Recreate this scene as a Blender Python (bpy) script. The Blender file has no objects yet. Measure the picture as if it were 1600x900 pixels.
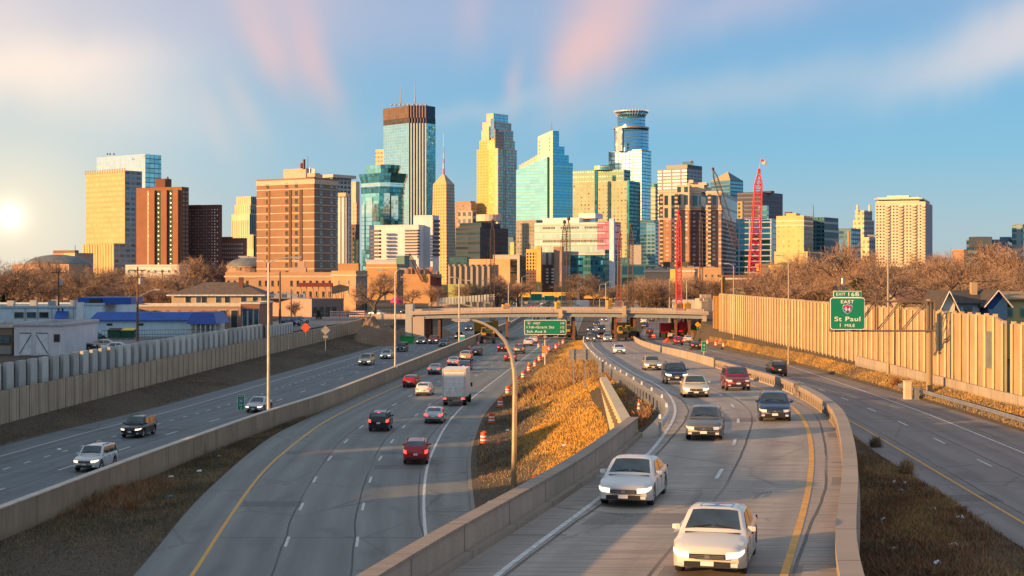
import bpy, math, random
import numpy as np
from mathutils import Vector, Matrix
SC = bpy.context.scene
COL = SC.collection
R = math.radians
random.seed(7)
rng = np.random.default_rng(11)
# ------------------------------------------------------------------ camera
F = 2400.0      # focal length in photo pixels (photo 1600 wide)
HY = 432.0      # horizon row
CH = 13.8       # camera height above the lower carriageways
cam = bpy.data.cameras.new('camera')
cam.lens = 36.0 * F / 1600.0
cam.sensor_width = 36.0
cam.shift_y = -(450.0 - HY) / 1600.0
cam.clip_start = 0.5
cam.clip_end = 30000.0
camo = bpy.data.objects.new('camera', cam)
COL.objects.link(camo)
camo.location = (0, 0, CH)
camo.rotation_euler = (math.pi / 2, 0, 0)
SC.camera = camo
# ------------------------------------------------------------------ sun
SUN_EL, SUN_AZ = R(11), R(240)          # azimuth from +Y towards +X
sdir = Vector((math.sin(SUN_AZ) * math.cos(SUN_EL), math.cos(SUN_AZ) * math.cos(SUN_EL), math.sin(SUN_EL)))
sl = bpy.data.lights.new('sun', 'SUN')
sl.energy = 4.25
sl.angle = R(0.6)
sl.color = (1.0, 0.52, 0.18)
so = bpy.data.objects.new('sun', sl)
COL.objects.link(so)
so.rotation_euler = sdir.to_track_quat('Z', 'Y').to_euler()
# ------------------------------------------------------------------ view
SC.view_settings.view_transform = 'Standard'
SC.view_settings.look = 'None'
SC.view_settings.gamma = 1.0
SC.view_settings.use_curve_mapping = False
SC.view_settings.exposure = 1.03
SC.render.engine = 'CYCLES'
SC.cycles.max_bounces = 6
SC.cycles.diffuse_bounces = 3
SC.cycles.glossy_bounces = 3
SC.cycles.transparent_max_bounces = 6
SC.cycles.sample_clamp_indirect = 6.0
SC.cycles.use_denoising = True
# ------------------------------------------------------------------ world
world = bpy.data.worlds.new('World')
SC.world = world
world.use_nodes = True
class NT:
 """small helper for node trees"""
 def __init__(s, nt):
  s.nt = nt
 def n(s, kind, **kw):
  nd = s.nt.nodes.new(kind)
  for k, v in kw.items():
   setattr(nd, k, v)
  return nd
 def put(s, sock, v):
  if isinstance(v, bpy.types.NodeSocket):
   s.nt.links.new(v, sock)
  else:
   sock.default_value = v
 def m(s, op, a, b=0.0, c=0.0, clamp=False):
  nd = s.n('ShaderNodeMath', operation=op, use_clamp=clamp)
  s.put(nd.inputs[0], a)
  s.put(nd.inputs[1], b)
  s.put(nd.inputs[2], c)
  return nd.outputs[0]
 def mix(s, f, a, b, blend='MIX'):
  nd = s.n('ShaderNodeMix', data_type='RGBA', blend_type=blend)
  s.put(nd.inputs[0], f)
  s.put(nd.inputs[6], a if isinstance(a, bpy.types.NodeSocket) else (*a[:3], 1))
  s.put(nd.inputs[7], b if isinstance(b, bpy.types.NodeSocket) else (*b[:3], 1))
  return nd.outputs[2]
 def rng(s, v, a, b, c=0.0, d=1.0, smooth=False):
  nd = s.n('ShaderNodeMapRange', clamp=True)
  if smooth:
   nd.interpolation_type = 'SMOOTHSTEP'
  s.put(nd.inputs[0], v)
  for i, x in enumerate((a, b, c, d)):
   s.put(nd.inputs[1 + i], x)
  return nd.outputs[0]
 def noise(s, vec, scale, detail=3.0, rough=0.55, dist=0.0):
  nd = s.n('ShaderNodeTexNoise')
  if vec is not None:
   s.put(nd.inputs['Vector'], vec)
  s.put(nd.inputs['Scale'], scale)
  s.put(nd.inputs['Detail'], detail)
  s.put(nd.inputs['Roughness'], rough)
  s.put(nd.inputs['Distortion'], dist)
  return nd.outputs[0]
 def comb(s, x, y, z=0.0):
  nd = s.n('ShaderNodeCombineXYZ')
  s.put(nd.inputs[0], x)
  s.put(nd.inputs[1], y)
  s.put(nd.inputs[2], z)
  return nd.outputs[0]
 def sep(s, v):
  nd = s.n('ShaderNodeSeparateXYZ')
  s.put(nd.inputs[0], v)
  return nd.outputs
def build_world():
 t = NT(world.node_tree)
 bg = world.node_tree.nodes['Background']
 tc = t.n('ShaderNodeTexCoord')
 x, y, z = t.sep(tc.outputs['Generated'])
 az = t.m('MULTIPLY', t.m('ARCTAN2', x, y), 2400.0)         # in units that match degrees of view
 el = t.m('MULTIPLY', t.m('ARCSINE', z), 2400.0)
 sky = t.n('ShaderNodeTexSky', sky_type='NISHITA', sun_disc=False)
 sky.sun_elevation = SUN_EL
 sky.sun_rotation = SUN_AZ
 sky.air_density = 1.0
 sky.dust_density = 0.6
 sky.ozone_density = 1.5
 # vertical colour of clear evening air, in the same units as the sky texture
 ramp = t.n('ShaderNodeValToRGB')
 t.put(ramp.inputs[0], t.m('DIVIDE', el, 3770.0))
 cr = ramp.color_ramp
 stops = [(0.0, (.28, .36, .41)), (0.02, (.22, .345, .435)), (0.05, (.115, .315, .48)), (0.085, (.10, .285, .48)),
             (0.115, (.14, .265, .45)), (0.2, (.29, .35, .42)), (1.0, (.34, .39, .45))]
 while len(cr.elements) < len(stops):
  cr.elements.new(0.5)
 for e, (p, c) in zip(cr.elements, stops):
  e.position = p
  e.color = (*c, 1)
 grad = ramp.outputs[0]
 # western half: warm, brighter towards the sun side
 west = t.rng(az, 300.0, -1100.0, 0, 1, True)
 lowwest = t.m('MULTIPLY', west, t.rng(el, 1500.0, 0.0, 0, 1, True))
 grad = t.mix(t.m('MULTIPLY', lowwest, 0.45), grad, (.44, .47, .46))
 # long exposure cloud streaks: (px, py, half length, half width, angle, colour, strength)
 P = (.66, .38, .34)
 C = (.82, .64, .54)
 blobs = [(408, 40, 100, 34, -63, P, .92), (484, 60, 105, 30, -70, P, .80), (440, -60, 120, 90, -70, P, .5),
             (925, 55, 95, 50, 60, P, .95), (985, -30, 130, 70, 60, P, .75), (890, 112, 46, 26, 60, P, .30),
             (1170, 10, 130, 40, 12, (.44, .38, .46), .5), (60, 105, 210, 52, 4, C, .85), (130, 150, 190, 60, -14, C, .45),
             (-160, 60, 300, 70, 8, C, .8), (1590, 95, 190, 34, 14, (.56, .48, .48), .6), (1640, 40, 190, 46, 24, (.60, .50, .47), .65),
             (375, 160, 60, 24, -60, (.50, .42, .42), .45), (800, 130, 48, 14, 80, P, .32), (330, 190, 70, 20, -60, (.50, .42, .42), .35),
             (1180, 140, 300, 34, 6, (.32, .38, .46), .6), (760, 165, 150, 16, 12, (.34, .40, .48), .4),
             (680, 30, 380, 70, 4, (.30, .33, .46), .5), (260, 20, 330, 60, 4, (.38, .37, .46), .6), (735, 20, 70, 26, 80, P, .2)]
 wob = t.noise(t.comb(t.m('MULTIPLY', az, 0.004), t.m('MULTIPLY', el, 0.008), 0.3), 1.0, 3.0, 0.5)
 wob2 = t.noise(t.comb(t.m('MULTIPLY', az, 0.012), t.m('MULTIPLY', el, 0.004), 3.3), 1.0, 3.0, 0.5)
 cur = grad
 for px, py, L, W, ang, colr, st in blobs:
  a = R(ang)
  cx, cy = 2400 * math.atan((px - 800) / 2400), 2400 * math.atan((HY - py) / 2400)
  dx = t.m('SUBTRACT', az, cx)
  dy = t.m('SUBTRACT', el, cy)
  dx = t.m('ADD', dx, t.m('MULTIPLY', t.m('SUBTRACT', wob, 0.5), 60.0))
  dy = t.m('ADD', dy, t.m('MULTIPLY', t.m('SUBTRACT', wob2, 0.5), 50.0))
  u = t.m('DIVIDE', t.m('ADD', t.m('MULTIPLY', dx, math.cos(a)), t.m('MULTIPLY', dy, math.sin(a))), L)
  v = t.m('DIVIDE', t.m('SUBTRACT', t.m('MULTIPLY', dy, math.cos(a)), t.m('MULTIPLY', dx, math.sin(a))), W)
  g = t.m('EXPONENT', t.m('MULTIPLY', t.m('ADD', t.m('MULTIPLY', u, u), t.m('MULTIPLY', v, v)), -1.0))
  g = t.m('MULTIPLY', g, st)
  cur = t.mix(g, cur, colr)
 # general soft cloud sheet all round the sky
 cn = t.noise(t.comb(t.m('MULTIPLY', az, 0.0012), t.m('MULTIPLY', el, 0.0022), 1.7), 1.0, 4.0, 0.5)
 amount = t.m('MULTIPLY', t.rng(cn, .45, .75, 0, .55, True), t.rng(el, 450.0, 1100.0, 0, 1, True))
 cur = t.mix(amount, cur, (.46, .42, .44))
 # the low sun glare at the left edge of the view
 gx = t.m('SUBTRACT', az, 2400 * math.atan((15 - 800) / 2400))
 gy = t.m('SUBTRACT', el, 2400 * math.atan((HY - 343) / 2400))
 r2 = t.m('SQRT', t.m('ADD', t.m('MULTIPLY', gx, gx), t.m('MULTIPLY', gy, gy)))
 halo = t.m('EXPONENT', t.m('MULTIPLY', t.m('POWER', t.m('DIVIDE', r2, 175.0), 1.25), -1.0))
 cur = t.mix(t.m('MULTIPLY', halo, 0.85), cur, (.78, .66, .48))
 core = t.m('EXPONENT', t.m('MULTIPLY', t.m('POWER', t.m('DIVIDE', r2, 22.0), 1.8), -1.0))
 cur = t.mix(core, cur, (1.1, 1.0, .85))
 # evening glow round the sun itself (behind the camera to the left)
 sx = t.m('SUBTRACT', az, -2400 * R(105))
 wg = t.m('EXPONENT', t.m('MULTIPLY', t.m('ADD', t.m('POWER', t.m('ABSOLUTE', t.m('DIVIDE', sx, 1300.0)), 2.0),
                                             t.m('POWER', t.m('ABSOLUTE', t.m('DIVIDE', el, 800.0)), 2.0)), -1.0))
 cur = t.mix(t.m('MULTIPLY', wg, 0.85), cur, (.56, .58, .52))
 ten = t.mix(1.0, cur, (6.4, 6.4, 6.4), 'MULTIPLY')
 tot = t.mix(0.88, sky.outputs[0], ten)
 t.put(bg.inputs[0], tot)
 bg.inputs[1].default_value = 0.11
build_world()
# ------------------------------------------------------------------ geometry helpers
def ground_at(x, y, z=0.0):
 """point of the plane z that shows at photo pixel (x, y)"""
 d = (CH - z) * F / (y - HY)
 return ((x - 800.0) / F * d, d, z)
def at_depth(x, y, d):
 return ((x - 800.0) / F * d, d, CH + (HY - y) / F * d)
def on_profile(x, y, prof):
 z = prof(100.0)
 for _ in range(60):
  d = (CH - z) * F / (y - HY)
  z = 0.5 * z + 0.5 * prof(d)
 return ((x - 800.0) / F * d, d)
class MB:
 """collects faces and links them as one mesh"""
 def __init__(s):
  s.v, s.f, s.mi, s.uv = [], [], [], []
  s.has_uv = False
 def quad(s, p, mi=0, uv=None):
  b = len(s.v)
  s.v.extend(p)
  s.f.append(tuple(range(b, b + len(p))))
  s.mi.append(mi)
  s.uv.append(uv if uv else [(0, 0)] * len(p))
 def box(s, c, size, rz=0.0, mi=0, taper=1.0):
  cx, cy, cz = c
  hx, hy, hz = size[0] / 2, size[1] / 2, size[2] / 2
  co, si = math.cos(rz), math.sin(rz)
  P = []
  for sz in (-1, 1):
   k = taper if sz > 0 else 1.0
   for sx, sy in ((-1, -1), (1, -1), (1, 1), (-1, 1)):
    x, y = sx * hx * k, sy * hy * k
    P.append((cx + x * co - y * si, cy + x * si + y * co, cz + sz * hz))
  sides = [(0, 1, 5, 4, size[0]), (1, 2, 6, 5, size[1]), (2, 3, 7, 6, size[0]), (3, 0, 4, 7, size[1])]
  for a, b, c2, d2, w in sides:
   s.quad([P[a], P[b], P[c2], P[d2]], mi, [(0, 0), (w, 0), (w, size[2]), (0, size[2])])
  s.quad([P[4], P[5], P[6], P[7]], mi, [(0, 0), (size[0], 0), (size[0], size[1]), (0, size[1])])
  s.quad([P[3], P[2], P[1], P[0]], mi)
 def prism(s, poly, z0, z1, mi=0, top=None, poly1=None, bottom=False):
  """poly counter-clockwise seen from above"""
  n = len(poly)
  q = poly1 or poly
  run = 0.0
  for i in range(n):
   a, b = poly[i], poly[(i + 1) % n]
   a1, b1 = q[i], q[(i + 1) % n]
   w = math.hypot(b[0] - a[0], b[1] - a[1])
   m_ = mi[i % len(mi)] if isinstance(mi, (list, tuple)) else mi
   s.quad([(a[0], a[1], z0), (b[0], b[1], z0), (b1[0], b1[1], z1), (a1[0], a1[1], z1)], m_,
                   [(run, z0), (run + w, z0), (run + w, z1), (run, z1)])
   run += w
  tm = top if top is not None else (mi[0] if isinstance(mi, (list, tuple)) else mi)
  s.quad([(p[0], p[1], z1) for p in q], tm, [(p[0], p[1]) for p in q])
  if bottom:
   s.quad([(p[0], p[1], z0) for p in reversed(poly)], tm)
 def tube(s, p, q, r0, r1=None, n=6, mi=0, cap=True):
  r1 = r0 if r1 is None else r1
  p, q = Vector(p), Vector(q)
  ax = q - p
  if ax.length < 1e-6:
   return
  ax.normalize()
  up = Vector((0, 0, 1)) if abs(ax.z) < 0.9 else Vector((1, 0, 0))
  u = ax.cross(up).normalized()
  w = ax.cross(u)
  b = len(s.v)
  for pt, r in ((p, r0), (q, r1)):
   for i in range(n):
    a = 2 * math.pi * i / n
    s.v.append(tuple(pt + u * (r * math.cos(a)) + w * (r * math.sin(a))))
  for i in range(n):
   j = (i + 1) % n
   s.f.append((b + i, b + n + i, b + n + j, b + j))
   s.mi.append(mi)
   s.uv.append([(0, 0)] * 4)
  if cap:
   s.f.append(tuple(b + i for i in range(n)))
   s.f.append(tuple(b + n + i for i in reversed(range(n))))
   for _ in range(2):
    s.mi.append(mi)
    s.uv.append([(0, 0)] * n)
 def path(s, pts, r, n=6, mi=0, r1=None):
  for i in range(len(pts) - 1):
   if r1 is None:
    a = b = r
   else:
    a = r + (r1 - r) * i / (len(pts) - 1)
    b = r + (r1 - r) * (i + 1) / (len(pts) - 1)
   s.tube(pts[i], pts[i + 1], a, b, n, mi, True)
 def lathe(s, c, prof, n=16, mi=0, capb=False, capt=True):
  """prof: [(r, z), ...] or with a material index third"""
  b = len(s.v)
  for pr in prof:
   for i in range(n):
    a = 2 * math.pi * i / n
    s.v.append((c[0] + pr[0] * math.cos(a), c[1] + pr[0] * math.sin(a), c[2] + pr[1]))
  for k in range(len(prof) - 1):
   m_ = prof[k][2] if len(prof[k]) > 2 else mi
   for i in range(n):
    j = (i + 1) % n
    s.f.append((b + k * n + i, b + k * n + j, b + (k + 1) * n + j, b + (k + 1) * n + i))
    s.mi.append(m_)
    ww = 2 * math.pi * prof[k][0] / n
    s.uv.append([(i * ww, prof[k][1]), (i * ww + ww, prof[k][1]), (i * ww + ww, prof[k + 1][1]), (i * ww, prof[k + 1][1])])
  if capt:
   k = len(prof) - 1
   s.f.append(tuple(b + k * n + i for i in range(n)))
   s.mi.append(prof[-1][2] if len(prof[-1]) > 2 else mi)
   s.uv.append([(0, 0)] * n)
  if capb:
   s.f.append(tuple(b + i for i in reversed(range(n))))
   s.mi.append(mi)
   s.uv.append([(0, 0)] * n)
 def loft(s, rings, closed=False, mi=0, uvs=None, cap0=False, cap1=False):
  """rings: list of equal-length point lists"""
  b = len(s.v)
  n = len(rings[0])
  for r in rings:
   s.v.extend([tuple(p) for p in r])
  for k in range(len(rings) - 1):
   for i in range(n if closed else n - 1):
    j = (i + 1) % n
    s.f.append((b + k * n + i, b + k * n + j, b + (k + 1) * n + j, b + (k + 1) * n + i))
    s.mi.append(mi[i % len(mi)] if isinstance(mi, (list, tuple)) else mi)
    if uvs:
     s.uv.append([uvs[k][i], uvs[k][j], uvs[k + 1][j], uvs[k + 1][i]])
    else:
     s.uv.append([(0, 0)] * 4)
  if cap0:
   s.f.append(tuple(b + i for i in reversed(range(n))))
   s.mi.append(mi if not isinstance(mi, (list, tuple)) else mi[0])
   s.uv.append([(0, 0)] * n)
  if cap1:
   k = len(rings) - 1
   s.f.append(tuple(b + k * n + i for i in range(n)))
   s.mi.append(mi if not isinstance(mi, (list, tuple)) else mi[0])
   s.uv.append([(0, 0)] * n)
 def mesh(s, name, mats, smooth=False):
  me = bpy.data.meshes.new(name)
  me.from_pydata(s.v, [], s.f)
  for m_ in (mats if isinstance(mats, (list, tuple)) else [mats]):
   me.materials.append(m_)
  me.polygons.foreach_set('material_index', s.mi)
  uvl = me.uv_layers.new(name='UVMap')
  flat = [c for f in s.uv for p in f for c in p]
  uvl.data.foreach_set('uv', flat)
  if smooth:
   me.polygons.foreach_set('use_smooth', [True] * len(s.f))
  me.update()
  return me
 def build(s, name, mats, parent=None, smooth=False, label=None):
  o = bpy.data.objects.new(name, s.mesh(name, mats, smooth))
  link(o, parent)
  if label:
   o['label'] = label
  return o
def link(o, parent=None):
 COL.objects.link(o)
 if parent is not None:
  o.parent = parent
  o.matrix_parent_inverse = Matrix.Translation(parent.location).inverted() if parent.get('_w') else Matrix.Identity(4)
 return o
def tag(o, label, cat, group=None):
 o['label'] = label
 o['category'] = cat
 if group:
  o['group'] = group
 return o
def struct(o, kind='structure'):
 o['kind'] = kind
 return o
def thing(name, label, cat, loc=(0, 0, 0), group=None, world_space=True):
 """an Empty at the base of a thing; with world_space its parts are modelled in world coordinates"""
 o = bpy.data.objects.new(name, None)
 o.empty_display_size = 0.3
 o.location = loc
 COL.objects.link(o)
 tag(o, label, cat, group)
 if world_space:
  o['_w'] = 1
  WS.append(o)
 return o
WS = []
def copy_tree(o, parent=None):
 c = o.copy()
 COL.objects.link(c)
 if parent is not None:
  c.parent = parent
 for ch in KIDS.get(o.name, ()):
  copy_tree(ch, c)
 return c
KIDS = {}
def index_kids(root):
 """remember the children of a prototype for quick copying"""
 def rec(o):
  KIDS[o.name] = list(o.children)
  for c in o.children:
   rec(c)
 rec(root)
# ------------------------------------------------------------------ materials
MATS = {}
def principled(name):
 m = bpy.data.materials.new(name)
 m.use_nodes = True
 b = m.node_tree.nodes['Principled BSDF']
 return m, NT(m.node_tree), b
def plain(name, rgb, rough=0.6, metal=0.0, var=0.15, scale=1.5, emit=None, es=0.0, bump=0.0):
 """a colour with procedural unevenness"""
 if name in MATS:
  return MATS[name]
 m, t, b = principled(name)
 tc = t.n('ShaderNodeTexCoord')
 n1 = t.noise(tc.outputs['Object'], scale, 4.0, 0.6)
 lo = tuple(c * (1 - var) for c in rgb)
 hi = tuple(min(1, c * (1 + var)) for c in rgb)
 col = t.mix(t.rng(n1, .3, .7), lo, hi)
 t.put(b.inputs['Base Color'], col)
 b.inputs['Roughness'].default_value = rough
 b.inputs['Metallic'].default_value = metal
 if emit:
  b.inputs['Emission Color'].default_value = (*emit, 1)
  b.inputs['Emission Strength'].default_value = es
 if bump:
  bp = t.n('ShaderNodeBump')
  bp.inputs['Strength'].default_value = bump
  t.put(bp.inputs['Height'], n1)
  t.put(b.inputs['Normal'], bp.outputs[0])
 MATS[name] = m
 return m
def concrete(name, rgb, joint=6.0, stain=0.5, rough=0.85, ribs=0.0):
 """uv: u along in metres, v up in metres"""
 if name in MATS:
  return MATS[name]
 m, t, b = principled(name)
 uv = t.n('ShaderNodeUVMap').outputs[0]
 u, v, _ = t.sep(uv)
 n1 = t.noise(uv, 0.35, 5.0, 0.6)
 n2 = t.noise(t.comb(t.m('MULTIPLY', u, 2.2), t.m('MULTIPLY', v, 0.25)), 1.0, 4.0, 0.65)
 n3 = t.noise(uv, 9.0, 3.0, 0.6)
 k = t.m('ADD', t.m('MULTIPLY', t.rng(n1, .25, .75), 0.5), t.m('ADD', t.m('MULTIPLY', t.rng(n2, .3, .7), 0.35), t.m('MULTIPLY', n3, 0.2)))
 col = t.mix(k, tuple(c * (1 - stain) for c in rgb), tuple(min(1, c * 1.22) for c in rgb))
 if joint:
  f = t.m('ABSOLUTE', t.m('SUBTRACT', t.m('FRACT', t.m('DIVIDE', u, joint)), 0.5))
  j = t.m('GREATER_THAN', f, 0.5 - 0.04 / joint)
  col = t.mix(t.m('MULTIPLY', j, 0.85), col, tuple(c * .2 for c in rgb))
  pan = t.n('ShaderNodeTexWhiteNoise', noise_dimensions='1D')
  t.put(pan.inputs['W'], t.m('FLOOR', t.m('ADD', t.m('DIVIDE', u, joint), 0.5)))
  col = t.mix(t.m('MULTIPLY', pan.outputs['Value'], .22), col, tuple(c * .45 for c in rgb))
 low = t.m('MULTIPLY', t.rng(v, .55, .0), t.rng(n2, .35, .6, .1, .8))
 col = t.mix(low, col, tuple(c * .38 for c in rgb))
 t.put(b.inputs['Base Color'], col)
 b.inputs['Roughness'].default_value = rough
 bp = t.n('ShaderNodeBump')
 bp.inputs['Strength'].default_value = 0.4
 bp.inputs['Distance'].default_value = 0.05
 t.put(bp.inputs['Height'], t.m('ADD', n1, n3))
 t.put(b.inputs['Normal'], bp.outputs[0])
 MATS[name] = m
 return m
def road_mat(name, rgb, lane=3.65, off=0.0, cross=0.35, seed=0.0, streak=0.0):
 m, t, b = principled(name)
 uv = t.n('ShaderNodeUVMap').outputs[0]
 u, v, _ = t.sep(uv)
 n1 = t.noise(t.comb(t.m('MULTIPLY', u, .16), t.m('MULTIPLY', v, .035), seed), 1.0, 5.0, 0.6)
 n2 = t.noise(t.comb(t.m('MULTIPLY', u, .9), t.m('MULTIPLY', v, .05), seed + 3), 1.0, 4.0, 0.6)
 n3 = t.noise(t.comb(u, v, seed), 5.0, 4.0, 0.7)
 # wheel tracks
 ph = t.m('DIVIDE', t.m('SUBTRACT', u, off), lane)
 tr = t.m('COSINE', t.m('MULTIPLY', ph, 4 * math.pi))
 k = t.m('ADD', t.m('MULTIPLY', t.rng(n1, .25, .75), .45), t.m('ADD', t.m('MULTIPLY', t.rng(n2, .3, .7), .35), t.m('MULTIPLY', n3, .25)))
 k = t.m('ADD', k, t.m('MULTIPLY', tr, 0.10))
 col = t.mix(t.m('MULTIPLY', k, 1.0, clamp=True), tuple(c * .52 for c in rgb), tuple(c * 1.42 for c in rgb))
 wv = t.noise(t.comb(0.0, t.m('MULTIPLY', v, .12), seed), 1.0, 3.0, .5)
 # sealed long joints beside the lane lines
 du = t.m('ABSOLUTE', t.m('SUBTRACT', t.m('FRACT', t.m('ADD', t.m('ADD', ph, 0.5 + 0.22 / lane), t.m('MULTIPLY', t.m('SUBTRACT', wv, .5), .08))), 0.5))
 jl = t.m('MULTIPLY', t.m('LESS_THAN', du, 0.055 / lane), t.rng(n2, .35, .5, .2, .85))
 col = t.mix(jl, col, (.03, .03, .035))
 # sealed cross joints now and then, and repair patches
 cell = t.m('FLOOR', t.m('DIVIDE', v, 9.0))
 lan = t.m('FLOOR', t.m('ADD', ph, 0.0))
 wn = t.n('ShaderNodeTexWhiteNoise', noise_dimensions='3D')
 t.put(wn.inputs['Vector'], t.comb(cell, lan, seed))
 r1 = wn.outputs['Value']
 fv = t.m('FRACT', t.m('ADD', t.m('DIVIDE', v, 9.0), t.m('MULTIPLY', t.m('SUBTRACT', n2, .5), .02)))
 cj = t.m('MULTIPLY', t.m('LESS_THAN', fv, 0.022), t.m('LESS_THAN', r1, cross))
 col = t.mix(t.m('MULTIPLY', cj, .6), col, (.035, .035, .04))
 pt = t.m('MULTIPLY', t.m('LESS_THAN', t.m('ABSOLUTE', t.m('SUBTRACT', fv, .35)), 0.13), t.m('GREATER_THAN', r1, 0.93))
 col = t.mix(t.m('MULTIPLY', pt, .45), col, (.045, .045, .05))
 vo = t.n('ShaderNodeTexVoronoi', feature='DISTANCE_TO_EDGE')
 t.put(vo.inputs['Vector'], t.comb(t.m('ADD', u, t.m('MULTIPLY', n3, 1.2)), t.m('MULTIPLY', v, .55), seed))
 vo.inputs['Scale'].default_value = .16
 ck = t.m('MULTIPLY', t.m('LESS_THAN', vo.outputs['Distance'], .008), t.m('GREATER_THAN', n1, .5))
 col = t.mix(t.m('MULTIPLY', ck, .4), col, (.03, .03, .035))
 spot = t.noise(t.comb(t.m('MULTIPLY', u, .5), t.m('MULTIPLY', v, .16), seed + 8), 1.0, 2.0, .5)
 col = t.mix(t.m('MULTIPLY', t.rng(spot, .60, .72), .35), col, tuple(c * .4 for c in rgb))
 if streak:
  ns = t.noise(t.comb(t.m('MULTIPLY', u, .35), t.m('MULTIPLY', v, 5.0), seed), 1.0, 3.0, .6)
  col = t.mix(t.m('MULTIPLY', t.rng(ns, .45, .62), streak), col, tuple(c * .45 for c in rgb))
 t.put(b.inputs['Base Color'], col)
 t.put(b.inputs['Roughness'], t.rng(n1, .2, .8, .62, .85))
 bp = t.n('ShaderNodeBump')
 bp.inputs['Strength'].default_value = 0.35
 bp.inputs['Distance'].default_value = 0.02
 t.put(bp.inputs['Height'], n3)
 t.put(b.inputs['Normal'], bp.outputs[0])
 return m
def soil_mat(name, a, c, g, scale=1.0):
 m, t, b = principled(name)
 tc = t.n('ShaderNodeTexCoord').outputs['Object']
 n1 = t.noise(tc, .12 * scale, 5.0, .6)
 n2 = t.noise(tc, 1.6 * scale, 5.0, .7)
 n3 = t.noise(tc, 7.0 * scale, 3.0, .7)
 col = t.mix(t.rng(n1, .35, .65), a, c)
 col = t.mix(t.rng(n2, .42, .68), col, g)
 col = t.mix(t.m('MULTIPLY', t.rng(n3, .5, .75), .5), col, tuple(x * .45 for x in a))
 t.put(b.inputs['Base Color'], col)
 b.inputs['Roughness'].default_value = .95
 bp = t.n('ShaderNodeBump')
 bp.inputs['Strength'].default_value = .8
 bp.inputs['Distance'].default_value = .12
 t.put(bp.inputs['Height'], t.m('ADD', n2, n3))
 t.put(b.inputs['Normal'], bp.outputs[0])
 return m
def vary(m, amt=.3):
 t = NT(m.node_tree)
 b = m.node_tree.nodes['Principled BSDF']
 src = b.inputs['Base Color'].links[0].from_socket
 oi = t.n('ShaderNodeObjectInfo')
 k = t.m('ADD', t.m('MULTIPLY', oi.outputs['Random'], amt), 1 - amt * .6)
 t.put(b.inputs['Base Color'], t.mix(1.0, src, t.comb(k, k, k), 'MULTIPLY'))
 return m
M_YEL = plain('yellow_paint', (.62, .33, .07), .7, var=.2, scale=3)
M_WHT = plain('white_paint', (.56, .56, .56), .7, var=.4, scale=5)
M_GALV = plain('galvanised_steel', (.42, .43, .44), .45, .7)
M_DARK = plain('dark_steel', (.05, .05, .055), .5, .4)
M_BLACK = plain('black_rubber', (.02, .02, .022), .8)
# ------------------------------------------------------------------ road geometry (X as a function of depth Y)
DS = np.arange(-20.0, 1100.0, 2.0)
def curve(pts, sig=7.0):
 pts = sorted(pts, key=lambda p: p[1])
 ys = np.array([p[1] for p in pts], float)
 xs = np.array([p[0] for p in pts], float)
 s0 = (xs[1] - xs[0]) / (ys[1] - ys[0])
 s1 = (xs[-1] - xs[-2]) / (ys[-1] - ys[-2])
 g = np.arange(-120.0, 1300.0, 2.0)
 v = np.interp(g, ys, xs)
 v = np.where(g < ys[0], xs[0] + s0 * (g - ys[0]), v)
 v = np.where(g > ys[-1], xs[-1] + s1 * (g - ys[-1]), v)
 k = np.exp(-0.5 * (np.arange(-14, 15) * 2.0 / sig) ** 2)
 k /= k.sum()
 v2 = np.convolve(np.pad(v, 14, mode='edge'), k, mode='valid')
 return lambda d: float(np.interp(d, g, v2))
def profile(ps):
 y, z = zip(*ps)
 f = curve([(b, a) for a, b in ps], 9.0)
 return f
z3 = profile([(-40, 6.2), (0, 6.2), (60, 6.2), (76, 6.05), (95, 5.75), (107, 5.5), (122, 5.1), (150, 4.3), (200, 3.1), (250, 1.6),
              (296, .5), (335, 0.0), (1200, 0.0)])
z4 = profile([(-40, 3.1), (0, 3.1), (80, 2.95), (120, 2.9), (150, 2.7), (200, 2.2), (250, 1.2), (300, .4), (345, 0), (1200, 0)])
zero = lambda d: 0.0
M1 = curve([(-29.5, 50), (-26.9, 80.8), (-25.4, 103.5), (-24, 118), (-22.6, 135.7), (-19.5, 159), (-15.8, 207), (-9.6, 288),
   (-1.7, 400), (13, 690), (30, 1000)])
R1L = lambda d: M1(d) - 18.2
W1 = curve([(-47.5, -40), (-47, 30), (-46.2, 80), (-44.3, 133), (-40, 240), (-32.9, 351), (-30, 385), (-20, 560), (-2, 900)])
Y2 = curve([(-13.2, 40), (-14.6, 70.8), (-15.6, 80), (-17.4, 104), (-17.9, 113.4), (-18, 144), (-16.6, 167), (-14.2, 195), (-12, 216),
   (-6.3, 288), (1.5, 400), (16.2, 690), (33, 1000)])
WR2 = curve([(-2.0, 40), (-3.3, 66), (-4.5, 79.8), (-5.5, 94.6), (-6.3, 113), (-6.2, 142), (-5.2, 165.6), (-1.4, 215), (5, 298),
             (13, 400), (29.5, 690), (47, 1000)])
E2 = curve([(0.6, 45), (-1.2, 70), (-2.2, 88.3), (-2.9, 104), (-3.4, 120.4), (-3, 152), (-1.5, 176), (1.1, 215), (4.6, 263),
   (9.6, 312), (14.2, 345), (17.5, 400), (34, 690), (51, 1000)])
SH2 = curve([(-16, 40), (-17.3, 70.8), (-19.4, 92.5), (-19.8, 102), (-20.5, 117), (-20.9, 135), (-19.2, 159), (-15.5, 207),
             (-9.3, 288), (-1.4, 400), (13.3, 690), (30.3, 1000)])
def px3(lst):
 return [on_profile(x, y, z3) for x, y in lst]
L3 = curve([(-6, 20)] + px3([(675, 900), (800, 829), (925, 747), (1000, 680)]) + [(8.9, 90), (9.8, 104), (9.6, 122), (9.9, 150),
   (10.3, 180), (11.4, 219), (12.6, 250), (13.8, 288), (15.6, 330), (20, 400), (29.5, 509), (45, 690), (68, 1000)], 5.0)
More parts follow.
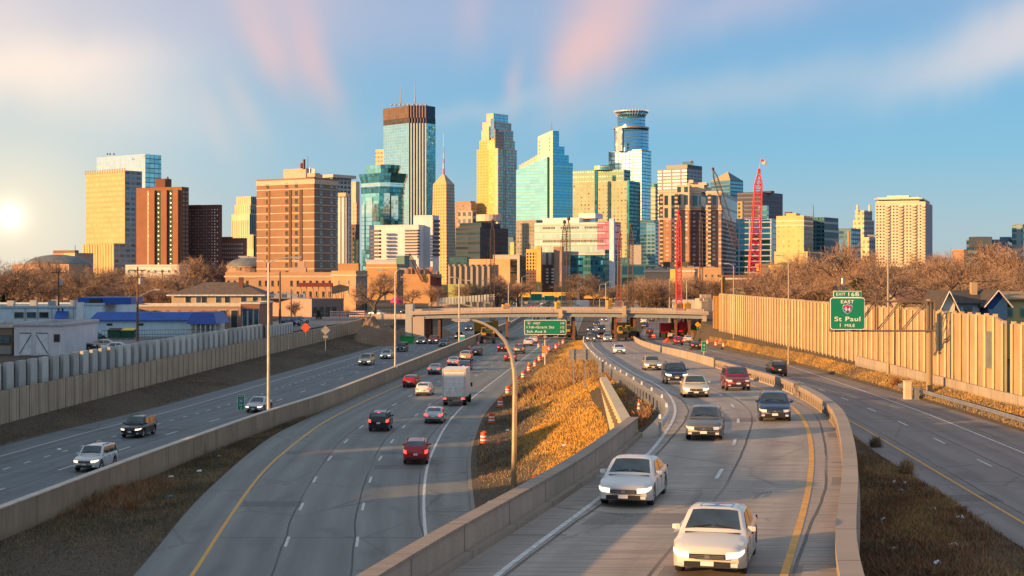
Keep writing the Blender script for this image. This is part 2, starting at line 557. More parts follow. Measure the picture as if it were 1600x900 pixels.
WL3 = curve([(-4.2, 20)] + px3([(770, 898), (877, 824), (945, 776), (1020, 706), (1055, 655), (1057, 637), (1045, 615), (1025, 600)])
   + [(11.9, 150), (12.5, 180), (13.2, 219), (14.1, 250), (15.1, 288), (16.9, 330), (21.8, 400), (31.2, 509), (47, 690), (70, 1000)], 5.0)
YR3 = curve([(2.6, 20)] + px3([(1222, 900), (1247, 837), (1265, 762), (1270, 725), (1266, 678), (1257, 655), (1235, 632), (1175, 602)])
   + [(20, 160), (19.6, 195), (20.1, 250), (21.5, 300), (24.6, 368), (28, 420), (38.5, 525), (55, 690), (78, 1000)], 5.0)
R3 = curve([(5.0, 20)] + px3([(1279, 900), (1302, 830), (1309, 762), (1307, 712)]) + [(17.0, 82), (18.8, 98), (20.4, 120), (21.6, 160),
   (22.3, 200), (23.4, 250), (24.6, 300), (27, 368), (30, 420), (40.5, 525), (57, 690), (80, 1000)], 5.0)
def px4(lst):
 return [on_profile(x, y, z4) for x, y in lst]
Y4 = curve([(19.6, 20)] + px4([(1600, 818), (1325, 655)]) + [(26.6, 150), (26.6, 200), (26.9, 250), (27.6, 300), (30.5, 356), (38, 430),
                                                             (47, 525), (64, 690), (88, 1000)])
W4 = curve([(27, 20)] + px4([(1600, 708), (1455, 649), (1227, 570)]) + [(34.7, 240), (34.8, 280), (35.6, 320), (38.2, 356), (46, 430),
                                                                       (55.5, 525), (73, 690), (97, 1000)])
S4L = lambda d: Y4(d) - (1.75 if d < 130 else max(0.9, 1.75 - (d - 130) * .03))
S4R = curve([(32, 20), (34.4, 70), (35.6, 100), (36.4, 135), (37.0, 180), (37.3, 240), (37.4, 280), (38.3, 320), (41, 356), (48.5, 430),
             (58, 525), (76, 690), (100, 1000)])
W2 = curve([(42.8, -40), (41.8, 80), (40.9, 122), (39.6, 195), (39.2, 283), (40.2, 330), (43.5, 356), (52, 430), (62, 525), (80, 690), (104, 1000)])
zb1 = profile([(-40, 1.1), (133, 1.1), (240, 1.2), (351, 1.6), (380, 1.8), (420, .6), (1200, .5)])
zb2 = profile([(-40, 3.5), (122, 3.6), (195, 4.2), (283, 3.9), (330, 3.2), (360, .4), (1200, .2)])
# ------------------------------------------------------------------ ground: one sheet of cross-sections out to the horizon
def cross_section(d):
 """list of (X, z) across the valley at depth d"""
 e2, l3, r3 = E2(d), L3(d), R3(d)
 zr = z3(d)
 s4 = S4L(d)
 r3o = r3 + 0.75
 fade = min(1.0, max(0.0, (d - 900) / 300.0))
 if d > 330:
  l3 = max(l3, e2 + .4)
 out = []
 wl = W1(d)
 out += [(-9000, 4.0), (-900, 4.0), (wl - 14, 4.0), (wl - .35, 3.9), (wl - .3, zb1(d) - .4)]
 lo = R1L(d)
 out += [(wl, zb1(d)), ((wl + lo) / 2, zb1(d) * .42), (lo - .2, .03), (lo, -.04)]
 out += [(M1(d), -.04), ((M1(d) + SH2(d)) / 2 + .01, -.03), (SH2(d) + .02, -.04), (e2 - .1, -.04)]
 h = max(0.0, zr - .25)
 hfull = h
 bl = min(1.0, max(0.0, (d - 48) / 22.0))
 h = h * bl * bl * (3 - 2 * bl)
 if 72 <= d <= 129:
  q = (129 - d) / 55.5
  xw = 7.5 + (6.0 - 7.5) * q
  hw = 5.35 + 1.05 * q - .75 - 2.6 * q
  for f_, hh in ((.0, .01), (.3, .16), (.62, .55), (1, 1)):
   out.append((e2 + (xw - .2 - e2) * f_, .02 + hw * hh))
  out.append((xw + .25, h * .95))
 else:
  for f_, hh in ((.0, .01), (.24, .14), (.5, .48), (.78, .88), (.88, .95)):
   out.append((e2 + (l3 - e2) * f_, .02 + h * hh if h > .05 else -.04))
 out.append((l3 - .3, h if h > .05 else -.04))
 # under the carriageway
 zc = hfull if d > 95 else max(2.4, hfull - 3.4 * min(1, (95 - d) / 25.0))
 out.append((l3 + 1.0, (h if h > .05 else -.04) - .12))
 out.append((r3 - .6, (zc if h > .05 else -.04) - .12))
 z4h = z4(d) - .05
 rg = min(zc - .12, max(z4h - .1, zc - .5)) if h > .05 else -.04
 if d <= 95:
  rg = 2.7
 out.append((r3o, rg))
 mid = (r3o + s4) / 2
 out.append((mid, (rg + z4h) / 2 + (.12 if s4 - r3o > 1.5 else 0)))
 out.append((s4, z4h))
 out.append((S4R(d), z4h))
 w2 = W2(d)
 out += [(S4R(d) + .2, z4h + .06), ((S4R(d) + w2) / 2, (z4h + zb2(d)) / 2 + .1), (w2, zb2(d)), (w2 + .3, zb2(d) - .4), (w2 + .35, 4.0), (w2 + 12, 4.0), (900, 4.0), (9000, 4.0)]
 for i in range(1, len(out)):
  if out[i][0] <= out[i - 1][0]:
   out[i] = (out[i - 1][0] + .02, out[i][1])
 if fade > 0:
  out = [(x, z * (1 - fade) + 4.0 * fade) for x, z in out]
 return out
M_GROUND = soil_mat('roadside_earth', (.055, .042, .030), (.085, .066, .042), (.11, .085, .05))
M_EMB = None
stations = list(np.arange(-60, 420, 3.0)) + [430, 450, 480, 520, 560, 620, 700, 800, 900, 1000, 1100, 1200, 1600, 3000, 9000, 20000]
mb = MB()
rings = [[(x, d, z) for x, z in cross_section(min(d, 1100) if d > 1100 else d)] for d in stations]
for r_, d in zip(rings, stations):
 if d > 1100:
  for i, p in enumerate(r_):
   r_[i] = (p[0], d, 4.0)
mb.loft([r_ for r_ in rings])
mb.f = [tuple(f) for f in mb.f]
struct(mb.build('ground', M_GROUND))
def surf_height(X, d):
 cs = cross_section(d)
 return float(np.interp(X, [c[0] for c in cs], [c[1] for c in cs]))
def ribbon(name, fl, fr, prof, d0, d1, mat, dz=0.0, step=3.0, parent=None, nlat=1, kind='structure'):
 m_ = MB()
 ds = np.arange(d0, d1 + .01, step)
 rings, uvs = [], []
 for d in ds:
  a, b = fl(d), fr(d)
  if b < a + .02:
   b = a + .02
  z = prof(d) + dz
  rings.append([(a + (b - a) * i / nlat, d, z) for i in range(nlat + 1)])
  uvs.append([((b - a) * i / nlat, d) for i in range(nlat + 1)])
 m_.loft(rings, uvs=uvs)
 return struct(m_.build(name, mat, parent), kind)
M_RD1 = road_mat('left_carriageway_surface', (.120, .140, .150), off=.4, seed=1.0)
M_RD2 = road_mat('middle_carriageway_surface', (.165, .178, .172), off=2.9, seed=5.0, cross=.45)
M_RD3 = road_mat('ramp_surface', (.34, .29, .25), off=1.9, seed=9.0, cross=.15, streak=.55)
M_RD4 = road_mat('right_carriageway_surface', (.18, .165, .16), off=2.6, seed=13.0)
M_SHO = road_mat('shoulder_surface', (.185, .195, .18), lane=30, off=9, seed=17.0, cross=.1)
ribbon('road', R1L, lambda d: M1(d) - .5, zero, -20, 1000, M_RD1)
ribbon('road', SH2, E2, zero, -20, 1000, M_RD2, .004)
# the deck of the ramp is a thick slab
ribbon('road', lambda d: L3(d) + .0, lambda d: R3(d) + (.42 if d < 107 else .2), z3, -20, 1000, M_RD3, .01)
ribbon('road', S4L, S4R, z4, -20, 1000, M_RD4)
def line(name, f, prof, d0, d1, w, mat, dz, dash=None, phase=0.0):
 m_ = MB()
 segs = []
 if dash:
  on, per = dash
  d = d0 + phase
  while d < d1:
   segs.append((d, d + on))
   d += per
 else:
  segs.append((d0, d1))
 for a, b in segs:
  ds = np.linspace(a, b, max(2, int((b - a) / 3.0) + 1))
  m_.loft([[(f(d) - w / 2, d, prof(d) + dz), (f(d) + w / 2, d, prof(d) + dz)] for d in ds])
 return struct(m_.build(name, mat))
# painted lines
line('road_marking', lambda d: M1(d) - 3.2, zero, -20, 900, .15, M_YEL, .008)
line('road_marking', lambda d: M1(d) - 7.5, zero, 20, 900, .16, M_WHT, .008, (3.0, 12.2), 4)
line('road_marking', lambda d: M1(d) - 11.6, zero, 20, 900, .16, M_WHT, .008, (1.2, 3.7), 1)
line('road_marking', lambda d: M1(d) - 15.2, zero, -20, 900, .15, M_WHT, .008)
line('road_marking', Y2, zero, -20, 900, .20, M_YEL, .012)
line('road_marking', lambda d: Y2(d) + (WR2(d) - Y2(d)) * .345, zero, 0, 900, .16, M_WHT, .012, (3.0, 12.2), 5.2)
line('road_marking', lambda d: Y2(d) + (WR2(d) - Y2(d)) * .675, zero, 0, 900, .16, M_WHT, .012, (3.0, 12.2), 5.2)
line('road_marking', WR2, zero, -20, 900, .18, M_WHT, .012)
line('road_marking', WL3, z3, -20, 900, .17, M_WHT, .022)
line('road_marking', YR3, z3, -20, 900, .22, M_YEL, .022)
line('road_marking', lambda d: (YR3(d) + WL3(d)) / 2, z3, 0, 900, .15, M_WHT, .022, (3.0, 12.2), 9.0)
line('road_marking', Y4, z4, -20, 900, .15, M_YEL, .008)
line('road_marking', lambda d: Y4(d) + (W4(d) - Y4(d)) * .5, z4, 0, 900, .15, M_WHT, .008, (3.5, 12.2), 2.4)
line('road_marking', W4, z4, -20, 900, .15, M_WHT, .008)
# kerb where the grass meets the middle carriageway
mk = MB()
M_KERB = concrete('kerb_concrete', (.30, .28, .25), 3.0)
for f_, d0, d1 in ((lambda d: E2(d), 20, 330), ):
 ds = np.arange(d0, d1, 3.0)
 mk.loft([[(f_(d) - .12, d, 0), (f_(d) - .12, d, .08), (f_(d) + .12, d, .09), (f_(d) + .12, d, 0)] for d in ds],
   uvs=[[(d, 0), (d, .1), (d, .2), (d, .3)] for d in ds])
struct(mk.build('kerb', M_KERB))
# ------------------------------------------------------------------ barriers and walls that follow the roads
def wall_strip(f, zb, zt, d0, d1, wid, name, mat, step=3.0, parent=None, toe=0.0, label=None, cat='wall', both=True, shape=None):
 """vertical wall along a curve: f(d) centre, zb/zt heights"""
 m_ = MB()
 ds = np.arange(d0, d1 + .01, step)
 rings, uvs = [], []
 for d in ds:
  x, a, b = f(d), zb(d), zt(d)
  h = b - a
  if shape:
   sec = [(x + sx * wid / 2, a + sz * h) for sx, sz in shape]
  else:
   sec = [(x - wid / 2 - toe, a), (x - wid / 2, b), (x + wid / 2, b), (x + wid / 2 + toe, a)]
  rings.append([(sx, d, sz) for sx, sz in sec])
  uvs.append([(d, 0 if i in (0, len(sec) - 1) else h) for i in range(len(sec))])
 m_.loft(rings, uvs=uvs, cap0=True, cap1=True)
 o = m_.build(name, mat, parent)
 if label:
  tag(o, label, cat)
 return o
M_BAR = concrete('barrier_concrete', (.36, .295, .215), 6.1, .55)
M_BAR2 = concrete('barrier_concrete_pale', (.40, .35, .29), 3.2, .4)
M_PAR = concrete('parapet_concrete', (.42, .35, .285), 4.6, .4)
M_LEDGE = plain('barrier_cap', (.50, .45, .38), .8)
JER = [(-1.7, 0), (-1.6, .12), (-.75, .38), (-.5, 1), (.5, 1), (.75, .38), (1.6, .12), (1.7, 0)]
med = thing('median_barrier', 'tall brown concrete median wall between the two left carriageways with pale capping', 'barrier', (M1(60), 60, 0))
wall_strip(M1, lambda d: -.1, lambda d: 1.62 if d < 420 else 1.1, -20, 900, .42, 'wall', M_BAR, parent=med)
wall_strip(M1, lambda d: (1.62 if d < 420 else 1.1) + .002, lambda d: (1.62 if d < 420 else 1.1) + .07, -20, 900, .5, 'coping', M_LEDGE, parent=med)
# left retaining wall with noise panels on top
M_RET = concrete('retaining_concrete', (.44, .37, .27), 1.25, .45)
M_PANEL = vary(concrete('noise_panel_concrete', (.52, .56, .55), 0, .45), .4)
M_PLANK = plain('weathered_planks', (.07, .065, .05), .9, var=.5, scale=2)
rw = thing('retaining_wall', 'long tan concrete retaining wall of narrow panels below the noise wall on the left', 'wall', (W1(100), 100, 1))
zt1 = lambda d: 3.9 if d < 300 else 3.9 + min(.5, (d - 300) * .01)
wall_strip(W1, lambda d: zb1(d) - .5, zt1, -40, 386, .4, 'wall', M_RET, parent=rw)
# fins of the panel joints
mf = MB()
d = -38.0
while d < 384:
 mf.box((W1(d) + .22, d, (zb1(d) + zt1(d)) / 2), (.05, .12, zt1(d) - zb1(d) + .1))
 d += 2.5
mf.build('joint_strip', M_RET, rw)
nw = thing('noise_wall', 'left noise wall of pale vertical panels with dark plank gaps, beside the blue roofed shop', 'noise wall', (W1(100), 100, 4))
m_pl = MB()
d = -38.0
while d < 246:
 a, b = (W1(d) - .25, d), (W1(d + 3) - .25, d + 3)
 m_pl.prism([(a[0] - .1, a[1]), (a[0], a[1]), (b[0], b[1]), (b[0] - .1, b[1])], 3.9, 6.0, 0)
 d += 3.0
m_pl.build('plank_panel', M_PLANK, nw)
npan = 0
d = -38.0
more = MB()
pm = MB()
pm.box((0, 0, 1.17), (.34, 1.75, 2.34))
pme = pm.mesh('panel', M_PANEL)
d = 243.0
while d > -38:
 if npan < 98:
  o = bpy.data.objects.new('panel', pme)
  o.location = (W1(d) - .06, d, 3.92)
  o.rotation_euler = (0, 0, -math.atan((W1(d + 1) - W1(d - 1)) / 2.0))
  link(o, nw)
  npan += 1
 d -= 3.0
# lower run of the same panels further on
nw2 = thing('noise_wall', 'short lower run of greenish noise panels at the far end of the left wall', 'noise wall', (W1(256), 256, 4))
mm = MB()
d = 248.0
while d < 268:
 mm.box((W1(d) - .06, d, 4.9), (.3, 1.7, 1.9))
 d += 2.1
mm.build('panel', M_PANEL, nw2)
mm = MB()
mm.box((W1(258) - .2, 258, 4.8), (.1, 22, 1.7), rz=-math.atan((W1(268) - W1(248)) / 20.0))
mm.build('plank_panel', M_PLANK, nw2)
# right noise wall, lit by the sun: tall ribbed concrete panels
M_RNW = concrete('ribbed_wall_concrete', (.44, .33, .20), 0, .5)
M_RNP = concrete('wall_post_concrete', (.54, .42, .26), 0, .3)
vary(M_RNP, .4)
def zt2(d):
 return 10.65 if d > 127 else 10.15
rn = thing('noise_wall', 'tall sunlit tan noise wall of ribbed panels behind the green exit sign', 'noise wall', (W2(150), 150, 4))
wall_strip(W2, lambda d: zb2(d) - .5, lambda d: zt2(d) - .15, 127, 290, .3, 'panel_wall', M_RNW, parent=rn)
wall_strip(W2, lambda d: zb2(d) - .5, lambda d: zt2(d) - .15, -40, 126.9, .3, 'panel_wall', M_RNW, parent=rn)
pmb = MB()
pmb.box((.02, 0, 3.4), (.36, .20, 6.8))
pmb.prism([(-.26, -.07), (-.15, -.18), (-.15, .18), (-.26, .07)], 0, 6.6)
p_me = pmb.mesh('post', M_RNP)
d, k = 289.0, 0
while d > 62 and k < 99:
 o = bpy.data.objects.new('post', p_me)
 o.location = (W2(d) - .12, d, zb2(d) - .3)
 o.scale = (1, 1, (zt2(d) - zb2(d) + .3) / 6.8)
 link(o, rn)
 k += 1
 d -= 2.25
# concrete footing rail in front of the wall
wall_strip(lambda d: W2(d) - .75, lambda d: zb2(d) - .4, lambda d: zb2(d) + .75, -20, 176, .25, 'low_barrier', M_BAR2, label='low sunlit concrete barrier along the foot of the right noise wall', cat='barrier')
mm = MB()
mm.box((W2(130) - .2, 130.6, zb2(130) + 3.9), (.18, 1.7, 3.1))
mm.build('patch_panel', plain('grey_patch', (.16, .17, .19), .8), rn)
# end of the wall at the bridge
mm = MB()
for dd, hh in ((293, 6.2), (297, 6.3)):
 mm.box((W2(290) + .3, dd, zb2(290) + hh / 2), (1.5, 1.1, hh))
tag(mm.build('wall_pier', plain('orange_timber', (.42, .22, .06), .8)), 'orange timber pier at the far end of the right noise wall', 'pier')
# ------------------------------------------------------------------ ramp structure
rp = thing('ramp_parapet', 'concrete parapet curving along the left side of the near ramp', 'barrier', (0, 50, 6.2))
ph = lambda d: z3(d) + .86
LPAR = lambda d: L3(d) - .22
wall_strip(LPAR, lambda d: z3(d) - 1.4, ph, -20, 74.5, .40, 'wall', M_PAR, 1.5, rp)
wall_strip(LPAR, lambda d: ph(d) + .002, lambda d: ph(d) + .09, -20, 74.5, .5, 'coping', M_PAR, 1.5, rp)
wall_strip(lambda d: L3(d) + .1, lambda d: z3(d) - .1, lambda d: z3(d) + .2, -20, 74.5, .22, 'kerb', M_PAR, 1.5, rp)
rr = thing('ramp_parapet', 'sunlit broad topped concrete parapet along the right side of the near ramp', 'barrier', (14, 60, 6.2))
RPAR = lambda d: R3(d) + .48
wall_strip(RPAR, lambda d: z3(d) + .50, lambda d: z3(d) + .80, -20, 107, .56, 'rail', M_PAR, 1.5, rr)
wall_strip(lambda d: RPAR(d) + .05, lambda d: z3(d) - .75, lambda d: z3(d) + .06, -20, 107, .60, 'edge_beam', M_PAR, 1.5, rr)
wall_strip(lambda d: RPAR(d) + .02, lambda d: z3(d) - .2, lambda d: z3(d) + .52, -20, 107, .12, 'backing', M_PAR, 1.5, rr)
pmb = MB()
pmb.box((0, 0, .28), (.5, .34, .56))
rpm = pmb.mesh('baluster', M_PAR)
d = 106.0
k = 0
while d > -12 and k < 98:
 o = bpy.data.objects.new('baluster', rpm)
 o.location = (RPAR(d), d, z3(d) - .02)
 o.rotation_euler = (0, 0, -math.atan((RPAR(d + 1) - RPAR(d - 1)) / 2.0))
 link(o, rr)
 d -= 1.5
 k += 1
# side wall carrying the ramp on its right
wall_strip(lambda d: R3(d) + .55, lambda d: 2.0, lambda d: z3(d) - .2, -20, 98, .35, 'retaining_wall', M_BAR, 2.0, label='shaded concrete side wall that carries the ramp above the dark grass slope', cat='wall')
# orange lit railing between 107 and 165, then plain concrete barrier
rg_ = thing('ramp_railing', 'yellowish concrete railing with a row of openings between the ramp and the right carriageway', 'barrier', (RPAR(140), 140, 5))
wall_strip(RPAR, lambda d: z3(d) + .46, lambda d: z3(d) + .84, 108, 166, .42, 'rail', M_PAR, 2, rg_)
wall_strip(RPAR, lambda d: z3(d) - .5, lambda d: z3(d) + .14, 108, 166, .5, 'kerb', M_PAR, 2, rg_)
pmb = MB()
pmb.box((0, 0, .3), (.36, .5, .6))
rpm = pmb.mesh('baluster', M_PAR)
d = 165.6
while d > 108:
 o = bpy.data.objects.new('baluster', rpm)
 o.location = (RPAR(d), d, z3(d) - .05)
 link(o, rg_)
 d -= 1.6
wall_strip(lambda d: RPAR(d) - .1, lambda d: z3(d) - .5, lambda d: z3(d) + 1.0, 168, 330, .2, 'concrete_barrier', M_BAR2, shape=JER,
           label='row of pale concrete barrier blocks between the ramp and the right carriageway near the bridge', cat='barrier')
# steel guard rail builder
def guard_rail(f, prof, d0, d1, label, side=1, hgt=.78, step=1.9, bright=False):
 g = thing('guard_rail', label, 'guard rail', (f(d0), d0, prof(d0)))
 m_ = MB()
 ds = np.arange(d0, d1 + .01, 1.5)
 sec = [(0, 0), (.07, .05), (.07, .12), (.01, .17), (.07, .22), (.07, .29), (0, .34)]
 m_.loft([[(f(d) + side * sx, d, prof(d) + hgt - .34 + sz) for sx, sz in sec] for d in ds])
 m_.build('rail', M_GALV, g)
 pb = MB()
 pb.box((0, 0, hgt / 2 - .2), (.14, .16, hgt + .3))
 pme = pb.mesh('post', M_GALV)
 rb = MB()
 rb.box((0, 0, .1), (.10, .12, .2))
 rme = rb.mesh('reflector', plain('reflector_white', (.85, .85, .85), .4))
 d, k = d0 + .5, 0
 while d < d1 and k < 99:
  o = bpy.data.objects.new('post', pme)
  o.location = (f(d) - side * .1, d, prof(d))
  link(o, g)
  if k % 3 == 0 and bright:
   o2 = bpy.data.objects.new('reflector', rme)
   o2.location = (f(d) - side * .1, d, prof(d) + hgt + .06)
   link(o2, g)
  d += step
  k += 1
 return g
GL = curve([(7.2, 74), (8.3, 80), (9.0, 90), (9.0, 104), (9.15, 122), (9.4, 150), (9.9, 180), (11.0, 219), (12.2, 250), (13.4, 288), (15, 320), (16.2, 340)], 4.0)
guard_rail(lambda d: max(GL(d), LPAR(74)) if d < 78 else GL(d), z3, 74, 332, 'steel guard rail with white reflectors along the left edge of the ramp', 1, .8, 2.6, True)
guard_rail(lambda d: S4R(d) + .55, z4, 20, 148, 'shining steel guard rail beside the right carriageway below the noise wall', -1, .82, 1.95, False)
# yellow lit retaining wall below the ramp edge (with bays)
M_YW = concrete('sunlit_wing_wall', (.55, .46, .30), 0, .25)
ww = thing('wing_wall', 'sunlit yellow concrete wing wall with a row of bays beside the grass embankment', 'wall', (7.0, 95, 3.5))
pa = ground_at(940, 592, 5.2)
pb_ = (LPAR(73.5) - .1, 73.5)
n = 20
rings = []
for i in range(n + 1):
 f_ = i / n
 X = pa[0] + (pb_[0] - pa[0]) * f_
 D = pa[1] + (pb_[1] - pa[1]) * f_
 zt = 5.35 + (6.4 - 5.35) * f_
 zb_ = zt - .9 - 2.6 * f_
 rings.append([(X - .15, D, zb_), (X - .15, D, zt), (X + .45, D, zt), (X + .45, D, zb_)])
mm = MB()
mm.loft(rings, uvs=[[(i, 0), (i, 3), (i, 3.3), (i, 6)] for i in range(n + 1)], cap0=True, cap1=True)
mm.build('wall', M_YW, ww)
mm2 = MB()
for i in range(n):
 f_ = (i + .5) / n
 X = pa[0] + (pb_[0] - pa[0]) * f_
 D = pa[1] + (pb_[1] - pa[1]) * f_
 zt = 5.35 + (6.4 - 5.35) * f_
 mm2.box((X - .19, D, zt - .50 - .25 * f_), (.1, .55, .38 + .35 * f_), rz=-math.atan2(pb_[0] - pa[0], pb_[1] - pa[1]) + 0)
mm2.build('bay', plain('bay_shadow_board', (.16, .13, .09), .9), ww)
# ------------------------------------------------------------------ buildings
def fac(name, wall, glass, cw, ch, fw, fh, metal=.85, rough=.12, var=.35, tilt=.02, wrough=.8, dark=.0, uo=0.0, vo=0.0):
 """procedural facade: bays cw wide and storeys ch high (metres, from uv), each pane a little different"""
 if name in MATS:
  return MATS[name]
 wall = tuple(c * .84 for c in wall)
 m, t, b = principled(name)
 uv = t.n('ShaderNodeUVMap').outputs[0]
 u, v, _ = t.sep(uv)
 cu, cv = t.m('DIVIDE', t.m('ADD', u, uo), cw), t.m('DIVIDE', t.m('ADD', v, vo), ch)
 au = t.m('ABSOLUTE', t.m('SUBTRACT', t.m('FRACT', cu), .5))
 av = t.m('ABSOLUTE', t.m('SUBTRACT', t.m('FRACT', cv), .5))
 win = t.m('MULTIPLY', t.m('LESS_THAN', au, fw / 2), t.m('LESS_THAN', av, fh / 2))
 wn = t.n('ShaderNodeTexWhiteNoise', noise_dimensions='2D')
 t.put(wn.inputs['Vector'], t.comb(t.m('FLOOR', cu), t.m('FLOOR', cv)))
 r1 = wn.outputs['Value']
 gc = t.mix(r1, tuple(c * (1 - var) for c in glass), tuple(min(1, c * (1 + var)) for c in glass))
 if dark:
  gc = t.mix(t.m('LESS_THAN', r1, dark), gc, tuple(c * .25 for c in glass))
 n1 = t.noise(uv, .05, 4, .6)
 wc = t.mix(t.rng(n1, .3, .7), tuple(c * .86 for c in wall), tuple(min(1, c * 1.1) for c in wall))
 t.put(b.inputs['Base Color'], t.mix(win, wc, gc))
 t.put(b.inputs['Metallic'], t.m('MULTIPLY', win, metal))
 t.put(b.inputs['Roughness'], t.rng(win, 0, 1, wrough, rough))
 geo = t.n('ShaderNodeNewGeometry')
 vm = t.n('ShaderNodeVectorMath', operation='SUBTRACT')
 t.put(vm.inputs[0], wn.outputs['Color'])
 vm.inputs[1].default_value = (.5, .5, .5)
 big = t.n('ShaderNodeTexNoise')
 t.put(big.inputs['Vector'], uv)
 big.inputs['Scale'].default_value = .035
 vb = t.n('ShaderNodeVectorMath', operation='SUBTRACT')
 t.put(vb.inputs[0], big.outputs['Color'])
 vb.inputs[1].default_value = (.5, .5, .5)
 v1 = t.n('ShaderNodeVectorMath', operation='ADD')
 t.put(v1.inputs[0], vm.outputs[0])
 t.put(v1.inputs[1], vb.outputs[0])
 sc = t.n('ShaderNodeVectorMath', operation='SCALE')
 t.put(sc.inputs[0], v1.outputs[0])
 t.put(sc.inputs['Scale'], t.m('MULTIPLY', win, tilt * 2))
 ad = t.n('ShaderNodeVectorMath', operation='ADD')
 t.put(ad.inputs[0], geo.outputs['Normal'])
 t.put(ad.inputs[1], sc.outputs[0])
 no = t.n('ShaderNodeVectorMath', operation='NORMALIZE')
 t.put(no.inputs[0], ad.outputs[0])
 t.put(b.inputs['Normal'], no.outputs[0])
 MATS[name] = m
 return m
def brick(name, rgb, rough=.9):
 if name in MATS:
  return MATS[name]
 rgb = tuple(c * .84 for c in rgb)
 m, t, b = principled(name)
 uv = t.n('ShaderNodeUVMap').outputs[0]
 n1 = t.noise(uv, .12, 4, .6)
 n2 = t.noise(uv, 3.0, 4, .7)
 k = t.m('ADD', t.m('MULTIPLY', t.rng(n1, .3, .7), .55), t.m('MULTIPLY', n2, .45))
 t.put(b.inputs['Base Color'], t.mix(k, tuple(c * .75 for c in rgb), tuple(min(1, c * 1.2) for c in rgb)))
 b.inputs['Roughness'].default_value = rough
 MATS[name] = m
 return m
def zy(y, d):
 return CH + (HY - y) * d / F
def foot(xl, xc, xr, d, th, back=None):
 P = ((xc - 800) / F * d, d)
 u, v = (-math.cos(th), math.sin(th)), (math.sin(th), math.cos(th))
 kl, kr = (xl - 800) / F, (xr - 800) / F
 a = (kl * d - P[0]) / (u[0] - kl * u[1])
 b = (kr * d - P[0]) / (v[0] - kr * v[1]) if xr > xc else 20.0
 if back and xr <= xc:
  b = back
 a = max(a, .5)
 return [P, (P[0] + v[0] * b, P[1] + v[1] * b), (P[0] + v[0] * b + u[0] * a, P[1] + v[1] * b + u[1] * a), (P[0] + u[0] * a, P[1] + u[1] * a)]
M_ROOF = plain('roof_membrane', (.20, .19, .18), .9)
M_PANE = plain('window_glass', (.045, .055, .06), .12, .3, var=.5, scale=.3)
M_PANE2 = plain('window_glass_blue', (.10, .16, .20), .1, .6, var=.6, scale=.3)
M_PANE3 = plain('window_glass_pale', (.42, .50, .58), .2, .4, var=.6, scale=.3)
M_FRAME_W = plain('pale_window_frame', (.55, .52, .46), .6)
M_FRAME_D = plain('dark_window_frame', (.09, .08, .075), .6)
WIN_ME = {}
def win_mesh(w, h, mf_, mg, mull, sill=True):
 key = (round(w, 2), round(h, 2), mf_.name, mg.name, mull, sill)
 if key in WIN_ME:
  return WIN_ME[key]
 m_ = MB()
 t_ = .07 * min(w, h) + .03
 # local: x along the wall, y outward is negative, z up
 m_.box((0, -.03, h / 2 - t_ / 2), (w, .14, t_))
 m_.box((0, -.03, -h / 2 + t_ / 2), (w, .14, t_))
 m_.box((-w / 2 + t_ / 2, -.03, 0), (t_, .14, h - 2 * t_))
 m_.box((w / 2 - t_ / 2, -.03, 0), (t_, .14, h - 2 * t_))
 for i in range(mull):
  m_.box((-w / 2 + w * (i + 1) / (mull + 1), -.03, 0), (t_ * .7, .12, h - 2 * t_))
 if sill:
  m_.box((0, -.08, -h / 2 - .07), (w + .2, .3, .14))
 m_.quad([(-w / 2 + t_, -.02, -h / 2 + t_), (w / 2 - t_, -.02, -h / 2 + t_), (w / 2 - t_, -.02, h / 2 - t_), (-w / 2 + t_, -.02, h / 2 - t_)], 1)
 WIN_ME[key] = m_.mesh('window', [mf_, mg])
 return WIN_ME[key]
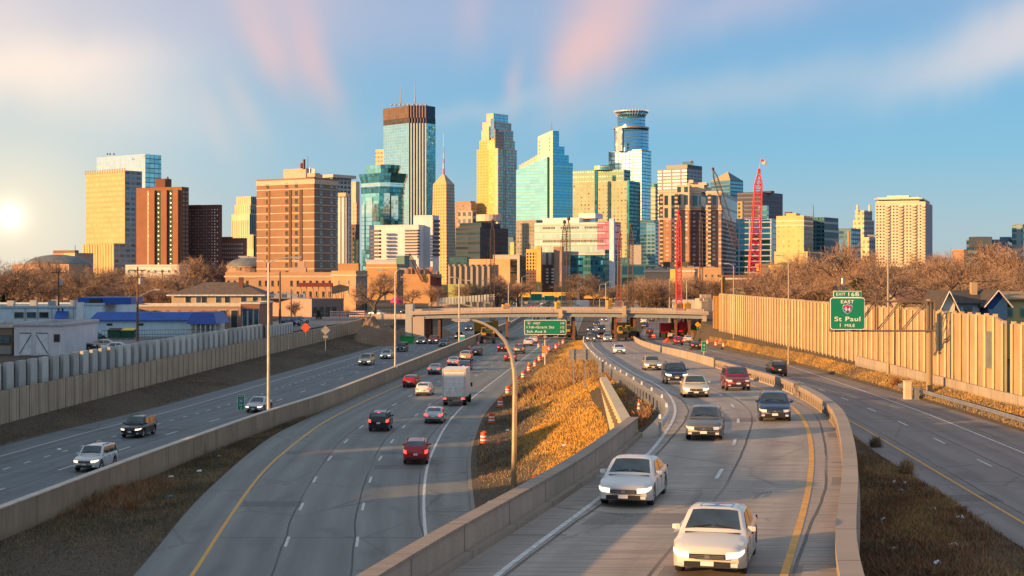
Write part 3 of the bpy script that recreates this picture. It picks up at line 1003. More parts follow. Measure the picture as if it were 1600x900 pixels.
class Bld:
 def __init__(s, name, label, xl, xc, xr, d, th=38, zb=3.2, cat='building', back=None, group=None):
  s.d, s.th, s.zb, s.back = d, R(th), zb, back
  s.x = (xl, xc, xr)
  P = foot(xl, xc, xr, d, s.th, back)
  s.poly = P
  s.root = thing(name, label, cat, (P[0][0], P[0][1], zb), group)
  s.nw = 0
  s.rest = None
 def block(s, yt, yb, matL, matR=None, x=None, dd=0.0, name='wall', roof=True, taper=None, top=None):
  x = x or s.x
  d = s.d + dd
  P = foot(*x, d, s.th, s.back)
  z1 = zy(yt, d)
  z0 = s.zb if yb is None else zy(yb, d)
  mats = [matL, matR or matL, top or M_ROOF]
  m_ = MB()
  q = None
  if taper:
   cx = sum(p[0] for p in P) / 4
   cy = sum(p[1] for p in P) / 4
   q = [(cx + (p[0] - cx) * taper, cy + (p[1] - cy) * taper) for p in P]
  m_.prism(P, z0, z1, [1, 0, 0, 0], 2, q)
  o = m_.build(name, mats, s.root)
  if roof and not taper and z1 - z0 > 8:
   r_ = MB()
   h = .9
   w = .5
   for i in range(4):
    a, b_ = P[i], P[(i + 1) % 4]
    L = math.hypot(b_[0] - a[0], b_[1] - a[1])
    an = math.atan2(b_[1] - a[1], b_[0] - a[0])
    nx, ny = math.sin(an), -math.cos(an)
    r_.box(((a[0] + b_[0]) / 2 - nx * (w / 2 - .06), (a[1] + b_[1]) / 2 - ny * (w / 2 - .06), z1 + h / 2), (L - (0 if i % 2 else 1.2), w, h), an)
   r_.build('parapet', mats[0], s.root)
  return P, z0, z1
 def face(s, which, yt, yb, x=None, dd=0.0):
  x = x or s.x
  d = s.d + dd
  P = foot(*x, d, s.th, s.back)
  z1, z0 = zy(yt, d), (s.zb if yb is None else zy(yb, d))
  return (P[3], P[0], z0, z1) if which == 'L' else (P[0], P[1], z0, z1)
 def windows(s, fc, cols, rows, fw, fh, mg=None, mf_=None, mull=0, m0=0.0, m1=0.0, sill=True, cells=None, name='window', cap=98, vb=0.0):
  p0, p1, z0, z1 = fc
  mg = mg or M_PANE
  mf_ = mf_ or M_FRAME_W
  L = math.hypot(p1[0] - p0[0], p1[1] - p0[1])
  an = math.atan2(p1[1] - p0[1], p1[0] - p0[0])
  dx, dy = (p1[0] - p0[0]) / L, (p1[1] - p0[1]) / L
  L2 = L - m0 - m1
  cw, rh = L2 / cols, (z1 - z0 - vb) / rows
  w, h = cw * fw, rh * fh
  me = win_mesh(w, h, mf_, mg, mull, sill)
  for r in range(rows - 1, -1, -1):
   for c in range(cols):
    if cells and not cells(c, r):
     continue
    q = m0 + cw * (c + .5)
    loc = (p0[0] + dx * q + dy * .03, p0[1] + dy * q - dx * .03, z0 + vb + rh * (r + .5))
    if s.nw < cap:
     o = bpy.data.objects.new(name, me)
     o.location = loc
     o.rotation_euler = (0, 0, an)
     link(o, s.root)
     s.nw += 1
    else:
     if s.rest is None:
      s.rest = []
     s.rest.append((me, loc, an))
 def done(s):
  if s.rest:
   m_ = MB()
   mats = []
   for me, loc, an in s.rest:
    if not mats:
     mats = list(me.materials)
    co, si = math.cos(an), math.sin(an)
    b = len(m_.v)
    for v in me.vertices:
     x, y, z = v.co
     m_.v.append((loc[0] + x * co - y * si, loc[1] + x * si + y * co, loc[2] + z))
    for p in me.polygons:
     m_.f.append(tuple(b + i for i in p.vertices))
     m_.mi.append(p.material_index)
     m_.uv.append([(0, 0)] * len(p.vertices))
   struct(m_.build('window', mats, s.root), 'stuff')
  return s
 def bands(s, ys, x=None, dd=0.0, mat=None, h=.5, pr=.18, name='floor_band'):
  x = x or s.x
  P = foot(*x, s.d + dd, s.th, s.back)
  c = (sum(p[0] for p in P) / 4, sum(p[1] for p in P) / 4)
  L = max(math.hypot(P[0][0] - c[0], P[0][1] - c[1]), 1)
  k = 1 + pr / L
  Q = [(c[0] + (p[0] - c[0]) * k, c[1] + (p[1] - c[1]) * k) for p in P]
  for y in ys:
   z = zy(y, s.d + dd)
   m_ = MB()
   m_.prism(Q, z - h / 2, z + h / 2, 0, bottom=True)
   m_.build(name, mat or M_FRAME_W, s.root)
 def rod(s, x, yt, yb, r=.3, mat=None, dd=0.0, name='mast', r1=None):
  d = s.d + dd
  m_ = MB()
  m_.tube(at_depth(x, yb, d), at_depth(x, yt, d), r, r1 or r * .5, 6)
  m_.build(name, mat or M_DARK, s.root)
V = fac
# --- left group
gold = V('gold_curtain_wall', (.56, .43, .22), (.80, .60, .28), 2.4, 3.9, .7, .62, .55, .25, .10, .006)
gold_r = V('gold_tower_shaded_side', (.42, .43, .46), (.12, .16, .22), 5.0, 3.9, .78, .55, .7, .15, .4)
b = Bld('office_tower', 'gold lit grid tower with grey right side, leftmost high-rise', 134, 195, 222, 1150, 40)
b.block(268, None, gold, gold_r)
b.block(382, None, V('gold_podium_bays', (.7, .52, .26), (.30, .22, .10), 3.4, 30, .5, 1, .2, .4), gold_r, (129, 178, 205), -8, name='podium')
P = foot(134, 195, 222, 1150, R(40))
for i in range(17):
 q = i / 16.0
 m_ = MB()
 m_.box((P[3][0] + (P[0][0] - P[3][0]) * q, P[3][1] + (P[0][1] - P[3][1]) * q, zy(266, 1150)), (.8, .8, 3.2))
 m_.build('roof_fin', gold, b.root)
b = Bld('office_tower', 'bright mirror glass tower with teal side behind the gold lit tower', 151, 227, 252, 1350, 38)
b.block(242, None, V('pale_mirror_glass', (.6, .62, .58), (.95, .98, .92), 4, 4.2, .9, .86, .95, .10, .06, .01),
  V('teal_mirror_glass', (.12, .25, .28), (.35, .62, .68), 5, 4.2, .92, .82, .9, .08, .2, .015))
for x in (168, 172, 178):
 b.rod(x, 239, 242, .8)
# red brick slab with dark window strips
rb = brick('red_brick', (.31, .14, .085))
rbd = brick('dark_red_brick', (.20, .085, .06))  # also painted on the slab's right wall as its shade
grs = V('dark_green_bays', (.03, .07, .065), (.35, .42, .40), 3.2, 2.9, .22, .26, .5, .3, .5)
b = Bld('apartment_tower', 'red brick slab tower with dark green window strips, right of the gold lit tower', 213, 284, 295, 950, 24)
b.block(294, None, rb, rbd)
P = foot(213, 284, 295, 950, R(24))
for (x0, x1, mt, pr, nm) in ((231, 234.5, V('cream_strip', (.5, .42, .3), (.1, .12, .1), 2.5, 2.9, .5, .5, .3, .3), .5, 'window_strip'), (245, 253, grs, .3, 'window_strip'), (264, 272, grs, .3, 'window_strip'),
                             (235, 244, rb, 1.6, 'brick_fin'), (254, 263, rb, 1.6, 'brick_fin'), (273, 281, rb, 2.0, 'brick_fin')):
 qa, qb = (x0 - 213) / 71.0, (x1 - 213) / 71.0
 A = (P[3][0] + (P[0][0] - P[3][0]) * qa, P[3][1] + (P[0][1] - P[3][1]) * qa)
 B = (P[3][0] + (P[0][0] - P[3][0]) * qb, P[3][1] + (P[0][1] - P[3][1]) * qb)
 nx, ny = (B[1] - A[1]), -(B[0] - A[0])
 L = math.hypot(nx, ny)
 nx, ny = nx / L * pr, ny / L * pr
 mm = MB()
 mm.prism([(A[0] + nx, A[1] + ny), (B[0] + nx, B[1] + ny), B, A], 3.2, zy(294, 950) - 1, 0)
 mm.build(nm, mt, b.root)
b.windows(b.face('R', 296, None), 2, 24, .35, .4, M_PANE2, cap=40)
b.block(279, 294, rbd, rbd, (243, 258, 268), 8, name='penthouse', roof=False)
b.rod(262, 276, 280, .8)
b.done()
db = brick('plum_brick', (.155, .065, .055))
b = Bld('apartment_tower', 'dark plum brick apartment block with small windows, right of the red brick slab', 291, 342, 347, 962, 20)
b.block(322, None, db, db)
b.block(320, 322, db, db, (293, 312, 314), 2, name='stair_head', roof=False)
b.block(323, 326, db, db, (328, 336, 338), 2, name='stair_head', roof=False)
b.windows(b.face('L', 325, 415), 12, 20, .5, .42, M_PANE3, M_FRAME_D, sill=False, cells=lambda c, r: c % 3 != 2 or r % 2, cap=98)
b.done()
b = Bld('brick_building', 'low plum brick block between the dark apartment block and the cream tower', 344, 380, 386, 972, 20)
b.block(374, None, brick('plum_brick_low', (.26, .11, .085)))
b.windows(b.face('L', 378, 412), 11, 5, .5, .4, M_PANE3, M_FRAME_W, sill=False)
b.block(370, 374, rbd, rbd, (346, 360, 364), 10, name='penthouse', roof=False)
crm = V('cream_ribs', (.74, .62, .42), (.30, .24, .16), 3.0, 40, .38, .8, .2, .4)
crs = V('shaded_ribs', (.25, .33, .34), (.05, .09, .10), 3.0, 30, .6, .9, .7, .2)  # right faces, with shade painted into the cream ribs
b = Bld('office_tower', 'stepped cream stone tower partly hidden by the tall brick tower', 362, 390, 403, 1700, 38)
b.block(335, None, crm, crs)
b.block(321, 335, crm, crs, (366, 391, 403), 3, name='upper_tier')
b.block(308, 321, crm, crs, (369, 392, 403), 6, name='top_tier')
b.block(368, None, crm, crs, (375, 396, 403), -20, name='lower_wing')
# --- the tall brick tower in front
bk = brick('orange_brick', (.34, .20, .13))
bkd = brick('shaded_orange_brick', (.25, .20, .165))  # right wall: the orange brick dulled as if in shade
band = plain('pale_floor_band', (.56, .44, .34), .8)
b = Bld('brick_tower', 'tall orange brick apartment tower with white floor bands on the left of the skyline', 401, 491, 528, 560, 30, zb=3.0)
b.block(281, None, bk, bkd)
ys = [294.5 + 12.55 * i for i in range(12)]
b.bands(ys, mat=band, h=.32, pr=.12)
b.bands([283.5], mat=band, h=1.7, pr=.22, name='cornice')
P = foot(401, 491, 528, 560, R(30))
fL = b.face('L', 283, None)
for q0, q1, nm in ((.205, .235, 'recess'), (.575, .615, 'recess'), (.755, .80, 'recess')):
 A = [P[3][i] + (P[0][i] - P[3][i]) * q0 for i in (0, 1)]
 B = [P[3][i] + (P[0][i] - P[3][i]) * q1 for i in (0, 1)]
 an = math.atan2(B[1] - A[1], B[0] - A[0])
 mm = MB()
 mm.box(((A[0] + B[0]) / 2, (A[1] + B[1]) / 2, 24), (math.hypot(B[0] - A[0], B[1] - A[1]), .5, zy(288, 560) - 4), an)
 mm.build('brick_rib' if q0 > .3 else 'corner_rib', brick('dark_rib_brick', (.15, .095, .07)) if q0 > .3 else brick('rust_rib_brick', (.34, .16, .07)), b.root)
z_a, z_b = zy(432, 560), zy(282, 560)
fl = (fL[0], fL[1], zy(294.5 + 12.55 * 11, 560), zy(294.5 - 12.55, 560))
b.windows(fl, 18, 12, .82, .56, M_PANE, M_FRAME_D, 1, cells=lambda c, r: c in (3, 9, 12), cap=98)
fr = b.face('R', 283, None)
fr = (fr[0], fr[1], fl[2], fl[3])
b.windows(fr, 9, 12, .8, .5, M_PANE2, M_FRAME_W, 1, cells=lambda c, r: c in (2, 6, 8), cap=98)
conc = concrete('penthouse_concrete', (.52, .44, .36), 0, .35)
b.block(263, 281, conc, conc, (443, 478, 489), 6, name='penthouse', roof=False)
b.block(272, 281, conc, conc, (470, 496, 504), 5, name='penthouse', roof=False)
b.block(270, 276, conc, conc, (480, 492, 500), 4, name='rooftop_unit', roof=False)
for x, yt in ((471, 255), (475, 249)):
 b.rod(x, yt, 263, .55, plain('brown_flue', (.16, .08, .05), .7), 6, 'flue', .55)
b.rod(481, 243, 263, .12, None, 6)
for i, x in enumerate((484, 488, 491)):
 b.rod(x, 262 + i, 272, .25, M_GALV, 6, 'pipe')
b.done()
# --- behind it
b = Bld('office_tower', 'grey concrete tower with blue windows and flat roof slab behind the tall brick tower', 488, 520, 549, 1250, 38)
hy = V('blue_window_grid', (.55, .55, .53), (.06, .10, .16), 4.2, 3.7, .72, .6, .5, .2, .4)
b.block(277, None, hy, hy)
b.bands([275], mat=plain('roof_slab', (.5, .45, .4), .7), h=2.5, pr=4.0, name='roof_slab')
b = Bld('office_tower', 'white vertical ribbed tower just right of the tall brick tower', 524, 541, 546, 1150, 30)
st = V('white_ribs', (.68, .67, .68), (.05, .07, .11), 3.6, 100, .42, 1.0, .4, .2)
b.block(304, None, st, st)
b.block(301, 307, brick('peach_cap', (.75, .52, .36)), None, (525, 540, 544), -2, name='cap', roof=False)
b = Bld('office_tower', 'slim peach stone tower with slanted top between the ribbed tower and the green glass tower', 546, 557, 562, 1600, 38)
pch = V('peach_stone', (.72, .50, .38), (.25, .16, .13), 4, 4, .35, .4, .2, .5)
b.block(318, None, pch)
b.block(285, 318, brick('plain_peach_stone', (.76, .56, .46)), None, (547, 556, 562), 1, name='upper_wall')
b = Bld('office_tower', 'narrow dark brown block with lit yellow side below the green glass tower', 543, 556, 562, 1300, 38)
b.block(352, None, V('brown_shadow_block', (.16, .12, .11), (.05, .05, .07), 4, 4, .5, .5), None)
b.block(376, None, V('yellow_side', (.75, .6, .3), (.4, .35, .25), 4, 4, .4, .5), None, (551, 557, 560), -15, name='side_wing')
b = Bld('office_tower', 'peach tower top with small square windows peeking left of the black topped glass tower', 587, 600, 606, 2250, 38)
b.block(234, None, V('peach_grid', (.78, .55, .40), (.20, .12, .10), 6, 6, .6, .45, .2, .5))
# green glass tower (octagonal, flared crown)
gg = V('green_glass', (.16, .36, .32), (.42, .85, .72), 3.4, 4.0, .95, .9, .92, .07, .25, .02)
gp = V('pale_green_glass', (.30, .5, .45), (.80, .98, .86), 2.2, 4.0, .94, .9, .92, .07, .08, .01)
gd = V('dark_green_glass', (.03, .09, .10), (.10, .32, .34), 3.4, 4.0, .9, .88, .9, .08, .4, .03)
def octo(x0, x1, d, k=.30, dep=1.0):
 """eight-sided footprint spanning photo columns x0..x1"""
 X0, X1 = (x0 - 800) / F * d, (x1 - 800) / F * d
 w = X1 - X0
 c = w * k
 dd = w * dep
 return [(X0 + c * 1.6, d), (X1 - c, d), (X1, d + c), (X1, d + dd - c), (X1 - c, d + dd), (X0 + c, d + dd), (X0, d + dd - c), (X0, d + c * 1.6)]
t_ = thing('office_tower', 'green glass tower with flared dark crown left of the black topped tower', 'building', ((595 - 800) / F * 1500, 1500, 3.2))
def octo_part(x0, x1, yt, yb, d, mats, name, x0b=None, x1b=None, idx=(0, 0, 0, 0, 0, 0, 0, 0)):
 m_ = MB()
 A = octo(x0 if x0b is None else x0b, x1 if x1b is None else x1b, d)
 B = octo(x0, x1, d)
 m_.prism(A, zy(yb, d) if yb else 3.2, zy(yt, d), list(idx), len(mats) - 1, B)
 m_.build(name, mats + [M_ROOF], t_)
octo_part(562, 628, 301, None, 1500, [gg, gd, gp], 'shaft', idx=(0, 1, 1, 1, 1, 1, 1, 0))
octo_part(561, 629, 291, 301, 1499, [gd], 'dark_band')
octo_part(561, 630, 285, 291, 1499, [gp], 'light_band')
octo_part(557, 634, 270, 285, 1499, [gd], 'crown', 561, 630)
octo_part(568, 624, 257, 270, 1508, [gd, gg], 'cap', 571, 621, idx=(0, 0, 0, 0, 0, 0, 0, 1))
for (x0, x1, y0, y1, mt) in ((570, 580, 308, 370, gp), (581, 590, 318, 346, gp), (592, 598, 300, 322, V('teal_panel', (.05, .3, .35), (.08, .45, .5), 3, 4, .95, .9)), (600, 609, 302, 338, gp), (611, 622, 306, 342, gp), (600, 624, 342, 353, gd), (562, 567, 318, 390, gp)):
 mm = MB()
 dd_ = 1497.0
 X0, X1 = (x0 - 800) / F * dd_, (x1 - 800) / F * dd_
 A = octo(562, 628, 1500)
 if x1 < 583:
  f0, f1 = (x0 - 562) / 31.0, (x1 - 562) / 31.0
  f0, f1 = [min(1, max(0, f)) for f in (f0, f1)]
  a = (A[7][0] + (A[0][0] - A[7][0]) * f0, A[7][1] + (A[0][1] - A[7][1]) * f0 - 1.2)
  c = (A[7][0] + (A[0][0] - A[7][0]) * f1, A[7][1] + (A[0][1] - A[7][1]) * f1 - 1.2)
 else:
  a, c = (X0, 1498.8), (X1, 1498.8)
 mm.prism([a, c, (c[0], c[1] + 3), (a[0], a[1] + 3)], zy(y1, 1500), zy(y0, 1500))
 mm.build('glass_bay', mt, t_)
# black topped glass tower
D = 2050.0
t_ = thing('skyscraper', 'tallest mint glass tower with brown mechanical band and rooftop antennas', 'building', ((640 - 800) / F * D, D, 3.2))
mint = V('mint_glass', (.40, .58, .54), (.58, .82, .78), 5.0, 3.9, .94, .92, .94, .09, .07, .01)
strp = V('striped_bays', (.60, .76, .80), (.02, .04, .08), 3.85, 400, .52, 1.0, .5, .2, uo=1.0)
teal = V('teal_sky_glass', (.08, .32, .38), (.30, .70, .78), 3.4, 3.9, .9, .88, .92, .07, .25, .03)  # right face tinted with the teal sky reflected there
def ppt(x, dd):
 return ((x - 800) / F * (D + dd), D + dd)
A = [ppt(639, 0), ppt(666, 0), ppt(680.5, 16), ppt(679, 60), ppt(600, 64), ppt(599, 40)]
mm = MB()
mm.prism(A, 3.2, zy(192, D), [1, 2, 2, 0, 0, 0], 3)
mm.build('shaft', [mint, strp, teal, M_ROOF], t_)
brn = V('brown_mech_band', (.18, .125, .10), (.12, .08, .07), 4.0, 8, .5, .8, .2, .5)
mm = MB()
mm.prism([(p[0], p[1] - .6) for p in A], zy(192, D), zy(184, D), [1, 2, 2, 0, 0, 0], 3)
mm.build('dark_band', [V('dark_brown_glass', (.10, .07, .05), (.14, .12, .1), 4, 3, .9, .7, .7, .2), V('striped_bays_b', (.25, .2, .18), (.015, .02, .04), 3.85, 400, .6, 1.0), plain('navy_band', (.01, .03, .06), .3, .5), M_ROOF], t_)
mm = MB()
mm.prism([(p[0] - .3, p[1] - 1.2) for p in A], zy(184, D), zy(165, D), [1, 2, 2, 0, 0, 0], 3)
mm.build('mechanical_crown', [brn, V('pink_striped_crown', (.34, .25, .24), (.015, .02, .04), 3.85, 400, .55, 1.0, uo=1.0), plain('navy_crown', (.012, .045, .08), .3, .6), M_ROOF], t_)
for i in range(26):
 mm = MB()
 x = 612 + i * 2.2 + random.uniform(-.8, .8)
 h = random.uniform(2, 7)
 p = at_depth(x, 165, D + 12)
 if i % 3:
  mm.tube(p, (p[0], p[1], p[2] + h * 1.2), .35, .3, 5)
 else:
  mm.lathe(p, [(1.2, 0), (1.6, .8), (1.2, 2.0), (.3, 2.6)], 8)
 mm.build('dish_antenna' if i % 3 == 0 else 'whip_antenna', plain('antenna_blue_grey', (.30, .40, .55), .5), t_)
for x, yt in ((626, 132), (648.5, 126)):
 mm = MB()
 mm.tube(at_depth(x, 165, D + 15), at_depth(x, (165 + yt) / 2, D + 15), .9, .6, 6)
 mm.tube(at_depth(x, (165 + yt) / 2, D + 15), at_depth(x, yt, D + 15), .5, .2, 6)
 mm.build('mast', plain('mast_grey', (.22, .24, .28), .5), t_)
# white hospital-like block
wh = concrete('white_panel_wall', (.60, .63, .70), 8, .12)
b = Bld('office_building', 'low wide white panelled building with dark window slots below the green glass tower', 577, 632, 644, 1150, 26)
b.block(353, None, wh, wh)
dk = plain('dark_slot_glass', (.03, .03, .06), .2, .4)
def slots(b, x0, x1, y0, y1, n, h, d, dd, th):
 for i in range(n):
  y = y0 + (y1 - y0) * (i + .5) / n
  mm = MB()
  P = foot(x0, x1, x1, d, th, 3)
  z = zy(y, d)
  mm.prism([(p[0], p[1] - dd) for p in P], z - h / 2, z + h / 2, 0)
  mm.build('window_band', dk, b.root)
slots(b, 579, 593, 358, 410, 9, 1.5, 1147, 2.0, R(26))
b = Bld('office_building', 'white panelled block with stepped top and dark window slots, left of the obelisk tower', 632, 674, 686, 1120, 26)
b.block(338, None, wh, wh, (646, 676, 686))
b.block(353, None, wh, wh, (626, 654, 668), -4, name='lower_wing')
slots(b, 633, 653, 358, 400, 9, 1.3, 1108, 3.0, R(26))
P = foot(646, 676, 686, 1120, R(26))
for i in range(9):
 z = zy(345 + i * 6.6, 1120)
 mm = MB()
 mm.prism([(P[0][0] + .8, P[0][1] - .5), (P[1][0] + .8, P[1][1] - .5), P[1], P[0]], z - .9, z + .9)
 mm.build('window_band', dk, b.root)
# obelisk tower
t_ = thing('skyscraper', 'slim golden stone obelisk tower with pyramid roof and red white mast', 'building', ((697 - 800) / F * 1900, 1900, 3.2))
fo = V('golden_stone_windows', (.72, .49, .24), (.16, .10, .05), 4.3, 3.9, .42, .5, .2, .5)
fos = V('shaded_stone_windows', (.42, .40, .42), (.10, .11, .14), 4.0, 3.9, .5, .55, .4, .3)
A0 = foot(673.5, 698, 713, 1900, R(36))
A1 = foot(678, 697, 710.5, 1900, R(36))
c = [sum(p[i] for p in A0) / 4 for i in (0, 1)]
A1 = [(c[0] + (p[0] - c[0]) * .84, c[1] + (p[1] - c[1]) * .84) for p in A0]
A2 = [(c[0] + (p[0] - c[0]) * .09, c[1] + (p[1] - c[1]) * .09) for p in A0]
mm = MB()
mm.prism(A0, 3.2, zy(287, 1900), [1, 0, 0, 0], 2, A1)
mm.build('shaft', [fo, fos, M_ROOF], t_)
mm = MB()
mm.prism(A1, zy(287, 1900), zy(271, 1900), [1, 0, 0, 0], 2, A2)
mm.build('pyramid_roof', [brick('gold_roof_stone', (.72, .50, .26)), brick('shaded_roof_stone', (.4, .36, .34)), M_ROOF], t_)  # grey slope is the gold stone coloured as shaded
seg = [271, 262, 254, 246, 238, 228, 206]
for i in range(6):
 mm = MB()
 r0 = 1.5 - .2 * i
 mm.tube((c[0], c[1], zy(seg[i], 1900)), (c[0], c[1], zy(seg[i + 1], 1900)), r0, r0 - .2, 6)
 mm.build('mast_section', plain('mast_red', (.55, .05, .05), .5) if i % 2 == 0 else M_WHT, t_)
b = Bld('skyscraper', 'brown masonry tower block low between the obelisk tower and the gold stepped tower', 711, 736, 746, 2000, 38)
b.block(318, None, V('brown_masonry', (.42, .29, .22), (.14, .13, .14), 5, 4, .5, .5, .3, .4))
b.block(314, 318, brick('brown_masonry_plain', (.4, .27, .2)), None, (713, 735, 743), 3, name='upper_wall', roof=False)
b.block(330, None, V('brown_masonry_front', (.5, .42, .36), (.06, .07, .1), 9, 9, .6, .6, .5, .3), None, (716, 738, 744), -20, name='front_wing')
# gold stepped tower
D = 2000.0
b = Bld('skyscraper', 'golden stepped stone tower with vertical ribs in the centre of the skyline', 745, 777, 807.5, D, 40)
wf = V('gold_ribs', (.85, .56, .22), (.30, .18, .06), 2.6, 3.9, .36, .7, .3, .3, .15)
wfr = V('ribbed_glass_side', (.46, .42, .36), (.22, .40, .46), 3.1, 3.9, .62, .66, .8, .12, .3)
wfp = brick('pinkish_pier', (.80, .60, .44))
wfg = V('blue_glass_top', (.2, .3, .4), (.30, .58, .72), 3.0, 3.9, .9, .86, .9, .08, .15)
tiers = [(745, 777, 807.5, 233, None, 0), (749.5, 776, 804.5, 219, 233, 5), (752.5, 775.5, 802, 203, 219, 9), (754, 774, 799, 191, 203, 12), (760, 771, 794, 178, 191, 16)]
for i, (xl, xc, xr, yt, yb, dd) in enumerate(tiers):
 b.block(yt, yb, wf if i < 2 else wfp, wfr if i < 4 else wfg, (xl, xc, xr), dd, name='tier')
for (x0, x1, yt, yb, mt, dd) in ((757, 764, 195, None, wfp, -4), (764, 773, 220, None, wf, -8), (773, 778, 232, None, wfp, -6), (761, 766, 177.5, 200, wfp, 8), (766, 772, 184, 214, wfg, 0), (749, 756, 219, None, wf, -2)):
 mm = MB()
 X0, X1 = (x0 - 800) / F * (D + dd), (x1 - 800) / F * (D + dd)
 e = (x0 - 745) / 32.0
 y0 = D + 35 - 34 * e + dd
 mm.prism([(X0, y0), (X1, y0 - 5), (X1, y0 + 12), (X0, y0 + 12)], 3.2 if yb is None else zy(yb, D), zy(yt, D))
 mm.build('pier', mt, b.root)
for (x0, x1, yt) in ((780, 787, 206), (783, 790, 232), (774, 780, 201)):
 mm = MB()
 X0, X1 = (x0 - 800) / F * D, (x1 - 800) / F * D
 y0 = D + 2 + (x0 - 777) * .9
 mm.prism([(X0, y0), (X1, y0 + 5), (X1 - 2, y0 + 14), (X0 - 2, y0 + 10)], 3.2, zy(yt, D))
 mm.build('side_pier', V('brown_pier_glass', (.40, .32, .28), (.12, .12, .14), 3, 3.9, .5, .6, .6, .2), b.root)
# rotunda and dark blocks in front of it
dkb = V('navy_glass_block', (.05, .07, .10), (.04, .09, .15), 60, 3.9, 1.0, .5, .7, .15, .2)
dkr = V('navy_block_brown_side', (.12, .075, .07), (.03, .04, .07), 8, 3.9, .9, .5, .5, .3)
b = Bld('office_building', 'low dark navy office block with banded windows in front of the golden stepped tower', 712, 750, 794, 1250, 33)
b.block(357, None, dkb, dkr)
b.block(348, 358, dkb, dkr, (718, 752, 782), 6, name='upper_storey')
mm = MB()
mm.lathe(at_depth(764, 346, 1270), [(10.5, 0), (10.5, 5.5)], 20)
mm.build('roof_drum', plain('peach_drum', (.62, .50, .40), .7), b.root)
b = Bld('office_building', 'tan ribbed stone block in the shade below the curved glass wedge', 806, 838, 862, 1700, 38)
b.block(345, None, V('tan_ribbed', (.36, .33, .26), (.10, .12, .14), 3.5, 3.9, .55, .55, .5, .3))
b = Bld('office_building', 'slim yellow and blue tower fragment in front of the golden stepped tower base', 794, 802, 806, 1500, 38)
b.block(372, None, V('slate_blue', (.12, .2, .27), (.2, .34, .45), 5, 5, .7, .6))
b.block(380, None, brick('sunlit_tan', (.75, .55, .28)), None, (797, 803, 805), -8, name='front_wing')
# blue glass wedge with stepped tower
D = 1900.0
t_ = thing('skyscraper', 'pale teal glass tower with slanted left wing and stepped right side', 'building', ((862 - 800) / F * D, D, 3.2))
tl = V('pale_teal_glass', (.28, .52, .52), (.32, .64, .67), 7.0, 3.7, .98, .84, .93, .08, .06, .008)
tb = V('blue_teal_glass', (.12, .40, .50), (.16, .47, .60), 6.0, 3.7, .98, .86, .93, .05, .10, .02)
pw = concrete('peach_tower_wall', (.72, .62, .54), 0, .1)
X = lambda x, d=D: (x - 800) / F * d
mm = MB()
# wedge: roof slants from y 264 at x 806 to y 245 at x 855
A = [(X(855), D - 4), (X(862.5), D), (X(862.5), D + 30), (X(806.5), D + 52), (X(806.5), D + 22)]
zl, zr_ = zy(264, D), zy(245.5, D)
pts = [(a[0], a[1], 3.2) for a in A]
tops = [(A[0][0], A[0][1], zr_), (A[1][0], A[1][1], zr_), (A[2][0], A[2][1], zr_), (A[3][0], A[3][1], zl), (A[4][0], A[4][1], zl)]
L = 60.0
for i in range(5):
 j = (i + 1) % 5
 w = math.hypot(A[j][0] - A[i][0], A[j][1] - A[i][1])
 mm.quad([pts[i], pts[j], tops[j], tops[i]], 1 if i == 0 else 0, [(0, 3.2), (w, 3.2), (w, tops[j][2]), (0, tops[i][2])])
mm.quad(tops, 2)
mm.build('slanted_wing', [tl, plain('deep_teal_edge', (.01, .09, .14), .15, .6), M_ROOF], t_)
for i in range(7):
 mm = MB()
 x0 = 813 + i * 4.3
 mm.box((X(x0 + 3), D + 34 - i * 2, zy(260 - i * 2.3, D)), (7.5, 9, 8))
 mm.build('roof_step', pw, t_)
A = [(X(863.5), D - 6), (X(873), D + 2), (X(873), D + 34), (X(841), D + 34), (X(841), D + 12)]
mm = MB()
A = [(X(863.5), D - 6), (X(863.5), D + 34), (X(841), D + 34), (X(841), D + 12)]
P3 = [(a[0], a[1]) for a in A]
tz = [zy(204.5, D), zy(204.5, D), zy(212, D), zy(212, D)]
for i in range(4):
 j = (i + 1) % 4
 w = math.hypot(A[j][0] - A[i][0], A[j][1] - A[i][1])
 mm.quad([(*A[i], 3.2), (*A[j], 3.2), (*A[j], tz[j]), (*A[i], tz[i])], 0, [(0, 0), (w, 0), (w, 150), (0, 150)])
mm.quad([(*A[i], tz[i]) for i in range(4)], 1)
mm.build('tower_wall', [pw, M_ROOF], t_)
for k in range(4):
 for x0 in (842, 857.5):
  mm = MB()
  e = (x0 - 841) / 22.5
  mm.box((X(x0 + 1.8), D + 12 - 18 * e - .8, zy(217 + k * 5.8 + (4 if x0 < 850 else 0), D)), (2.8, 1.2, 1.6), rz=-.45)
  mm.build('window', M_FRAME_D, t_)
steps = [(873.5, 205), (882, 229), (889, 242), (895.5, 254)]
prev = 863.7
mm = MB()
for i, (xe, yt) in enumerate(steps):
 d0 = D - 6 + (prev - 863.7) * .45
 d1 = D - 6 + (xe - 863.7) * .45
 poly = [(X(prev), d0), (X(xe), d1), (X(xe), d1 + 34), (X(prev), d0 + 34)]
 mm = MB()
 mm.prism(poly, 3.2, zy(yt, D))
 mm.build('glass_step', [tb], t_)
 prev = xe
b_ = MB()
b_.tube(at_depth(862, 206, D + 10), at_depth(862, 192, D + 10), .5, .2, 6)
b_.build('mast', M_DARK, t_)
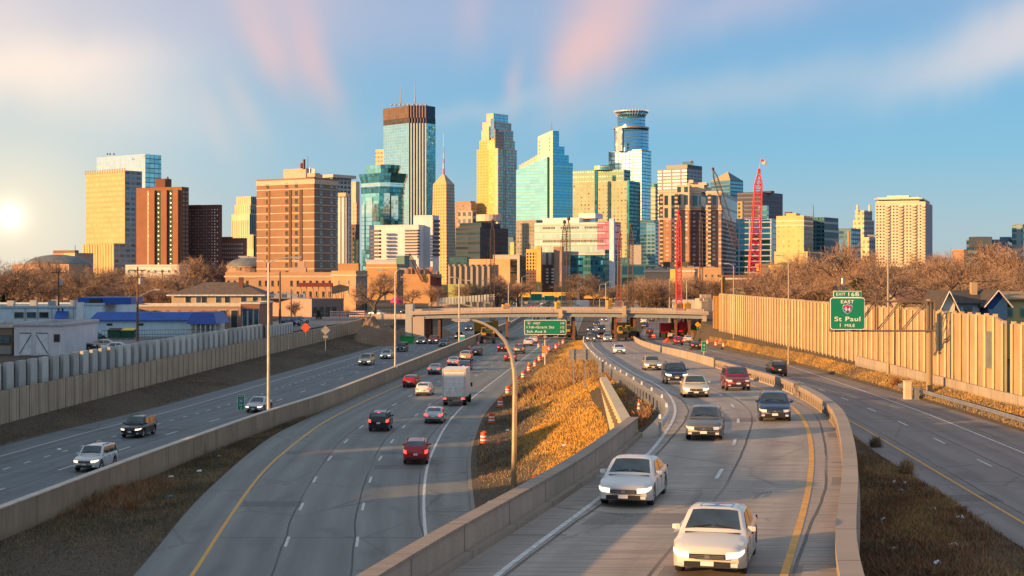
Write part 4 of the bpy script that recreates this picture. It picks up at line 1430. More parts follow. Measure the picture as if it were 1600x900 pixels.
# green attic tower
D = 1500.0
b = Bld('office_tower', 'tan tower of square windows with mint green attic and teal right side', 895, 979, 1001, D, 26)
gr = V('tan_square_windows', (.58, .50, .33), (.12, .24, .20), 3.9, 3.75, .44, .44, .6, .2, .4, dark=.12)
gl = V('teal_square_windows', (.03, .16, .20), (.05, .24, .32), 3.6, 3.75, .7, .6, .8, .1, .3)
att = V('mint_attic', (.36, .52, .38), (.28, .50, .44), 2.6, 5.0, .5, .25, .6, .2)
b.block(284, None, gr, gl)
b.block(266, 284, att, gl, (895, 975, 985), 6, name='attic')
b.block(268, None, V('teal_slit', (.01, .12, .16), (.02, .2, .26), 3, 4, .9, .9), None, (929, 933.5, 934.5), -1.2, name='glass_slot')
b.block(283, None, V('teal_edge', (.04, .28, .32), (.08, .45, .48), 3, 4, .8, .9), gl, (979, 983, 1000), -2, name='corner_strip')
mm = MB()
mm.lathe(at_depth(944, 266, D + 18), [(10, 0), (10, 4.2)], 24)
mm.build('roof_drum', V('mint_drum', (.45, .6, .40), (.1, .3, .35), 30, 3, .4, .7, .7, .2), b.root)
b = Bld('office_building', 'dark teal block with grey portal at the foot of the green attic tower', 966, 1000, 1004, 1300, 20)
b.block(404, None, V('teal_foot', (.04, .16, .2), (.1, .4, .45), 3.4, 3.6, .5, .5, .7, .2))
b.block(384, None, concrete('grey_portal', (.34, .33, .33), 0, .2), None, (984, 1002, 1004), -4, name='portal')
# crown tower
D = 2100.0
t_ = thing('skyscraper', 'blue glass cylinder tower with flared halo crown above a square gridded base', 'building', ((990 - 800) / F * D, D, 3.2))
cg = V('blue_cylinder_glass', (.10, .20, .30), (.16, .50, .74), 8, 4.6, .97, .80, .94, .14, .08, .006)
gr2 = V('white_grid_glass', (.18, .24, .30), (.30, .46, .56), 5.6, 5.4, .86, .84, .9, .12, .1, .01)
pk = V('peach_white_wall', (.58, .52, .47), (.60, .55, .52), 20, 4, .95, .8, .3, .4, .05)
gr3 = V('blue_grid_glass', (.05, .12, .18), (.38, .66, .78), 4.5, 4.6, .86, .80, .9, .1, .15)
mpp = D / F
cx = X(990, D)
for (r, y1, y0, nm, mt) in ((27.5, 196, 236, 'cylinder', cg), (22.3, 175, 196, 'neck', cg)):
 mm = MB()
 mm.lathe((cx, D + 40, 0), [(r * mpp, zy(y0, D)), (r * mpp, zy(y1, D))], 40)
 mm.build(nm, mt, t_, True)
mm = MB()
mm.lathe((cx, D + 40, 0), [(28.3 * mpp, zy(197.5, D)), (28.3 * mpp, zy(195, D)), (24 * mpp, zy(195, D) + .3)], 40)
mm.build('ledge', plain('bronze_ledge', (.45, .30, .22), .4, .5), t_)
mm = MB()
for i in range(36):
 a = 2 * math.pi * i / 36
 p = (cx + 21.6 * mpp * math.cos(a), D + 40 + 21.6 * mpp * math.sin(a), zy(178, D))
 q = (cx + 27 * mpp * math.cos(a), D + 40 + 27 * mpp * math.sin(a), zy(171, D))
 mm.tube(p, q, .22, .22, 4)
 q2 = (q[0], q[1], q[2] + 2.4)
 mm.tube(q, q2, .3, .3, 4)
mm.lathe((cx, D + 40, 0), [(26.6 * mpp, zy(171, D)), (27.2 * mpp, zy(170.6, D)), (27.2 * mpp, zy(169.8, D)), (26.4 * mpp, zy(169.8, D))], 40)
mm.build('crown_ring', plain('white_crown_steel', (.75, .68, .62), .4, .3), t_)
mm = MB()
mm.lathe((cx + 3, D + 40, 0), [(19.5 * mpp, zy(176, D)), (19.5 * mpp, zy(168.6, D))], 30)
mm.build('crown_core', V('crown_core_glass', (.1, .3, .4), (.15, .55, .7), 4, 4, .8, .8), t_)
for i, x in enumerate((970, 977, 984, 990.5, 1008)):
 mm = MB()
 mm.tube(at_depth(x, 170, D + 40), at_depth(x, 164 + (i % 2) * 1.5, D + 40), .35, .2, 5)
 mm.build('mast', M_GALV, t_)
b = Bld('skyscraper_base', '', 951, 987, 1017, D - 10, 30)
WS.remove(b.root)
bpy.data.objects.remove(b.root)
b.root = t_
b.block(237, None, gr2, gr3, name='square_base')
b.block(234.5, None, pk, gr3, (987, 1002, 1017.5), -14, name='front_slab')
b.block(200, 236, V('dark_bay_strip', (.55, .6, .66), (.02, .04, .07), 9, 4, .4, .95, .6, .2), None, (962, 972, 975), -2, name='dark_strip')
b = Bld('apartment_tower', 'round tower end with cream balcony rings right of the crown tower', 1017, 1024, 1028, 1800, 30)
b.block(294, None, V('balcony_rings', (.75, .62, .40), (.05, .07, .08), 40, 5.0, 1.0, .45, .4, .4))
mm = MB()
mm.lathe(at_depth(1022.5, 294, 1806), [(4.0, 0), (4.0, 5)], 16)
mm.build('roof_drum', plain('teal_drum', (.06, .25, .25), .5), b.root)
b = Bld('office_building', 'dark blue glass block with horizontal bands below the crown tower', 1000, 1022, 1033, 1450, 24)
bl = V('dark_blue_bands', (.10, .20, .28), (.06, .22, .34), 30, 3.6, 1.0, .7, .8, .1, .3)
b.block(345, None, bl)
b.block(350, None, V('steel_blue_grid', (.2, .36, .45), (.15, .42, .55), 4, 3.6, .8, .6), None, (1010, 1024, 1030), -10, name='front_bay')
b = Bld('office_tower', 'grey concrete tower with flat dark cap behind the brick residential block', 1028, 1073, 1097, 1900, 34)
gy = V('lilac_grey_grid', (.30, .32, .42), (.30, .25, .23), 13, 4.2, .78, .45, .3, .3, .2)
b.block(264, None, gy, V('lilac_side', (.42, .42, .48), (.05, .07, .13), 9, 4.4, .8, .5, .6, .2))
b.block(257, 263.5, plain('black_cap', (.03, .045, .06), .4, .3), None, (1041, 1074, 1097), 6, name='cap', roof=False)
mm = MB()
mm.box(at_depth(1075, 255, 1920), (14, 4, 3.6))
mm.build('roof_sign', plain('roof_sign_blue', (.15, .3, .45), .5), b.root)
mm = MB()
mm.lathe(at_depth(1080, 253.5, 1918), [(1.2, 0), (2, 1), (1.2, 2.6)], 8)
mm.build('dish_antenna', M_GALV, b.root)
# slant roofed tower
t_ = thing('office_tower', 'glass tower with sloped tan pyramid roof behind the brick residential block', 'building', (X(1105, 1700), 1700, 3.2))
D = 1700.0
mm = MB()
A = [(X(1105), D), (X(1127), D + 20), (X(1110), D + 50), (X(1082), D + 30)]
mm.prism(A, 3.2, zy(281, D), 0, 1)
mm.build('wall', [V('bluish_bands', (.14, .26, .34), (.12, .34, .46), 30, 4, 1, .6, .7, .15), M_ROOF], t_)
mm = MB()
z0, z1 = zy(281, D), zy(266, D)
ap = (X(1106), D + 24, z1)
for i in range(4):
 mm.quad([(*A[i], z0), (*A[(i + 1) % 4], z0), ap], 0 if i in (3, 2) else 1)
mm.build('pyramid_roof', [plain('tan_slope', (.50, .36, .18), .5), V('blue_slope', (.1, .2, .26), (.15, .3, .4), 4, 4, .9, .7)], t_)
# brick residential complex
D = 1150.0
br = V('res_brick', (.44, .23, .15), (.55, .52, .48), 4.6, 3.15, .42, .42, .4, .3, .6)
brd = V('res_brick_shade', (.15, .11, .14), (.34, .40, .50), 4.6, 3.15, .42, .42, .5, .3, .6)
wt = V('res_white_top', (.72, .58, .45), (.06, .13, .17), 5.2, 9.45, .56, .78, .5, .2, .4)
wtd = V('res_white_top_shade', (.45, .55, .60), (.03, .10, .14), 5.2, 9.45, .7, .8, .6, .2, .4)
tr = brick('res_trim', (.78, .60, .44))
b = Bld('apartment_complex', 'large red brick residential block with white upper floors and stepped roof', 1029, 1076, 1077, D, 14, back=40)
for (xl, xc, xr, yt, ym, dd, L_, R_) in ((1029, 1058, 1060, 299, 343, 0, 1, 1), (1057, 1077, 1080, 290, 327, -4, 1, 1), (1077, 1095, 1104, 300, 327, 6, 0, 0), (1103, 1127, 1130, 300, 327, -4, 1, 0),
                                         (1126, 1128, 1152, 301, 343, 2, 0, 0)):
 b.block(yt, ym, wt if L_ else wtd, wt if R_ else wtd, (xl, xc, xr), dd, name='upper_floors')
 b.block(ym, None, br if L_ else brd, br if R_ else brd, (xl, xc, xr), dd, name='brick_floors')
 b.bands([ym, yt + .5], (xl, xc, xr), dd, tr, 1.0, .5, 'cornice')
b.block(289, 300, tr, None, (1058, 1100, 1112), 8, name='penthouse')
b.block(285, 289, tr, None, (1074, 1104, 1108), 10, name='penthouse')
b.block(281, 286, tr, None, (1076, 1083, 1085), 9, name='rooftop_unit')
b.block(411, None, V('brown_base', (.10, .085, .10), (.3, .3, .32), 4.6, 3.2, .4, .4), None, (1032, 1076, 1100), -7, name='base_floors')
for x in (1031, 1054, 1106):
 b.block(303 if x > 1100 else 301, None, V('balcony_stack', (.66, .50, .33), (.07, .07, .07), 30, 3.15, 1, .6, .3, .5), None, (x, x + 4.6, x + 5.4), -7, name='balcony_stack', roof=False)
b = Bld('office_tower', 'curved tan stone tower edge behind the dark crane mast', 1148, 1160, 1162, 1350, 20)
b.block(316, None, V('tan_edge', (.5, .4, .2), (.2, .17, .1), 4, 3.6, .5, .5))
b = Bld('office_tower', 'blue grey slab tower with dark window bands behind the big red crane', 1152, 1188, 1223, 1650, 36)
bg1 = V('slate_slab_front', (.075, .09, .15), (.10, .105, .17), 50, 4.4, 1, .3, .1, .6, .1)
bg2 = V('slate_slab_side', (.17, .17, .23), (.05, .055, .10), 50, 5.4, 1, .3, .2, .4, .1)
b.block(301, None, bg1, bg2)
b.block(298, 301, bg1, None, (1178, 1205, 1210), 10, name='penthouse', roof=False)
b = Bld('office_building', 'blue glass office block with pale mullions behind the big red crane', 1150, 1206, 1214, 1150, 20)
bgx = V('pale_mullion_glass', (.42, .52, .62), (.03, .13, .22), 8, 4.2, .88, .78, .8, .1, .5)
b.block(343, None, bgx)
b.block(323, 343, V('teal_upper', (.2, .4, .45), (.2, .5, .55), 5, 4, .9, .8), None, (1184, 1198, 1201), 4, name='upper_block')
b = Bld('hotel', 'sunlit yellow stone hotel block with stepped roof right of the big red crane', 1213, 1256, 1270, 1000, 28)
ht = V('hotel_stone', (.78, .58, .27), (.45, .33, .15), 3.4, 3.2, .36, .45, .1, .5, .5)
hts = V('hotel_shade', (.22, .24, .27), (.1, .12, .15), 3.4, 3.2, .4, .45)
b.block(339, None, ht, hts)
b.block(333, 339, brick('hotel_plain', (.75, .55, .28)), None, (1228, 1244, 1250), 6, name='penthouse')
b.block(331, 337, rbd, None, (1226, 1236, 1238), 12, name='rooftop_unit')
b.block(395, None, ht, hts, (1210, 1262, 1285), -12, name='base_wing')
b.bands([345, 352], mat=plain('hotel_band', (.7, .6, .45), .7), h=.9, pr=.3)
b = Bld('office_building', 'dark slate block with window bands between the yellow hotel and the low blue roofs', 1266, 1288, 1310, 1300, 34)
b.block(341, None, V('slate_teal', (.05, .13, .17), (.04, .14, .19), 5, 3.6, .8, .6), V('slate_bands', (.15, .2, .24), (.3, .38, .42), 40, 7, 1, .25, .3, .4))
b.rod(1271, 320, 341, .4)
b = Bld('office_building', 'low blue grey building with orange pier right of the slate block', 1308, 1330, 1345, 1400, 30)
b.block(358, None, V('blue_low', (.15, .25, .34), (.1, .3, .42), 6, 4, .7, .6))
b.block(362, None, brick('orange_pier', (.55, .28, .12)), None, (1324, 1327, 1328), -14, name='pier')
b = Bld('apartment_tower', 'narrow cream and black gridded tower with twin roof horns', 1333, 1350, 1366, 1550, 38)
nt_ = V('cream_black_grid', (.82, .66, .42), (.05, .05, .05), 4.6, 5.0, .55, .5, .3, .4, .6)
nts = V('shaded_black_grid', (.42, .42, .44), (.05, .06, .08), 4.6, 5.0, .55, .5, .3, .4, .6)  # right faces: the same grid greyed to paint their shade
b.block(345, None, nt_, nts)
b.block(330, 345, nt_, nts, (1336, 1350, 1363), 4, name='upper_tier')
for x in (1338, 1357):
 b.block(320, 330, brick('horn_cream', (.8, .66, .5)), None, (x, x + 2.6, x + 3.6), 5, name='roof_horn', roof=False)
b.block(372, None, nt_, nts, (1343, 1358, 1368), -60, name='lower_tower')
b = Bld('apartment_tower', 'broad cream apartment tower with balcony columns, rightmost high-rise', 1368, 1446, 1457, 1000, 20)
ap_ = brick('cream_apartment_wall', (.78, .68, .52))
aps = brick('shaded_apartment_wall', (.42, .38, .44))  # right wall, the cream darkened to its shade
b.block(317, None, ap_, aps)
b.block(308, 317, concrete('pale_attic', (.75, .68, .58), 0, .1), None, (1370, 1436, 1446), 5, name='attic')
b.block(305.5, 308, concrete('pale_attic', (.75, .68, .58), 0, .1), None, (1386, 1420, 1426), 10, name='penthouse', roof=False)
b.bands([310], (1367, 1440, 1452), 2, ap_, .8, 1.0, 'roof_slab')
fc = b.face('L', 319, 412)
b.windows(fc, 15, 19, .55, .5, M_PANE, M_FRAME_W, sill=False, cells=lambda c, r: c not in (3, 7, 11, 14), cap=98)
P0, P1, za, zb_ = fc
for i, c_ in enumerate((3, 7, 11, 14)):
 q = (c_ + .5) / 15.0
 cxx, cyy = P0[0] + (P1[0] - P0[0]) * q, P0[1] + (P1[1] - P0[1]) * q
 an = math.atan2(P1[1] - P0[1], P1[0] - P0[0])
 mm = MB()
 for k in range(19):
  z = za + (zb_ - za) * k / 19.0
  mm.box((cxx + math.sin(an) * .9, cyy - math.cos(an) * .9, z + .4), (2.1, 1.5, .8), an)
 mm.build('balcony_stack', plain('balcony_brown', (.50, .42, .32), .7), b.root)
b.done()
for (nm, lb, xl, xc, xr, yt, d, th, m1, m2) in (
  ('office_building', 'low dark blue building with round tan drum at the right edge of the skyline', 1510, 1575, 1592, 376, 1100, 20, V('navy_bands', (.14, .22, .3), (.04, .12, .2), 40, 4.5, 1, .5, .7, .2), None),
  ('office_building', 'teal framed building cropped by the right edge above the bare trees', 1581, 1598, 1640, 352, 1100, 30, V('teal_frames', (.30, .40, .45), (.04, .16, .2), 8, 4.5, .6, .7, .7, .2), None),
  ('brick_building', 'small orange brick block among bare trees right of the broad cream tower', 1488, 1506, 1512, 392, 900, 30, V('sm_orange', (.55, .3, .17), (.3, .2, .15), 3, 3, .5, .5, .1), None)):
 b = Bld(nm, lb, xl, xc, xr, d, th)
 b.block(yt, None, m1, m2)
 if yt == 376:
  mm = MB()
  mm.lathe(at_depth(1532, 386, 1095), [(8, 0), (8, 7.2)], 20)
  mm.build('roof_drum', plain('tan_drum', (.6, .42, .26), .6), b.root)
  b.block(370, 376, m1, None, (1562, 1580, 1588), 10, name='upper_storey')
# glass hospital in the centre
D = 900.0
b = Bld('hospital', 'wide glass building with pale upper floors, pink corner and white fin below the teal tower', 835, 945, 969, D, 24)
hg = V('hospital_pale_glass', (.44, .52, .46), (.50, .62, .54), 1.6, 4.0, .9, .84, .85, .14, .12, .012)
hb = V('hospital_blue_glass', (.05, .20, .26), (.12, .50, .62), 1.6, 4.0, .85, .62, .85, .10, .5, .02)
hp = V('hospital_pink_glass', (.36, .12, .17), (.42, .20, .30), 1.6, 4.0, .9, .8, .6, .2, .3)
wp = concrete('hospital_white', (.72, .70, .68), 0, .08)
b.block(399, None, hb, hb, (880, 945, 969))
b.block(349, 399, hg, hb, name='upper_glass')
b.block(399, None, hg, hb, (835, 882, 884), -.8, name='lower_left_glass')
b.block(348, 390, hp, hp, (933, 952, 970), -1.2, name='pink_glass')
b.block(344, None, concrete('pale_blue_fin', (.48, .58, .70), 0, .1), None, (952, 959, 961), -3.5, name='white_fin')
b.bands([349, 364, 381, 397], mat=plain('hospital_floor_line', (.7, .7, .66), .6), h=.45, pr=.25)
b.block(340, 349, wp, None, (848, 905, 930), 6, name='roof_storey')
b.block(333, 341, wp, concrete('shaded_hospital_white', (.55, .58, .72), 0, .08), (904, 930, 942), 8, name='roof_storey')  # lilac right wall is the white one in painted shade
for i in range(10):
 mm = MB()
 P = foot(835, 945, 969, D, R(24))
 for row, y in enumerate((355, 376)):
  for k in range(3):
   q = .13 + i * .085
   if row == 0 and i in (2, 6):
    continue
   mm.box((P[3][0] + (P[0][0] - P[3][0]) * q + k * 1.3, P[3][1] + (P[0][1] - P[3][1]) * q - .25 - k * .6, zy(y, D)), (.8, .3, 1.2), -.42)
 mm.build('vent_panel', plain('brown_vent', (.2, .15, .11), .7), b.root)
# yellow hotel in front
D = 800.0
b = Bld('hotel', 'sunlit yellow stucco hotel with grey right wing in front of the wide glass building', 822, 845, 847, D, 14, back=14)
yw = brick('yellow_stucco', (.80, .55, .16))
yb_ = brick('dark_brick_base', (.20, .12, .11))
b.block(392, 425, yw)
b.block(425, None, yb_, name='base_floors')
b.block(388, None, yw, None, (838, 845, 846.5), -2, name='stair_bay')
mm = MB()
mm.lathe(at_depth(841, 389, D), [(2.2, 0), (1.7, .9), (.4, 1.6)], 10)
mm.build('cupola', yw, b.root)
b.windows(b.face('L', 394, 424), 5, 6, .5, .7, M_PANE, M_FRAME_D, sill=False, cells=lambda c, r: c < 4)
b.windows(b.face('L', 425, 444), 5, 4, .5, .55, M_PANE, M_FRAME_D, sill=False, cells=lambda c, r: c < 4)
b.done()
b = Bld('hotel', 'grey and white stucco hotel wing with brown base, right of the yellow stucco hotel', 847, 878, 880, D + 6, 12, back=16)
b.block(394, 416, concrete('pale_stucco', (.50, .47, .45), 0, .1))
b.block(416, None, yb_, name='base_floors')
b.block(388, None, brick('pink_stucco', (.45, .30, .25)), None, (865, 878, 881), -2.5, name='side_bay')
for x in (855, 863.5):
 mm = MB()
 mm.box(at_depth(x, 405, D + 4), (1.3, .6, 6.4))
 mm.build('window_strip', M_FRAME_D, b.root)
 for k in range(5):
  mm = MB()
  mm.box(at_depth(x, 421 + k * 5, D + 4), (1.2, .5, .8))
  mm.build('window', M_FRAME_W, b.root)
# low buildings between
lowb = [
 ('office_building', 'navy glass block between the grey hotel wing and the wide glass building', 880, 890, 904, 395, 880, 20, V('navy_small', (.01, .06, .12), (.02, .10, .18), 6, 4, .95, .9), None, None),
 ('office_building', 'dark teal block with grey roof left of the yellow stucco hotel', 770, 812, 822, 400, 1000, 20, concrete('tan_parapet', (.45, .40, .35), 0, .2), V('deep_teal', (.01, .06, .09), (.02, .09, .13), 5, 4, .9, .8), None),
 ('warehouse', 'low orange lit windowless building with deep blue shaded side, in front of the navy blocks', 733, 797, 808, 407, 900, 16, brick('orange_wall', (.80, .45, .24)), V('teal_dim', (.02, .07, .09), (.02, .10, .13), 5, 4, .9, .8), None),
 ('office_building', 'grey pilastered two storey building with tall dark windows left of the orange lit building', 700, 770, 779, 416, 760, 14, V('grey_pilasters', (.42, .36, .33), (.045, .05, .06), 2.9, 60, .60, 1.0, .3, .3, vo=8), None, None),
 ('office_building', 'small teal roofed block behind the grey pilastered building', 702, 730, 735, 404, 1000, 16, V('teal_block', (.04, .12, .15), (.08, .25, .28), 5, 4, .6, .6), None, None),
 ('brick_building', 'orange brick block with pale cornice, left of the red shuttered brick building', 572, 620, 632, 416, 640, 22, brick('amber_brick', (.50, .29, .14)), brick('grey_shade_brick', (.30, .23, .20)), 2),
 ('brick_building', 'orange brick wing with a dark corner recess behind the tall brick tower foot', 527, 560, 563, 415, 620, 16, brick('amber_brick2', (.48, .29, .16)), None, None),
 ('brick_building', 'square orange brick building with barrel shaped roof sheds in the middle distance', 630, 672, 690, 432, 560, 24, brick('amber_brick3', (.46, .27, .14)), brick('red_shutter', (.26, .06, .05)), None),
 ('apartment_block', 'pale brick corner building with paired white windows and white shopfront', 518, 556, 574, 428, 430, 30, brick('pale_orange_brick', (.58, .36, .22)), brick('shaded_pale_brick', (.36, .30, .25)), 3),  # right wall is the same brick in painted shade
]
for nm, lb, xl, xc, xr, yt, d, th, mL, mR, kind in lowb:
 b = Bld(nm, lb, xl, xc, xr, d, th)
 b.block(yt, None, mL, mR)
 if kind:
  b.bands([yt + 2.2], mat=band, h=.5, pr=.35, name='cornice')
 if kind == 2:
  b.windows(b.face('L', yt + 8, 478), 4, 2, .3, .45, M_PANE, cells=lambda c, r: c == 2)
  b.windows(b.face('R', yt + 8, 478), 3, 3, .35, .6, M_PANE2)
 if kind == 3:
  b.windows(b.face('L', yt + 6, 464), 5, 2, .34, .5, M_PANE2, M_FRAME_W, 1, cells=lambda c, r: c in (1, 3))
  b.windows(b.face('R', yt + 6, 464), 4, 2, .3, .5, M_PANE)
  mm = MB()
  P = foot(xl, xc, xr, d, R(th))
  an = math.atan2(P[1][1] - P[0][1], P[1][0] - P[0][0])
  L = math.hypot(P[1][1] - P[0][1], P[1][0] - P[0][0])
  for k in range(4):
   q = (k + .5) / 4
   mm.box((P[0][0] + (P[1][0] - P[0][0]) * q + .15, P[0][1] + (P[1][1] - P[0][1]) * q - .1, 4.0 + 1.6), (L / 4 - .8, .3, 2.6), an)
  mm.build('shop_window', M_PANE2, b.root)
  mm = MB()
  q = .5
  mm.box((P[0][0] + (P[1][0] - P[0][0]) * q + .3, P[0][1] + (P[1][1] - P[0][1]) * q - .2, 7.4), (L, .5, .9), an)
  mm.build('shop_fascia', M_WHT, b.root)
# sheds on roof of the barrel building
mm = MB()
for i in range(22):
 p = at_depth(632 + i * 2.5, 431, 565)
 mm.box((p[0], p[1] + random.uniform(0, 8), p[2] + random.uniform(.2, 1.6)), (random.uniform(.3, 1.4), 1, random.uniform(1.2, 5)))
mm.box(at_depth(659, 433, 569), (15, 9, .5))
o = mm.build('scaffold', plain('rusty_scaffold', (.42, .24, .15), .8))
tag(o, 'cluttered scaffold frames standing on the roof of the square orange brick building', 'scaffold')
# big institute behind the street (three storeys of orange brick)
D = 455.0
b = Bld('institute', 'long orange brick institute with rows of sash windows in front of the tall brick tower', 352, 520, 534, D, 10, zb=3.5)
b.block(430, None, brick('institute_brick', (.50, .32, .20)), None)
b.bands([432], mat=band, h=.5, pr=.4, name='cornice')
b.windows(b.face('L', 434, 468), 17, 2, .32, .48, M_PANE, M_FRAME_D, sill=True, cells=lambda c, r: c not in (4, 9))
b.block(418, 430, brick('pink_gable', (.52, .36, .27)), None, (452, 478, 480), 10, name='stepped_gable', roof=False)
b.block(408, 420, brick('pink_gable', (.52, .36, .27)), None, (465, 476, 477), 14, name='stepped_gable', roof=False)
b.done()
# drum of the institute with conical roof
for (x0, x1, yt, yb, d, lb) in ((22, 128, 397, 416, 700, 'large grey shallow dome roof on brick drum at the far left'), (347, 418, 402, 418, 640, 'grey shallow dome roof behind the red brick slab, left of the tall brick tower')):
 t_ = thing('domed_hall', lb, 'domed building', (X((x0 + x1) / 2, d), d, 3.2))
 r = (x1 - x0) / 2 / F * d
 c = (X((x0 + x1) / 2, d), d + r, 0)
 z0, z1 = zy(yb, d), zy(yt, d)
 prof = [(r * math.cos(a), z0 + (z1 - z0) * math.sin(a)) for a in [i * math.pi / 2 / 7 for i in range(7)]] + [(.3, z1)]
 mm = MB()
 mm.lathe(c, prof, 28)
 mm.build('dome', plain('dome_slate', (.15, .165, .17), .7, var=.35, scale=.2), t_, True)
 mm = MB()
 mm.lathe(c, [(r * .97, 3.2), (r * .97, z0), (r * 1.01, z0), (r * 1.01, z0 + .5)], 28)
 mm.build('drum_wall', V('drum_brick', (.50, .31, .22), (.07, .06, .06), 9, 12, .3, .3, .2, .4), t_)
 if x0 < 100:
  mm = MB()
  mm.tube((c[0] + 8, c[1], z1 - 1), (c[0] + 8, c[1], z1 + 4.5), .2, .1, 5)
  mm.build('mast', M_DARK, t_)
b = Bld('brick_building', 'long orange brick wing with arched dark openings below the large dome at the far left', 20, 108, 130, 640, 14)
b.block(416, None, V('arched_brick', (.52, .32, .22), (.06, .05, .05), 12, 16, .28, .3, .2, .4), None)
b = Bld('brick_building', 'pink brick penthouse blocks beside the large dome', 82, 120, 146, 760, 30)
b.block(398, None, brick('pink_brick', (.56, .34, .27)), None)
b.block(391, 398, brick('roof_brown', (.25, .14, .09)), None, (83, 118, 123), 8, name='penthouse', roof=False)
b.block(398, None, brick('cream_bit', (.75, .58, .3)), None, (100, 118, 120), -4, name='stair_tower')
b = Bld('shed', 'low white flat roofed sheds among bare trees between the dome and the red brick slab', 196, 280, 296, 620, 16)
b.block(417, None, concrete('white_shed', (.62, .58, .55), 0, .15), None)
b.windows(b.face('L', 418, 430), 8, 1, .4, .4, M_PANE2, sill=False)
# ------------------------------------------------------------------ vehicles
def paint(name, rgb, metal=.3, rough=.28):
 if name in MATS:
  return MATS[name]
 m, t, b = principled(name)
 tc = t.n('ShaderNodeTexCoord').outputs['Object']
 n1 = t.noise(tc, 1.3, 4, .6)
 _, _, z = t.sep(tc)
 dirt = t.m('MULTIPLY', t.rng(z, .75, .2), t.rng(n1, .3, .7, .2, .9))
 t.put(b.inputs['Base Color'], t.mix(t.m('MULTIPLY', dirt, .55), rgb, (.16, .14, .12)))
 t.put(b.inputs['Roughness'], t.rng(dirt, 0, 1, rough, .7))
 b.inputs['Metallic'].default_value = metal
 b.inputs['Coat Weight'].default_value = .5
 b.inputs['Coat Roughness'].default_value = .08
 MATS[name] = m
 return m
PAINT = {'white': paint('white_paintwork', (.62, .62, .62), .0), 'silver': paint('silver_paintwork', (.46, .47, .48), .6), 'black': paint('black_paintwork', (.012, .013, .016), .2),
         'red': paint('red_paintwork', (.36, .012, .016), .2), 'maroon': paint('maroon_paintwork', (.20, .02, .035), .3), 'navy': paint('navy_paintwork', (.012, .035, .10), .4),
         'grey': paint('grey_paintwork', (.14, .145, .15), .5), 'beige': paint('beige_paintwork', (.46, .38, .27), .4), 'gold': paint('gold_paintwork', (.60, .52, .36), .3),
         'bluegrey': paint('blue_grey_paintwork', (.20, .28, .36), .5), 'pearl': paint('pearl_paintwork', (.66, .62, .56), .1), 'teal': paint('dark_teal_paintwork', (.02, .08, .09), .4)}
M_CGL = plain('car_glass', (.11, .14, .155), .05, .8, var=.3, scale=.9)
M_TYRE = plain('tyre_rubber', (.018, .018, .019), .85)
M_RIM = plain('wheel_rim', (.30, .31, .32), .35, .8)
M_TRIM = plain('black_trim', (.016, .016, .017), .5)
M_PLATE = plain('licence_plate', (.62, .64, .66), .5)
M_HL = plain('headlight_lit', (.9, .88, .8), .2, emit=(1.0, .80, .52), es=1.0)
M_HLO = plain('headlight_lens', (.75, .76, .76), .12, .2)
M_TL = plain('tail_light_lit', (.5, .01, .01), .3, emit=(1.0, .05, .035), es=2.2)
M_TLO = plain('tail_light_lens', (.32, .012, .012), .25)
KIND = {
 # L, W, H, hood z nose, hood z cowl, belt, cowl y, roof front y, roof rear y, deck y, deck z, tail z, wheel r, front wheel y, rear wheel y
 'sedan': dict(L=4.75, W=1.82, H=1.44, zn=.68, zc=.92, belt=.95, yc=-1.10, yf=-.32, yr=.85, yd=1.62, zd=1.02, zt=.96, r=.33, wf=-1.42, wr=1.38, low=.20, pil=(.28,)),
 'hatch': dict(L=4.25, W=1.76, H=1.50, zn=.70, zc=.96, belt=.98, yc=-1.10, yf=-.40, yr=1.45, yd=1.98, zd=1.00, zt=.94, r=.32, wf=-1.34, wr=1.26, low=.20, pil=(.30, 1.22)),
 'suv': dict(L=4.70, W=1.88, H=1.72, zn=.86, zc=1.08, belt=1.12, yc=-1.12, yf=-.55, yr=1.88, yd=2.24, zd=1.10, zt=1.05, r=.37, wf=-1.42, wr=1.36, low=.28, pil=(.28, 1.26)),
 'minivan': dict(L=5.05, W=1.96, H=1.75, zn=.74, zc=1.04, belt=1.05, yc=-1.50, yf=-.62, yr=2.12, yd=2.44, zd=1.05, zt=1.0, r=.34, wf=-1.60, wr=1.42, low=.20, pil=(.15, 1.32)),
}
